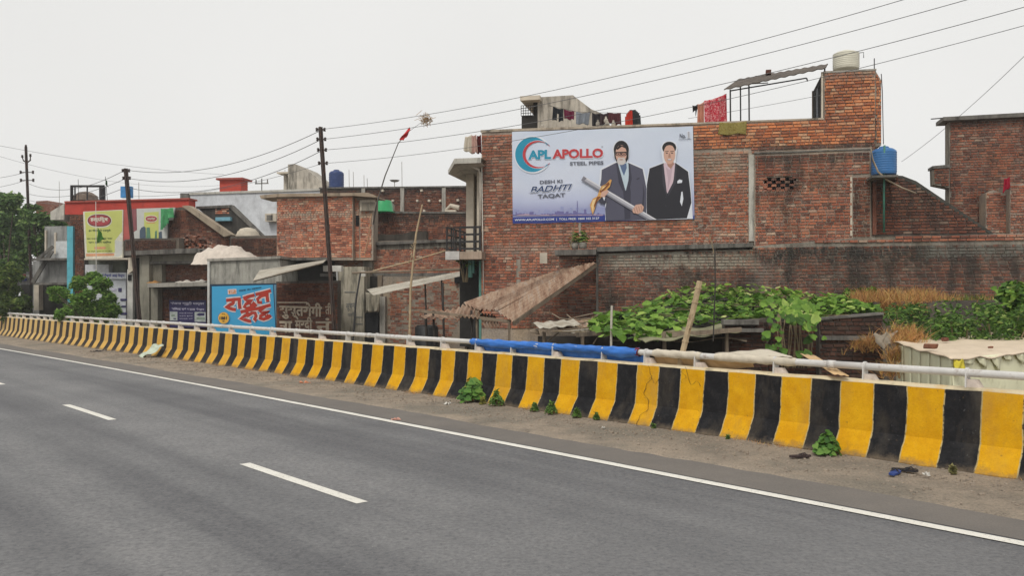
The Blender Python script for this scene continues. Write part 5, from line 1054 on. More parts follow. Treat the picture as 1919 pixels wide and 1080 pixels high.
m = MB(); PH.pris(m, [(662,364),(700,372),(700,488),(662,488)], -.25, -.9); m.build('side_wall', MO, ph)
b6.add([(663,372),(674,374),(674,484),(663,484)], -.25, B_P); b6.add([(676,396),(697,398),(697,486),(676,486)], -.25, B_P)
m = MB(); PH.pris(m, [(487,366),(520,363),(690,361),(706,367),(706,370),(664,367),(520,369),(489,372)], .2, -1.0); m.build('roof_slab', stained('broken_slab', (.34,.27,.20), thr=.5), ph)
m = MB(); PH.rect(m, 675, 375, 703, 395, -.1, -.2); m.build('window_frame', KRM, ph); m = MB(); PH.rect(m, 678, 379, 703, 395, -.08, -.1); m.build('window_pane', stained('grey_board', (.28,.25,.20)), ph)
m = MB(); PH.rect(m, 667, 404, 673, 423, -.2, -.26); m.build('slit_window', BLK, ph)
m = MB(); PH.pris(m, [(528,484),(622,484),(622,700),(528,700)], -.4, -1.2); m.build('lower_core', DARKW, ph)
m = MB(); PH.rect(m, 524, 484, 616, 488, .3, -.5); m.build('slab', CONCD, ph)
for x, n_ in ((606,2),(628,3)): pass
b6.finish(w, 300, lambda x, y: 520 < x < 660)
# front brick wall with painted Hindi lettering
QF = Fr(570, 31.5, 9); qf = QF.thing('painted_brick_wall', 'dull brick wall with cream hand painted Hindi lettering', 'wall')
B_Q = BM('dull_red_brick', gain=.55, dirt=.45, dthr=.49, smear=.35)
m = MB(); QF.pris(m, [(518,528),(634,526),(634,720),(518,720)], 0, -.3); w = m.build('wall', MD, qf); b7 = Bricks(QF, w); b7.add([(520,530),(633,528),(633,660),(520,660)], 0, B_Q); b7.finish(w, 300, lambda x, y: y < 640)
HP = plain('hand_painted_cream', (.50,.42,.32), .9, .25, 8)
letter(qf, QF, 'सुस्तरोगी', [(524,566),(604,568),(604,602),(524,598)], .035, HP, .035); letter(qf, QF, 'ती', [(610,568),(622,568),(622,590),(610,590)], .035, HP, .02)
letter(qf, QF, 'ना', [(524,602),(548,602),(548,624),(524,624)], .035, HP, .035); letter(qf, QF, 'मर्दी', [(553,594),(586,594),(586,624),(553,624)], .035, HP, .035); letter(qf, QF, 'नं', [(592,596),(622,596),(622,624),(592,624)], .035, HP, .02)
m = MB(); QF.rect(m, 520, 566, 576, 568.4, .038, .03); m.build('painted_line', HP, qf)
LBX = plain('white_sign_box', (.62,.60,.55), .6)
m = MB(); f = QF.sub(622, 508, .6); QF.rect(m, 606, 498, 640, 509, .7, .5); m.v = [tuple(Vector(v)) for v in m.v]; o = m.build('sign_box', LBX, None, QF); tag(o, 'small white sign box beside the electric pole under the awning', 'sign')
m = MB(); f = NB; NB.rect(m, 677, 508, 685, 518, 4.7, 4.6); tag(m.build('meter_box', LBX, None, NB), 'little white meter box above the dark doorway', 'box')
# ================================================================ CONCRETE SHOP WITH BLUE BILLBOARD
RF = Fr(455, 33, 9); rf = RF.thing('plastered_shop', 'grey mottled plaster shop wall above the blue billboard', 'shop')
GRP = stained('mottled_grey_plaster', (.36,.35,.31), (.09,.09,.08), .75, .46, ssc=3)
m = MB(); RF.pris(m, [(390,489),(524,484),(530,530),(530,720),(390,720)], 0, -4); m.build('wall', GRP, rf)
m = MB(); RF.pris(m, [(388,485),(526,480),(526,485),(388,490)], .1, -4); m.build('roof_slab', CONC, rf)
m = MB(); RF.rect(m, 389, 490, 393, 720, .1, 0); m.build('white_pipe', plain('white_painted_pipe', (.55,.55,.52), .6), rf)
bf = RF.sub(460, 620, .25); bb = bf.thing('blue_billboard', 'sky blue shop billboard with big red Hindi words and a yellow roundel', 'billboard')
BBL = plain('billboard_blue', (.05,.34,.60), .5, .10, .6, bump=0); NVY = plain('billboard_frame', (.012,.03,.06), .5); RDH = plain('billboard_red', (.42,.035,.02), .5, .15, 6, bump=0); PKW = plain('billboard_pale_pink', (.72,.58,.56), .5, bump=0); ORN = plain('billboard_orange', (.60,.22,.05), .5, bump=0); YLW = plain('billboard_yellow', (.75,.42,.06), .5, bump=0); BLK2 = plain('billboard_black', (.02,.02,.025), .6, bump=0); GRB = plain('billboard_grey_blue', (.12,.25,.36), .5, .1, bump=0)
m = MB(); RFp = lambda pp, d0, d1, mat, nm: (lambda m_: (bf.pris(m_, pp, d0, d1), m_.build(nm, mat, bb)))(MB())
RFp([(394,533),(522,531),(528,640),(396,640)], .25, .20, NVY, 'frame'); RFp([(397.5,537),(512,534),(518,640),(398,640)], .26, .25, BBL, 'panel'); RFp([(513.5,534),(521,533),(527,640),(519.5,640)], .262, .25, GRB, 'side_panel')
def QB(X, Y): return (385+X/10.8, 520+Y/10.8)
def sk(lines, wd, mat, dd): 
    bd2[0] += .003; strokes(bb, bf, lines, wd, bd2[0], mat, 'lettering', QB)
bd2 = [.264]
def arc(cx, cy, rx, ry, a0, a1, n_=10): return [(cx+rx*math.cos(math.radians(t)), cy+ry*math.sin(math.radians(t))) for t in np.linspace(a0, a1, n_)]
RAHAT = [[(425,468),(560,452),(720,440)], arc(520,500,50,45,-60,95)+[(415,620),(480,625),(560,650),(620,655)], [(690,440),(690,530),(705,640)],
         [(770,425),(880,390),(1000,360)], [(880,390),(800,450),(860,480),(960,470),(900,510),(830,540),(790,600),(850,630),(960,600),(1040,550)], [(900,570),(960,560),(990,530),(960,510)],
         [(1020,350),(1180,310),(1330,270)], [(1250,300),(1255,400),(1270,500)], [(1240,350),(1130,380),(1060,440),(1080,510),(1150,510)],
         [(715,705),(900,660),(1080,630),(1325,560)], arc(810,735,45,40,-60,95)+[(710,845),(800,860),(900,890),(930,885)], [(840,790),(950,720),(1010,720),(1030,790),(1000,850),(1040,880)], 
         [(1200,600),(1100,690),(1170,720),(1290,700),(1200,740),(1120,780),(1110,830),(1180,850),(1270,820),(1330,770)], [(1210,800),(1260,790),(1290,760)]]
sk(RAHAT, 112, PKW, 0); sk(RAHAT, 66, BLK2, 0); sk(RAHAT, 56, RDH, 0)
def shp(pp, mat, nm='printed_shape'): bd2[0] += .003; MB().flat([bf.xz(*QB(x, y), bd2[0]) for x, y in pp], bf.yd(bd2[0])).build(nm, mat, bb)
shp([(455,245),(630,235),(635,335),(460,350)], PKW); shp([(475,262),(612,252),(618,322),(480,334)], ORN); bd2[0] += .003; letter(bb, bf, 'रूह', [QB(495,270), QB(600,262), QB(600,315), QB(495,322)], bd2[0], PKW, .02)
bd2[0] += .003; letter(bb, bf, 'ठंडक का एहसास', [QB(680,250), QB(1140,185), QB(1140,225), QB(680,295)], bd2[0], NVY, .02)
shp(ell(375,825,122,130,30), GRB); shp(ell(375,825,108,116,30), YLW, 'roundel'); bd2[0] += .003
letter(bb, bf, 'सन्', [QB(335,735), QB(410,735), QB(410,765), QB(335,765)], bd2[0], BLK2, .02); letter(bb, bf, '1881', [QB(290,795), QB(440,795), QB(440,860), QB(290,860)], bd2[0], BLK2, .05); letter(bb, bf, 'से', [QB(345,875), QB(395,875), QB(395,905), QB(345,905)], bd2[0], BLK2, .02)
# white sheet heap on the shop roof
f = RF.sub(420, 488, -.6); m = MB(); rl = random.Random(9); vs = []
nx, ny = 26, 9
prf = [(0,.22),(.1,.42),(.22,.50),(.3,.62),(.42,.58),(.6,.64),(.68,.50),(.85,.22),(1,.02)]
x0 = f.L(366,485,-.6).x; x1 = f.L(476,485,-.6).x
for j in range(ny+1):
    for i in range(nx+1):
        u, v = i/nx, j/ny; h = float(np.interp(u, [p[0] for p in prf], [p[1] for p in prf])); r = math.sin(PI*v*.98)**.6 if v < .5 else 1-.55*(v-.5)
        vs.append((x0+(x1-x0)*u, -.35+v*1.5, h*r*(.9+.30*MN.noise(Vector((u*11, v*5, 0))))+.07*abs(math.sin(u*19+v*3))*r-(.18 if v < .12 else 0)+.03*MN.noise(Vector((u*22, v*9, 3)))))
m.add(vs, [(j*(nx+1)+i, j*(nx+1)+i+1, (j+1)*(nx+1)+i+1, (j+1)*(nx+1)+i) for i in range(nx) for j in range(ny)]); tag(m.build('sheet_heap', plain('cream_sheet_cloth', (.60,.53,.46), .9, .14, 5, ((.40,.20,.12), 3, .62, .6)), None, f, smooth=True), 'crumpled cream sheet heaped on the shop roof above the blue billboard', 'sheet')
# ================================================================ UNFINISHED SHOP WITH PURPLE SIGN
SF = Fr(320, 36.5, 10); sf = SF.thing('unfinished_shop', 'unfinished concrete and brick shop with a purple beauty parlour sign', 'shop')
B_S = BM('dim_brick', gain=.5, dirt=.5, dthr=.46, smear=.3); B_S2 = BM('dark_parapet_brick', gain=.40, dirt=.7, dthr=.42, smear=.2)
OLV = stained('olive_concrete', (.25,.235,.19), (.05,.05,.045), .6, .5)
m = MB(); SF.pris(m, [(234,449),(336,446),(336,478),(234,474)], .3, -.1); w = m.build('wall', MD, sf); b8 = Bricks(SF, w); b8.add([(236,451),(330,448),(330,470),(236,472)], .3, B_S2)
m = MB(); SF.pris(m, [(432,443),(524,441),(524,486),(432,486)], -.6, -1); m.build('wall', MD, sf); b8.add([(434,445),(522,443),(522,484),(434,484)], -.6, B_S2)
m = MB(); SF.pris(m, [(233,471),(366,465),(376,468),(374,474),(233,479)], .9, -3); m.build('roof_slab', CONCD, sf)
m = MB(); SF.pris(m, [(262,478),(372,474),(368,492),(280,493),(262,490)], .4, -.3); m.build('beam', OLV, sf)
m = MB(); SF.rect(m, 262, 479, 280, 700, .55, .1); m.build('pillar', OLV, sf)
m = MB(); SF.rect(m, 282, 540, 296, 700, .45, .1); m.build('pillar', OLV, sf)
m = MB(); SF.rect(m, 281, 496, 304, 529, .3, .0); m.build('plaster_panel', OLV, sf)
m = MB(); SF.rect(m, 280, 490, 392, 700, 0, -.3); m.build('wall', MD, sf); b8.add([(305,496),(391,495),(391,528),(305,530)], 0, B_S); b8.add([(297,541),(391,540),(391,640),(297,640)], 0, B_S)
m = MB(); SF.pris(m, [(281,490),(392,489),(392,494),(281,495)], .5, 0); m.build('ledge', CONCD, sf)
m = MB(); SF.pris(m, [(277,531),(394,529),(394,536),(277,539)], .9, 0); m.build('ledge', CONC, sf)
for x in (290, 344, 379): m = MB(); SF.rect(m, x-3, 539, x+3, 543, .12, 0); m.build('joist_hole', BLK, sf)
m = MB(); SF.rect(m, 249, 484, 261.5, 700, .2, -.4); m.build('gap_shade_box', BLK, sf)  # solid black box in place of the shaded gap between pillars
m = MB(); SF.rect(m, 239, 505, 249, 700, .35, -.2); m.build('white_pillar', stained('white_pillar_paint', (.55,.54,.50), thr=.58), sf)
m = MB(); SF.rect(m, 240, 515, 246, 526, .4, .35); m.build('lamp_box', BLK, sf)
m = MB(); SF.pris(m, [(241,483),(249,482),(251,506),(240,514)], .5, .4); m.build('white_board', KRM, sf)
b8.finish(w, 300, lambda x, y: x < 520)
RAGS = [((281,531),(300,530),'orange rag lying on the ledge above the purple sign',(.50,.26,.09)), ((334,530),(366,529),'white rag lying on the ledge above the purple sign',(.6,.56,.5)), ((368,529),(388,528),'second pale rag at the right end of the ledge above the purple sign',(.58,.55,.50))]
for a, b, lb_, c in RAGS:
    f = SF.sub(a[0], a[1], .6); m = MB(); L_ = (SF.w(*b,.6)-SF.w(*a,.6)).length; m.sheet((0,-.25,0),(L_,-.25,0),(L_,.25,0),(0,.25,0), 14, 6, lambda u, v: (0,0,.12*math.sin(PI*v)*abs(math.sin(u*7+1))*(.4+.6*math.sin(PI*u))), 0, .004); tag(m.build('rag', fab('rag_'+lb_[:6], c), None, f, smooth=True), lb_, 'rag')
pf = SF.sub(352, 610, .2); ps = pf.thing('shop_sign', 'purple and white Hindi beauty parlour sign under the concrete ledge', 'sign')
PUR = plain('sign_purple', (.035,.03,.10), .5, .1, bump=0); LIL = plain('sign_lilac', (.50,.48,.60), .5, bump=0); PHO = plain('sign_photo', (.42,.46,.44), .5, .25, 5, bump=0); PHG = plain('sign_photo_green', (.22,.28,.22), .5, bump=0)
def PP(X, Y): return (300+X/15.43, 540+Y/15.43)
def psh(pp, mat, d, nm='printed_shape'): MB().flat([pf.xz(*PP(x, y), d) for x, y in pp], pf.yd(d)).build(nm, mat, ps)
m = MB(); pf.pris(m, [PP(270,345), PP(760,370), PP(1330,350), PP(1335,1150), PP(290,1150)], .2, .17); m.build('panel', PUR, ps)
letter(ps, pf, 'संजना ब्यूटी पार्लर', [PP(305,395), PP(1285,400), PP(1285,510), PP(305,500)], .206, LIL, .03)
letter(ps, pf, 'सिलाई एवं कढ़ाई सेन्टर', [PP(340,560), PP(1285,585), PP(1285,665), PP(340,650)], .206, LIL, .03)
psh([(290,680),(508,688),(508,945),(290,945)], PHO, .204, 'printed_photo'); psh([(1005,695),(1322,700),(1322,980),(1005,975)], PHO, .204, 'printed_photo'); psh([(1060,850),(1300,850),(1300,920),(1060,915)], PHG, .207); psh([(1050,770),(1140,720),(1290,730),(1290,800),(1130,810)], PUR, .207); psh([(320,780),(430,760),(440,820),(340,830)], PHG, .207); psh([(390,870),(470,880),(460,915),(400,905)], PUR, .207)
for i, y in enumerate((710, 790, 870)): letter(ps, pf, ['कपड़े की सिलाई', 'कढ़ाई बुनाई', 'संपर्क करें'][i], [PP(560,y), PP(950,y), PP(950,y+40), PP(560,y+40)], .206, LIL, .01)
# slope roofed brick gable and rubble
GF = Fr(370, 39, 10); gf = GF.thing('stair_gable', 'dark brick stair gable with a sloping slab above the purple signed shop', 'stair gable')
m = MB(); GF.pris(m, [(316,392),(340,388),(350,390),(432,442),(432,480),(316,480)], 0, -.3); w = m.build('wall', MD, gf); b9 = Bricks(GF, w); B_GB = BM('gable_brick', gain=.58, dirt=.6, dthr=.45, smear=.3); b9.add([(318,394),(340,391),(350,393),(430,443),(430,478),(318,478)], 0, B_GB)
m = MB(); GF.pris(m, [(341,386),(353,385),(434,440),(420,444)], .3, -.15); m.build('sloping_slab', stained('tan_slab', (.34,.28,.21), thr=.52), gf)
m = MB(); GF.pris(m, [(370,389),(432,386),(492,444),(432,446)], -1.2, -1.35); w2 = m.build('rear_wall', stained('black_mould_wall', (.07,.065,.06), thr=.45), gf)
m = MB(); GF.pris(m, [(368,387),(434,384),(494,443),(488,444),(430,389),(368,391)], -1.1, -1.4); m.build('coping', CONCD, gf)
b9.add([(404,391),(430,390),(430,402),(404,403)], -1.2, B_P, gap=.2)
m = MB(); GF.rect(m, 404, 407, 432, 414, -1.0, -1.2); m.build('pale_blue_board', plain('pale_blue_board', (.20,.42,.52), .6), gf); b9.finish(w, 200, lambda x, y: x < 430)
f = GF.sub(465, 444, -.6); m = MB(); m.lathe([(0,0),(.56,.0),(.54,.10),(.50,.11),(.46,.24),(.42,.25),(.34,.36),(.30,.37),(.1,.42),(0,.43)], (0,0,0), 20); tag(m.build('ribbed_hatch', KRM, None, f), 'cream ribbed dome shaped cover on the dark wall beside the gable', 'cover')
# rubble heap
f = SF.sub(360, 468, -.5); m = MB(); rl = random.Random(4); x0 = f.L(328,465,-.5).x; x1 = f.L(402,465,-.5).x
for i in range(240):
    u = rl.random(); h = .55*math.sin(PI*min(1, u*1.1))+.08; p = Vector((x0+(x1-x0)*u, rl.uniform(-.2,.5), rl.random()*h)); s_ = rl.uniform(.04,.13); q = MB().box((-s_,-s_*.6,-s_*.5),(s_,s_*.6,s_*.5)); Mx = Matrix.Rotation(rl.uniform(0,6), 3, Vector((rl.random(),rl.random(),1)).normalized())
    m.add([p+Mx@Vector(v) for v in q.v], q.f)
o = m.build('rubble', BM('rubble_brick', gain=.6, dirt=.4, dthr=.5, smear=1, mc=(.33,.29,.24)), None, f); tag(o, 'heap of broken brick rubble on the roof beside the cream sheet', 'rubble'); o['kind'] = 'stuff'
# ================================================================ GREY WHITE HOUSE BEHIND
WF = Fr(430, 50, 9); wf = WF.thing('whitewashed_house', 'grey whitewashed flat house behind the gables with a red box room on its roof', 'house')
WWL = stained('blueish_whitewash', (.60,.62,.65), (.2,.21,.22), .5, .55)
m = MB(); WF.pris(m, [(357,364),(606,356),(606,520),(357,520)], 0, -8); m.build('wall', WWL, wf)
m = MB(); WF.pris(m, [(355,361),(608,353),(608,357),(355,365)], .08, -8.1); m.build('parapet_top', CONCL, wf)
m = MB(); WF.rect(m, 338, 362, 358, 388, -.5, -3); m.build('dark_side_room', CONCD, wf)
m = MB(); WF.rect(m, 412, 336, 452, 362, -2, -2.9); m.build('red_box_room', plain('red_wash', (.42,.055,.035), .85, .15, 3, ((.2,.05,.04), 3, .56, .5)), wf); m = MB(); WF.rect(m, 405, 333, 455, 336.5, -1.8, -3.1); m.build('red_room_slab', plain('red_slab', (.30,.06,.045), .85), wf)
m = MB(); WF.rect(m, 497, 400, 518, 415, .5, 0); m.build('window_box', KRM, wf); m = MB(); WF.rect(m, 500, 403, 511, 413, .52, .5); m.build('window_opening', CONCD, wf)
m = MB(); WF.pris(m, [(540,308),(553,307),(572,315),(600,338),(606,344),(606,356),(540,357)], -1, -3); m.build('stairhead', WALLC, wf); m = MB(); WF.rect(m, 519, 322, 541, 325, -1, -3.4); m.build('stairhead_slab', KRM, wf); m = MB(); WF.rect(m, 532, 325, 539, 357, -1.4, -2); m.build('stairhead_pillar', WALLC, wf)
f = RWl.sub(631, 354, -1.4); r_ = (RWl.w(644,350,-1.4)-RWl.w(618,350,-1.4)).length/2; tank(f, r_, 1.05, plain('dark_blue_tank', (.03,.055,.16), .45), 'dark blue plastic water tank on the rear roof right of the pole', 6)
m = MB(); f = WF.sub(491, 358, -1); m.tube([(0,0,0),(0,0,.75)], .03, 5); m.box((-.42,-.03,.42),(.42,.03,.48)); [m.tube([(x,0,.48),(x,0,.68)], .035, 5) for x in (-.36,0,.36)]; tag(m.build('insulator_post', CONCD, None, f), 'short post with three insulators on the whitewashed roof', 'insulator post')
for px, h, fr, lb_ in ((654,322,RWl,'tallest thin bar left of centre'),(683,328,RWl,'thin bar between the tank and the dish'),(812,305,RWl,'thin bar right of the dish')): pass
# ================================================================ RED PARAPET SHOP WITH BILLBOARDS
TF = Fr(200, 40, 9); tf = TF.thing('red_parapet_building', 'building with a long red parapet carrying two yellow green billboards', 'building')
REDP = plain('red_parapet_paint', (.45,.055,.04), .8, .14, 2, ((.20,.04,.035), 2.2, .56, .55))
m = MB(); TF.pris(m, [(122,379),(354,373),(354,394),(318,396),(318,402),(134,402),(122,402)], 0, -.6); m.build('red_parapet', REDP, tf)
m = MB(); TF.pris(m, [(121,377),(355,371),(355,374),(121,380)], .08, -.65); m.build('parapet_top', plain('faded_red_top', (.36,.08,.06), .85), tf)
m = MB(); m.add([TF.L(94,404,-6), TF.L(122,380,0), TF.L(122,420,0), TF.L(94,424,-6)], [(0,1,2,3)]); 
m = MB(); TF.pris(m, [(95,397),(121,381),(121,412),(95,412)], -.3, -1.5); m.build('side_parapet', CONCL, tf)
m = MB(); TF.rect(m, 133, 398, 320, 700, -.6, -3); w = m.build('wall', MD, tf); b10 = Bricks(TF, w)
m = MB(); TF.rect(m, 131, 398, 159, 700, -.05, -.6); m.build('brick_pier', MD, tf); b10.add([(132,400),(158,400),(158,560),(132,560)], -.05, B_S); b10.finish(w, 120, lambda x, y: y < 520)
m = MB(); TF.rect(m, 126, 424, 137, 600, .1, -.3); m.build('turquoise_strip', plain('turquoise_board', (.10,.38,.46), .6, .2, 3), tf)
m = MB(); TF.rect(m, 158, 484, 240, 487, .8, -.5); m.build('canopy', KRM, tf)
m = MB(); TF.rect(m, 159, 488, 236, 510, -.3, -.6); m.build('shop_recess', stained('grey_green_shutter', (.16,.17,.14)), tf); m = MB(); TF.rect(m, 160, 496, 204, 511, .0, -.3); m.build('white_board', plain('pale_board', (.52,.53,.55), .7), tf)
m = MB(); TF.rect(m, 158, 511, 236, 700, -.1, -.5); m.build('white_shopfront', stained('white_shop_paint', (.50,.52,.55), (.2,.22,.25), .5, .55), tf)
for x0, y0, x1, y1 in ((210,541,218,545),(222,540,228,547),(226,560,238,564),(228,573,236,576),(226,586,238,590)): m = MB(); TF.rect(m, x0, y0, x1, y1, -.07, -.1); m.build('poster', PUR if y0 > 545 or x0 > 215 else LIL, tf)
BLU = plain('sign_blue', (.06,.08,.35), .5, bump=0)
sfz = TF.sub(215, 522, .0); sg = sfz.thing('shop_fascia', 'white shop fascia with blue Hindi lettering behind the green bush', 'sign'); m = MB(); TFp = sfz; sfz.rect(m, 175, 511, 237, 523, .0, -.1); m.build('panel', plain('white_fascia', (.60,.62,.66), .6, bump=0), sg); letter(sg, sfz, 'जय माँ वैष्णो आई सेन्टर', [(180,513),(234,513),(234,521),(180,521)], .006, BLU, .03)
# billboards
YG = plain('billboard_yellow_green', (.52,.55,.16), .55, .08, .8, bump=0); GW = plain('billboard_pale_grey', (.52,.53,.50), .6, .06, bump=0); ROV = plain('billboard_maroon', (.36,.06,.07), .5, .15, 6, bump=0); ROD = plain('billboard_dark_maroon', (.14,.03,.035), .5, bump=0); GTX = plain('billboard_dark_green', (.04,.08,.03), .5, bump=0); PCH = plain('billboard_peach', (.62,.30,.16), .5, bump=0); FRM = plain('billboard_cream', (.62,.60,.50), .6, bump=0)
f = TF.sub(195, 486, .5); b1 = f.thing('billboard', 'left yellow green Hindi billboard with a maroon oval logo', 'billboard', 'yellow green billboards on the red building')
def Q1(X, Y): return (150+X/9, 380+Y/9)
def sh1(pp, mat, d, nm='printed_shape', par=None): MB().flat([f.xz(*Q1(x, y), d) for x, y in pp], f.yd(d)).build(nm, mat, par or b1)
m = MB(); f.pris(m, [Q1(55,150), Q1(730,115), Q1(720,930), Q1(90,940)], .5, .4); m.build('panel', FRM, b1)
sh1([(85,160),(715,128),(715,480),(610,615),(590,640),(590,840),(120,845)], YG, .504, 'printed_field'); sh1([(600,640),(715,650),(712,860),(660,915),(600,915)], GW, .504)
ov = lambda cx, cy, rx, ry: [(cx+rx*(abs(math.cos(t))**.75)*(1 if math.cos(t) > 0 else -1), cy+ry*math.sin(t)) for t in [2*PI*i/36 for i in range(36)]]
sh1(ov(330,305,212,118), FRM, .508, 'printed_logo'); sh1(ov(330,300,198,102), ROD, .512, 'printed_logo'); sh1(ov(330,300,180,88), ROV, .516, 'printed_logo')
letter(b1, f, 'हल्दियुष', [Q1(180,235), Q1(475,235), Q1(475,330), Q1(180,330)], .520, FRM, .04)
letter(b1, f, 'हर सीमेंट की मजबूती', [Q1(150,450), Q1(520,445), Q1(520,495), Q1(150,500)], .508, GTX, .03); letter(b1, f, 'घर बनाये भरपूर सदा', [Q1(120,590), Q1(550,585), Q1(550,625), Q1(120,630)], .508, GTX, .03); letter(b1, f, 'साथ आपके परिवार', [Q1(145,650), Q1(530,645), Q1(530,685), Q1(145,690)], .508, GTX, .03)
sh1([(245,745),(435,740),(435,782),(245,786)], PCH, .508, 'printed_bar'); letter(b1, f, 'एक अच्छी शुरुआत का नाम यही है', [Q1(130,812), Q1(550,806), Q1(550,828), Q1(130,836)], .508, GTX, .02); sh1([(105,862),(580,855),(580,895),(105,905)], PCH, .508, 'printed_bar')
f1 = f; f = TF.sub(283, 446, .5); b2b = f.thing('billboard', 'right green and grey billboard with a small red logo and painted towers', 'billboard', 'yellow green billboards on the red building')
def sh2(pp, mat, d, nm='printed_shape'): sh1(pp, mat, d, nm, b2b)
m = MB(); f.pris(m, [Q1(958,100), Q1(1605,80), Q1(1560,290), Q1(1470,300), Q1(1470,600), Q1(900,605), Q1(905,500), Q1(965,460)], .5, .42); m.build('panel', GW, b2b)
sh2([(1085,165),(1330,150),(1330,600),(1200,600),(1085,600)], YG, .504, 'printed_field'); sh2(ov(1205,270,105,58), FRM, .508, 'printed_logo'); sh2(ov(1205,270,95,46), ROV, .512, 'printed_logo'); letter(b2b, f, 'हल्दियुष', [Q1(1140,250), Q1(1270,248), Q1(1270,290), Q1(1140,292)], .516, FRM, .03); sh2([(1125,335),(1270,330),(1270,345),(1125,350)], PCH, .508, 'printed_bar')
NG = plain('print_tower_blue', (.07,.10,.14), .5, bump=0); GG2 = plain('print_tower_green', (.10,.22,.14), .5, bump=0)
sh2([(1010,600),(1010,470),(1040,420),(1085,398),(1110,420),(1115,600)], NG, .512, 'printed_tower'); sh2([(1120,600),(1125,420),(1180,415),(1195,600)], GG2, .512, 'printed_tower'); sh2([(1265,600),(1270,480),(1300,470),(1300,600)], GG2, .512, 'printed_tower'); sh2([(1330,600),(1330,500),(1380,480),(1390,600)], NG, .512, 'printed_tower')
f = TF
PNKB = plain('faded_red_board', (.42,.10,.09), .75, .15, 2)
m = MB(); TF.pris(m, [Q1(730,120), Q1(830,110), Q1(860,605), Q1(735,640), Q1(625,610), Q1(730,490)], .45, .38); tag(m.build('folded_board', PNKB, None, TF), 'faded red folded sheet board between the two billboards', 'board')
m = MB(); TF.pris(m, [Q1(850,110), Q1(955,102), Q1(960,460), Q1(905,500), Q1(870,560)], .38, .3); tag(m.build('folded_board', plain('dusty_maroon_board', (.25,.09,.10), .75, .15, 2), None, TF), 'dusty maroon board just right of the second pole', 'board')
cloth([(300,391),(326,389),(324,420),(298,436)], plain('green_net', (.08,.34,.14), .8, .3, 6), 'green cloth hanging over the corner of the right billboard', 'cloth', d=.75, fr=TF, wob=.12, shape=lambda u, v: v < .55 or (u < .75-(v-.55) and u > (v-.55)*.5))
# roof frame, flags
f = TF.sub(165, 378, -1); fr_o = f.thing('roof_frame', 'black steel frame with thin posts standing on the red roof', 'frame')
m = MB()
m.bar(f.L(133,349,-1), f.L(196,349,-1), .08, .10); m.build('top_bar', IRON, fr_o)
for x, w_ in ((134,.07),(137,.03),(141,.05),(164,.05),(191,.16),(197,.05)): m = MB(); m.bar(f.L(x,350,-1), f.L(x,377,-1), w_, w_, up=(0,1,0)); m.build('post', IRON, fr_o)
m = MB(); f2 = TF.sub(161, 377, -1.6); m.lathe([(.0,0),(.62,.0),(.55,.25),(.3,.42),(0,.48)], (0,0,0), 16); tag(m.build('hatch_dome', fab('grey_brown_dome', (.20,.16,.13)), None, f2), 'brown rounded heap under the black roof frame', 'heap')
FG = plain('dark_green_flag', (.03,.09,.03), .9)
def flag(px, y0, y1, Y, fpts, mat, label, lean=0, pr_=.012, pm=IRON):
    o3 = O3(px, y1, Y); root = o3.thing('flag', label, 'flag'); m = MB(); m.tube([o3.P(px-lean, y0, Y), o3.P(px, y1, Y)], pr_, 5); m.build('flagpole', pm, root)
    if fpts: m = MB(); c = [o3.P(x, y, Y-.05) for x, y in fpts]; m.sheet(c[0], c[1], c[2], c[3], 6, 8, lambda u, v: (0,.05*math.sin(u*7+v*6),0), 0, .004); m.build('flag_cloth', mat, root, smooth=True)
flag(202, 331, 378, 41, [(198,336),(200,338),(204,351),(199,347)], FG, 'limp dark green flag on a thin pole on the red roof', 4)
flag(181, 378, 520, 39, [(183,427),(189,434),(196,448),(183,456)], plain('leaf_green_flag', (.05,.16,.025), .9), 'leaf green flag on a white pole in front of the left billboard', 1, .016, LBX)
flag(148, 336, 378, 41, None, FG, 'bare thin pole on the red roof inside the black frame', 1)
# ================================================================ FAR LEFT SHOPS
UF = Fr(95, 47, 8); uf = UF.thing('grey_shop_row', 'row of small grey plastered shops at the far left beside the big tree', 'shop')
GPL = stained('dirty_grey_plaster', (.30,.30,.29), (.08,.08,.08), .7, .47)
m = MB(); UF.rect(m, 84, 424, 130, 700, 0, -4); m.build('upper_wall', GPL, uf)
m = MB(); UF.rect(m, 62, 489, 130, 700, 1.2, 0); m.build('lower_wall', GPL, uf)
m = MB(); UF.rect(m, 60, 484, 132, 488, 2.0, 0); m.build('slab', CONCD, uf); m = MB(); UF.rect(m, 62, 530, 132, 534, 2.4, 1.2); m.build('slab', CONCD, uf)
m = MB(); UF.rect(m, 105, 452, 128, 484, 1.0, .9); m.build('white_panel', plain('white_panel', (.55,.57,.58), .6), uf)
m = MB(); UF.rect(m, 74, 535, 130, 700, 1.25, 1.2); m.build('dark_front', DARKW, uf); m = MB(); UF.rect(m, 64, 532, 73, 582, 1.6, 1.2); m.build('pillar', KRM, uf); m = MB(); UF.rect(m, 40, 534, 56, 700, .5, 0); m.build('dark_arch', DARKW, uf)
for x, y in ((84,432),(102,436)): m = MB(); UF.rect(m, x, y, x+3, y+40, .1, 0); m.build('render_strip', KRM, uf)
m = MB(); m.bar(UF.L(62,530,1.6), UF.L(98,470,1.4), .12, .2); m.bar(UF.L(70,487,1.4), UF.L(100,462,1.3), .1, .15); m.build('stair_rail', CONCD, uf)
sfx = Fr(38, 56, 8); gs = sfx.thing('far_stall', 'far blue and pink market stalls half hidden behind the tree at the far left', 'stall'); m = MB(); sfx.rect(m, -40, 496, 62, 545, 0, -3)
m.build('stall_wall', GPL, gs)
rl = random.Random(8)
for i in range(16): x = rl.uniform(5, 58); y = rl.uniform(500, 530); m = MB(); sfx.rect(m, x, y, x+rl.uniform(4,12), y+rl.uniform(3,9), .1+.01*i, 0); m.build('sign_board', [BLU, LIL, PNKB, GW, NAVP][i % 5], gs)
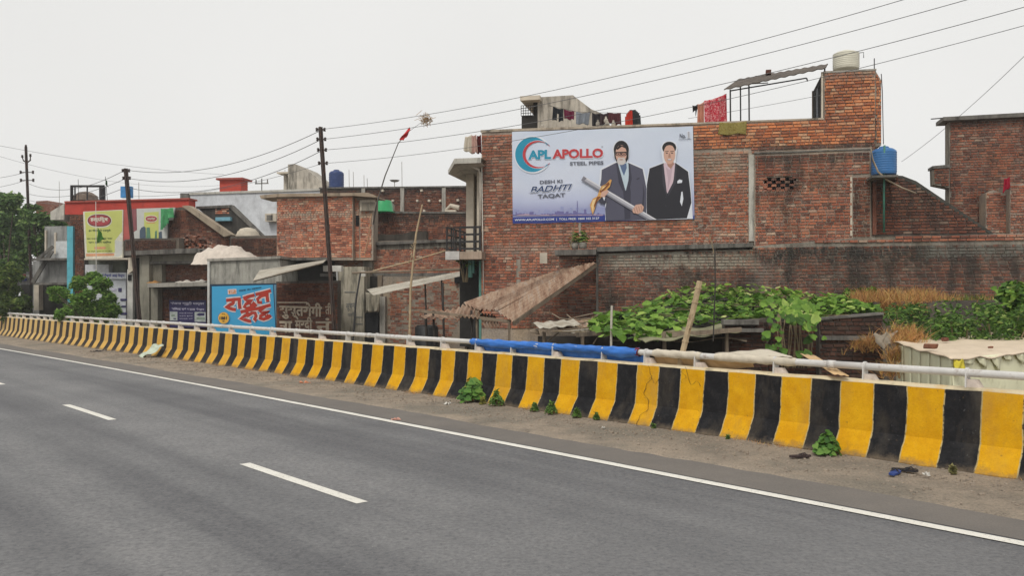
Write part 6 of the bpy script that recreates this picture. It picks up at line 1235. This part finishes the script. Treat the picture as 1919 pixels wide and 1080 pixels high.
f = Fr(84, 62, 8); o = f.thing('far_brick_hut', 'small dull brick hut roof seen between tree and red parapet', 'hut'); m = MB(); f.pris(m, [(68,377),(90,376),(103,386),(103,420),(68,420)], 0, -3); m.build('wall', BM('far_hut_brick', gain=.55, smear=.5), o)
# ================================================================ POLES AND WIRES
def rail_pole(px0, py0, px1, py1, Y, w, label, name='electric_pole'):
    T = W3(px0, py0, Y); Bp = W3(px1, py1, Y); t = (GZ-T.z)/(Bp.z-T.z); foot = T.lerp(Bp, t)
    root = bpy.data.objects.new(name, None); C.objects.link(root); root.location = foot; tag(root, label, 'pole', 'electric poles along the street')
    m = MB(); m.bar((0,0,0), T-foot, w, w*.45); m.bar((0,-.02,0), T-foot+Vector((0,-.02,0)), w*.35, w*1.1); m.build('shaft', RPM, root); return root, foot, T
RPM = plain('rusty_rail_iron', (.055,.038,.032), .75, .3, 6, ((.16,.06,.03), 3, .56, .5))
INS = plain('insulator_porcelain', (.05,.035,.03), .3)
def at_px(root, T, foot, py, Y): return None
def knob(root, P_, s=1, side=.12):
    for dx in (-side, side): 
        m = MB(); c = Vector(P_)-root.location+Vector((dx*s,0,0)); m.lathe([(0,-.06*s),(.045*s,-.05*s),(.03*s,0),(.05*s,.04*s),(.02*s,.07*s),(0,.07*s)], c, 8); m.build('insulator', INS, root, smooth=True)
    m = MB(); c = Vector(P_)-root.location; m.box(c+Vector((-side*s,-.02,-.02)), c+Vector((side*s,.02,.02))); m.build('bracket', RPM, root)
p1, ft1, T1 = rail_pole(601, 238, 627, 620, 28.5, .135, 'tall dark iron electric pole leaning in front of the orange brick house')
for y in (243, 261, 281, 306): k = (y-238)/(620-238); knob(p1, W3(601+26*k, y, 28.5), 1, .13)
p2, ft2, T2 = rail_pole(236, 316, 262, 600, 34.8, .155, 'dark iron electric pole leaning in front of the red parapet building')
for y in (320, 334): knob(p2, W3(236+26*(y-316)/284, y, 34.8), 1.1, .12)
m = MB(); c = W3(236, 359, 34.8)-p2.location; q = .235; m.box(c+Vector((-q,.05,-.24)), c+Vector((q*.85,.25,.22))); m.build('blue_box', plain('blue_meter_box', (.06,.25,.55), .5), p2)
p3, ft3, T3 = rail_pole(49, 276, 61, 590, 49.5, .14, 'tall pole with forked top and two cross arms among the trees at far left')
for y, w_ in ((323,.36),(338,.36)): knob(p3, W3(49+12*(y-276)/314, y, 49.5), 1.5, .24)
m = MB(); b = W3(51,305,49.5)-p3.location; m.tube([b, b+Vector((-.2,0,.12)), b+Vector((-.27,0,.32))], .04, 6); m.tube([b, b+Vector((.2,0,.15)), b+Vector((.2,0,.38))], .04, 6); m.build('fork_arm', RPM, p3)
for d_ in ((-.27,.36),(.2,.42),(-.06,.95)): m = MB(); m.lathe([(0,-.06),(.08,-.04),(.05,.03),(.07,.07),(0,.11)], b+Vector((d_[0],0,d_[1])), 8); m.build('insulator', INS, p3, smooth=True)
WI = plain('overhead_wire', (.13,.13,.135), .6, spec=.3)
def wire(a, b, sag, label, r=.011, n=30, grp='overhead wires'):
    A_, B_ = W3(*a), W3(*b); m = MB(); P_ = [A_.lerp(B_, i/n)-A_-Vector((0,0,sag*4*(i/n)*(1-i/n))) for i in range(n+1)]; m.tube(P_, r, 5)
    o = m.build('overhead_wire', WI, None); o.location = A_; tag(o, label, 'wire', grp)
wire((605,242,28.5),(2250,-175,15), .55, 'topmost wire running from the tall pole up and out of the upper right', .008)
wire((606,261,28.5),(2250,-130,15), .50, 'second wire from the top running from the tall pole over the roof', .008)
wire((608,281,28.5),(2250,-82,15), .55, 'third wire from the top crossing the banner and the cream tank', .008)
wire((610,306,28.5),(2250,-45,15), .55, 'lowest wire from the tall pole crossing the banner to the right', .007)
wire((598,246,28.5),(240,319,34.8), .55, 'highest wire between the tall pole and the second pole', .011)
wire((599,263,28.5),(240,334,34.8), .60, 'middle wire between the tall pole and the second pole', .011)
wire((600,284,28.5),(241,352,34.8), .65, 'lower wire between the tall pole and the second pole', .011)
wire((602,307,28.5),(243,368,34.8), .3, 'faint lowest wire between the tall pole and the second pole', .007)
wire((234,319,34.8),(56,345,49.5), .55, 'upper wire between the second pole and the far forked pole', .012)
wire((235,335,34.8),(56,364,49.5), .40, 'middle wire between the second pole and the far forked pole', .011)
wire((236,351,34.8),(57,376,49.5), .40, 'lower wire between the second pole and the far forked pole', .011)
wire((48,323,49.5),(-40,336,55), .1, 'upper wire leaving the far forked pole to the left', .012)
wire((49,338,49.5),(-40,355,55), .1, 'lower wire leaving the far forked pole to the left', .012)
wire((-10,271,55),(420,327,70), .3, 'long thin distant wire high at the left above the red building', .011)
wire((-10,290,55),(440,345,70), .9, 'second long thin distant wire at the left below the first', .009)
wire((1925,100,24),(1690,303,34), .15, 'slanting thin wire coming down from the right edge to the blue tank', .008)
wire((1290,222,26),(1540,178,23), .02, 'thin wire under the roof canopy between the red bedsheet and the tower', .006)
# bamboo, flags and sticks in front of the terraced house
pole([(792,383,26),(780,440,26),(770,540,26),(768,640,26),(768,760,26)], [.022,.03,.035,.04,.04], BAMB, 'thin brown bamboo stake standing in front of the pale awning', knots=9)
m = MB(); f = O3(775, 460, 25.9)
for i in range(14): a = i*.7; m.tube([f.P(776-i*.6,455+i*3,25.95), f.P(776-i*.6,455+i*3,25.95)+Vector((.09*math.cos(a),-.04,.1*math.sin(a)))], .012, 4)
o = m.build('straw_tie', BAMB, None); o.location = f.O; tag(o, 'straw tied round the middle of the bamboo stake', 'straw'); o['kind'] = 'stuff'
pole([(699,508,27.5),(770,490,27.5),(836,470,27.5)], .022, BAMB, 'bamboo rod slanting up to the balcony edge')
pole([(660,512,27.8),(700,510,27.8),(780,508,27.8),(880,504,27.8)], .035, WOOD, 'long horizontal timber pole above the pale awning', 'timber_pole')
pole([(765,248,29.5),(747,268,29.5),(722,330,29.5),(706,383,29.5),(700,420,30)], [.008,.016,.022,.026,.03], plain('dark_pole', (.10,.09,.08), .7), 'long dark curved pole rising from the green tub with a red flag', 'flag_pole')
pole([(697,400,30),(692,440,30),(683,480,30)], .02, plain('tan_pole', (.40,.25,.15), .7), 'short tan stick below the green tub', 'stick', 'stick')
pole([(765,248,29.5),(778,238,29.5),(792,228,29.5),(796,222,29.5)], .006, DRKB, 'bent thin tip of the flag pole holding a nest', 'twig', 'twig', ns=4)
pole([(676,512,27.2),(668,560,27),(662,640,26.8),(660,760,26.8)], .028, IRON, 'dark slanting iron rod in front of the mouldy plaster pier', 'iron_rod', 'rod')
f = O3(765, 248, 29.4); m = MB(); c = [f.P(768,238,29.4), f.P(770,244,29.4), f.P(757,264,29.4), f.P(748,262,29.4)]; m.sheet(c[0], c[1], c[2], c[3], 6, 10, lambda u, v: (0,.05*math.sin(v*8+u*4),.02*math.sin(v*9)), 0, .004); o = m.build('red_flag', plain('red_flag_cloth', (.50,.03,.03), .9), None, smooth=True); o.location = f.O; tag(o, 'small red flag tied near the top of the curved pole', 'flag')
m = MB(); rl = random.Random(2)
for i in range(60): 
    p = Vector((rl.gauss(0,.09), rl.gauss(0,.06), rl.gauss(0,.08))); d_ = Vector((rl.uniform(-1,1), rl.uniform(-1,1), rl.uniform(-1,1))).normalized()*.14; m.tube([p-d_, p+d_], .008, 3)
o = m.build('straw_bundle', plain('straw', (.35,.22,.09), .9), None); o.location = W3(800, 224, 29.5); tag(o, 'small straw bundle at the very tip of the curved pole', 'straw'); o['kind'] = 'stuff'
for px, y0, y1, Y, lb_ in ((112,340,395,55,'faint thin bar left of the black roof frame'),(655,318,352,52,'thin roof rod just right of the blue tank'),(663,322,352,52,'second thin roof rod right of the blue tank'),(683,328,352,52,'third thin roof rod left of the curved pole'),(689,334,352,52,'short thin roof rod by the curved pole'),(754,303,352,50,'thin roof rod right of the curved pole'),(535,318,352,56,'thin rod left of the cream stairhead'),(261,342,376,44,'thin grey rod on the red parapet right of the blue box')):
    pole([(px-.5, y0, Y),(px, y1, Y)], .016, CONC, lb_, 'roof_rod', 'rod', ns=4)
bush(872, 492, 26.6, .28, 160, .10, 'small green plant sprouting under the balcony', 'long', mat=LEAF, zb=1.5, name='wall_plant')
# ================================================================ TREES
TL_ = leafmat('tree_leaf', [(0,(.035,.08,.03)),(.4,(.08,.155,.05)),(.8,(.14,.25,.075)),(1,(.25,.34,.13))], .3)
BARK = plain('bark', (.10,.08,.06), .95, .3, 8)
def tree(px, pyt, pyb, Y, clumps, n_, sz, label, name='tree', mat=TL_, trunk=.2, flat=.7, jit=.85):
    base = W3(px, 561, Y); base.z = GZ; root = bpy.data.objects.new(name, None); C.objects.link(root); root.location = base; tag(root, label, 'tree'); rr_ = random.Random(int(px)+5)
    cl = []
    for x, y, r in clumps:
        c = W3(x, y, Y+rr_.uniform(-1.2,1.2)*min(1.5, r*.05))-base; r_ = r/F*Y; cl += [(c+Vector((rr_.uniform(-1,1), rr_.uniform(-.6,.6), rr_.uniform(-.7,.8)))*r_*jit, r_*rr_.uniform(.35,.62)) for _ in range(6)]
    m = crown(cl, n_, sz, 'long', flat, rr_); m.build('crown', mat, root)
    m = MB(); top = W3(px, (pyt+pyb)/2+40, Y)-base; m.tube([(0,0,0),(.1,0,top.z*.5),top], [trunk, trunk*.8, trunk*.55], 8)
    m.build('trunk', BARK, root)
    for c, r in cl[::7]: m = MB(); m.tube([Vector(top)*.8, Vector(top).lerp(c, .55)+Vector((0,0,-.1)), c], [trunk*.35, trunk*.2, .02], 5); m.build('branch', BARK, root)
tree(10, 355, 600, 52, [(4,372,22),(24,382,20),(12,405,32),(-20,390,40),(30,420,26),(0,440,40),(38,450,22),(16,470,30),(-30,450,50),(30,495,18),(5,505,22),(-10,530,30),(15,430,20)], 17000, .34, 'big dark green tree filling the left edge of the view')
tree(75, 390, 480, 50, [(52,398,16),(70,408,18),(92,412,16),(108,418,12),(60,430,20),(85,428,16),(70,455,18),(92,448,12),(82,470,10),(100,430,9),(118,424,8),(55,470,16)], 7000, .28, 'dark spreading tree behind the forked pole with gaps of sky')
tree(2, 480, 600, 44, [(5,500,24),(22,515,18),(0,540,28),(30,555,20),(14,580,26),(-14,520,26),(38,575,12)], 8000, .24, 'lighter green feathery young tree at the bottom of the left edge', mat=leafmat('young_leaf', [(0,(.04,.08,.02)),(.5,(.09,.16,.035)),(1,(.20,.26,.07))], .35), trunk=.1)
BL_ = leafmat('neem_leaf', [(0,(.05,.12,.02)),(.4,(.11,.23,.04)),(.8,(.19,.35,.07)),(1,(.33,.44,.13))], .35)
tree(165, 500, 600, 36.5, [(176,520,16),(150,530,18),(190,535,20),(120,550,18),(160,555,24),(205,558,18),(138,575,24),(180,580,26),(212,580,16),(108,560,12),(100,545,7),(160,600,30),(200,600,22),(120,592,18)], 17000, .16, 'bright green bushy young tree in front of the billboard shop', mat=BL_, trunk=.08, jit=.5, flat=.85)
# ================================================================ WEEDS AND LITTER ON THE VERGE
def verge(s, off, z=.02): return RP(s, off, z)
def weed(s, off, h, n_, sz, kind, label, mat=LEAF, individual=False, name='weed', seed=1):
    p = verge(s, off); root = bpy.data.objects.new(name, None); C.objects.link(root); root.location = p; tag(root, label, 'plant', 'weeds along the barrier foot'); rl = random.Random(seed)
    m = MB(); st = MB(); me = []
    if individual:
        for q in range(8): mm = MB(); put_leaf(mm, (0,0,0), 1, kind, (0,0,1), 0, (q+.5)/8, 1.3); me.append(mm.mesh('leaf', mat))
    for i in range(n_):
        a = rl.uniform(0, 6.3); t = rl.random()**.7; zz = h*(1-.75*t*t)*rl.uniform(.35, 1); r = h*.55*t
        q = Vector((r*math.cos(a), r*math.sin(a)*.7, zz)); s_ = sz*rl.uniform(.6, 1.25); nr = Vector((math.cos(a)*.7, math.sin(a)*.7-.35, .8))
        if individual:
            from mathutils import Quaternion
            o = bpy.data.objects.new('leaf', me[rl.randrange(8)]); C.objects.link(o); o.parent = root; o.location = q; o.scale = (s_,)*3; o.rotation_mode = 'QUATERNION'; o.rotation_quaternion = nr.normalized().to_track_quat('Z', 'Y') @ Quaternion((0,0,1), rl.uniform(2.4,3.9))
        else: put_leaf(m, q, s_, kind, nr, a+rl.uniform(-.6,.6), rl.random(), 1.3)
        if i % 4 == 0: st.tube([(0,0,0), (q.x*.5, q.y*.5, q.z*.7), q], .003, 4)
    if m.v: m.build('foliage', mat, root)
    st.build('stems', STEM, root)
def s_at(px):   # metres along the barrier foot for a photo column
    ss_ = np.linspace(-4, 46, 1200); pp = [RP(s) for s in ss_]; return float(ss_[int(np.argmin([abs(960+F*p.x/p.y-px) for p in pp]))])
PW = leafmat('plant_by_barrier', [(0,(.035,.10,.02)),(.5,(.08,.20,.035)),(1,(.17,.31,.07))], .3)
weed(s_at(1558)-.02, -.16, .31, 120, .085, 'heart', 'leafy heart shaped plant growing at the barrier foot, largest weed on the right', PW, True, 'verge_plant', 3)
weed(s_at(893), -.12, .48, 120, .14, 'heart', 'broad leafed weed against the barrier below the blue tarpaulin', PW, True, seed=5)
weed(s_at(942), -.16, .30, 260, .08, 'long', 'dark small leafed weed right of the broad leafed one', WL, seed=6)
weed(s_at(1045), -.13, .22, 260, .07, 'long', 'low dark weed tuft at the foot of a yellow stripe', WL, seed=7)
weed(s_at(1090), -.12, .17, 220, .065, 'long', 'flat weed tuft left of the cracked stripe', WL, seed=8)
weed(s_at(1012), -.12, .16, 180, .07, 'long', 'spreading weed patch just left of the low dark tuft', WL, seed=14)
weed(s_at(1125), -.10, .13, 150, .06, 'long', 'thin weed patch right of the flat tuft by the black stripe', LEAF, seed=15)
weed(s_at(920), -.2, .14, 150, .07, 'long', 'yellowish low weeds between the broad leafed and the dark weed', leafmat('yellow_weed', [(0,(.12,.14,.03)),(1,(.34,.32,.08))]), seed=16)
weed(s_at(1230), -.06, .08, 60, .05, 'long', 'tiny weed right of the cracked stripe', WL, seed=9)
weed(s_at(1372), -.10, .07, 50, .05, 'long', 'tiny green weed between the cracked stripe and the slipper', LEAF, seed=10)
weed(s_at(1795), -.18, .10, 70, .07, 'long', 'pale grassy weed at the barrier foot near the right edge', leafmat('pale_weed', [(0,(.12,.13,.05)),(1,(.30,.28,.14))]), seed=11)
mb = MB(); rv = random.Random(77)
for i in range(420):
    s = rv.uniform(-1, 26); p = RP(s, rv.uniform(-.10, -.0), .02); 
    if MN.noise(Vector((s*.9, 0, 7))) > .02: blades(mb, p, rv.uniform(.04,.09), 5, .05, .8, .0035)
o = mb.build('dry_weeds', DG, None); tag(o, 'dry brown weeds scattered along the foot of the striped barrier', 'grass'); o['kind'] = 'stuff'
mb = MB(); 
for i in range(2600):
    s = rv.uniform(-2, 30)**1.0; of = -rv.uniform(0, 1.6)*rv.random()**.4; p = RP(s, of, .025+(.03*max(0, of+.45))); s_ = rv.uniform(.004, .016)*(1.6 if rv.random() < .06 else 1); q = MB().box((-s_,-s_,-s_*.5),(s_,s_,s_*.7)); a = rv.uniform(0,3); 
    mb.add([(p.x+x*math.cos(a)-y*math.sin(a), p.y+x*math.sin(a)+y*math.cos(a), p.z+z) for x, y, z in q.v], q.f)
o = mb.build('grit', plain('pebbles', (.30,.25,.20), .95, .4, 20), None); tag(o, 'loose grit and pebbles scattered over the dusty verge', 'gravel'); o['kind'] = 'stuff'
def ground_at(px, py, z=.03):
    r = Vector(((px-960)/F, 1, -(py-HOR)/F)); q = r*((z-CH)/r.z); q.z = z; return q
def scrap(px, py, w, h, mat, label, name='litter', cat='litter', wob=.03, rot=None, grp='litter on the verge', seed=1, z=.045):
    p = ground_at(px, py, z); m = MB(); rl = random.Random(seed); m.sheet((-w/2,-h/2,0),(w/2,-h/2,0),(w/2,h/2,0),(-w/2,h/2,0), 8, 7, lambda u, v: (.02*rl.uniform(-1,1)*w*3, .02*rl.uniform(-1,1), wob*abs(math.sin(u*6+seed)*math.cos(v*5+seed))+wob*.4*rl.random()), 0, .003)
    o = m.build(name, mat, None); o.location = p; o.rotation_euler = (0,0,rl.uniform(0,3) if rot is None else rot); tag(o, label, cat, grp)
PB = plain('greenish_plastic_bag', (.50,.56,.45), .5, .15, 9); OP = plain('orange_packet', (.62,.25,.13), .5); WP = plain('white_paper', (.65,.63,.58), .7); PKP = plain('pink_packet', (.60,.33,.26), .6)
m = MB(); sb = s_at(300); m.sheet(RP(sb+.75,-.42,.05)-RP(sb), RP(sb+.1,-.45,.05)-RP(sb), RP(sb-.35,-.02,.42)-RP(sb), RP(sb+.25,-.0,.46)-RP(sb), 10, 10, lambda u, v: (.04*math.sin(u*11+v*5), .04*math.sin(v*13), .04*math.sin(u*7+v*9)), 0, .006); o = m.build('plastic_bag', PB, None, smooth=True); o.location = RP(sb); tag(o, 'pale green plastic bag resting against the barrier at left', 'bag', 'litter on the verge')
scrap(34, 641, .9, .35, WP, 'white sheet of litter at the far left by the barrier', seed=2, wob=.1); scrap(12, 642, .35, .2, WP, 'small white scrap left of the white sheet at the far left', seed=3)
scrap(572, 720, .24, .13, OP, 'orange crumpled packet on the verge left of centre', seed=4, wob=.06); scrap(742, 788, .13, .08, PKP, 'pinkish packet lying on the white edge line', seed=5, z=.03); scrap(202, 687, .45, .12, WP, 'pale flat scrap on the white edge line at left', seed=6, z=.03)
scrap(163, 664, .4, .15, PKP, 'pink flat scrap on the verge left of the black one', seed=7); scrap(186, 663, .55, .22, BLK2, 'black crumpled rag on the verge at left', 'rag', 'rag', seed=8, wob=.10)
scrap(839, 760, .12, .08, WP, 'small white scrap beside the broad leafed weed', seed=9, wob=.05); scrap(1131, 804, .05, .04, WP, 'tiny white scrap below the cracked stripe', seed=10); scrap(1737, 892, .06, .04, WP, 'tiny white scrap right of the blue slipper', seed=11); scrap(885, 745, .10, .06, BAMB, 'brown dead leaf litter beside the weeds', seed=12)
def slipper(px, py, rot, mat, strap, label):
    p = ground_at(px, py, .045); root = bpy.data.objects.new('slipper', None); C.objects.link(root); root.location = p; root.rotation_euler = (.05, 0, rot); tag(root, label, 'slipper')
    ol = [(-.13,-.03),(-.06,-.042),(.04,-.045),(.10,-.045),(.135,-.02),(.135,.02),(.10,.045),(.04,.04),(-.06,.035),(-.13,.03),(-.145,0)]; m = MB(); k = len(ol); m.add([(x,y,0) for x,y in ol]+[(x,y,.022) for x,y in ol], [tuple(range(k-1,-1,-1)), tuple(range(k,2*k))]+[(i,(i+1)%k,(i+1)%k+k,i+k) for i in range(k)]); m.build('sole', mat, root)
    m = MB(); m.tube([(.09,0,.02),(.06,0,.05),(.0,.042,.02)], .008, 6); m.tube([(.06,0,.05),(.0,-.042,.02)], .008, 6); m.build('strap', strap, root)
SOL = plain('brown_rubber', (.045,.03,.03), .8)
slipper(1500, 857, .15, SOL, SOL, 'dark brown slipper lying on the verge left of the leafy plant'); slipper(1677, 888, .9, plain('blue_rubber', (.03,.06,.22), .7), BLK2, 'blue slipper on the verge near the right end'); slipper(1697, 883, -.4, BLK2, BLK2, 'black slipper lying next to the blue one')
bpy.context.view_layer.update()

# haze over the far end of the street
if HAZE:
    hm = bpy.data.materials.new('haze_air'); hm.use_nodes = True; t_ = hm.node_tree; t_.nodes.clear(); v_ = t_.nodes.new('ShaderNodeVolumePrincipled'); v_.inputs['Color'].default_value = (.93,.94,.95,1); v_.inputs['Density'].default_value = HAZE; v_.inputs['Anisotropy'].default_value = .2
    mo = t_.nodes.new('ShaderNodeOutputMaterial'); t_.links.new(v_.outputs[0], mo.inputs['Volume'])
    o = MB().box((-2600,-2600,GZ-1),(2600,2600,13)).build('haze', hm); o['kind'] = 'stuff'
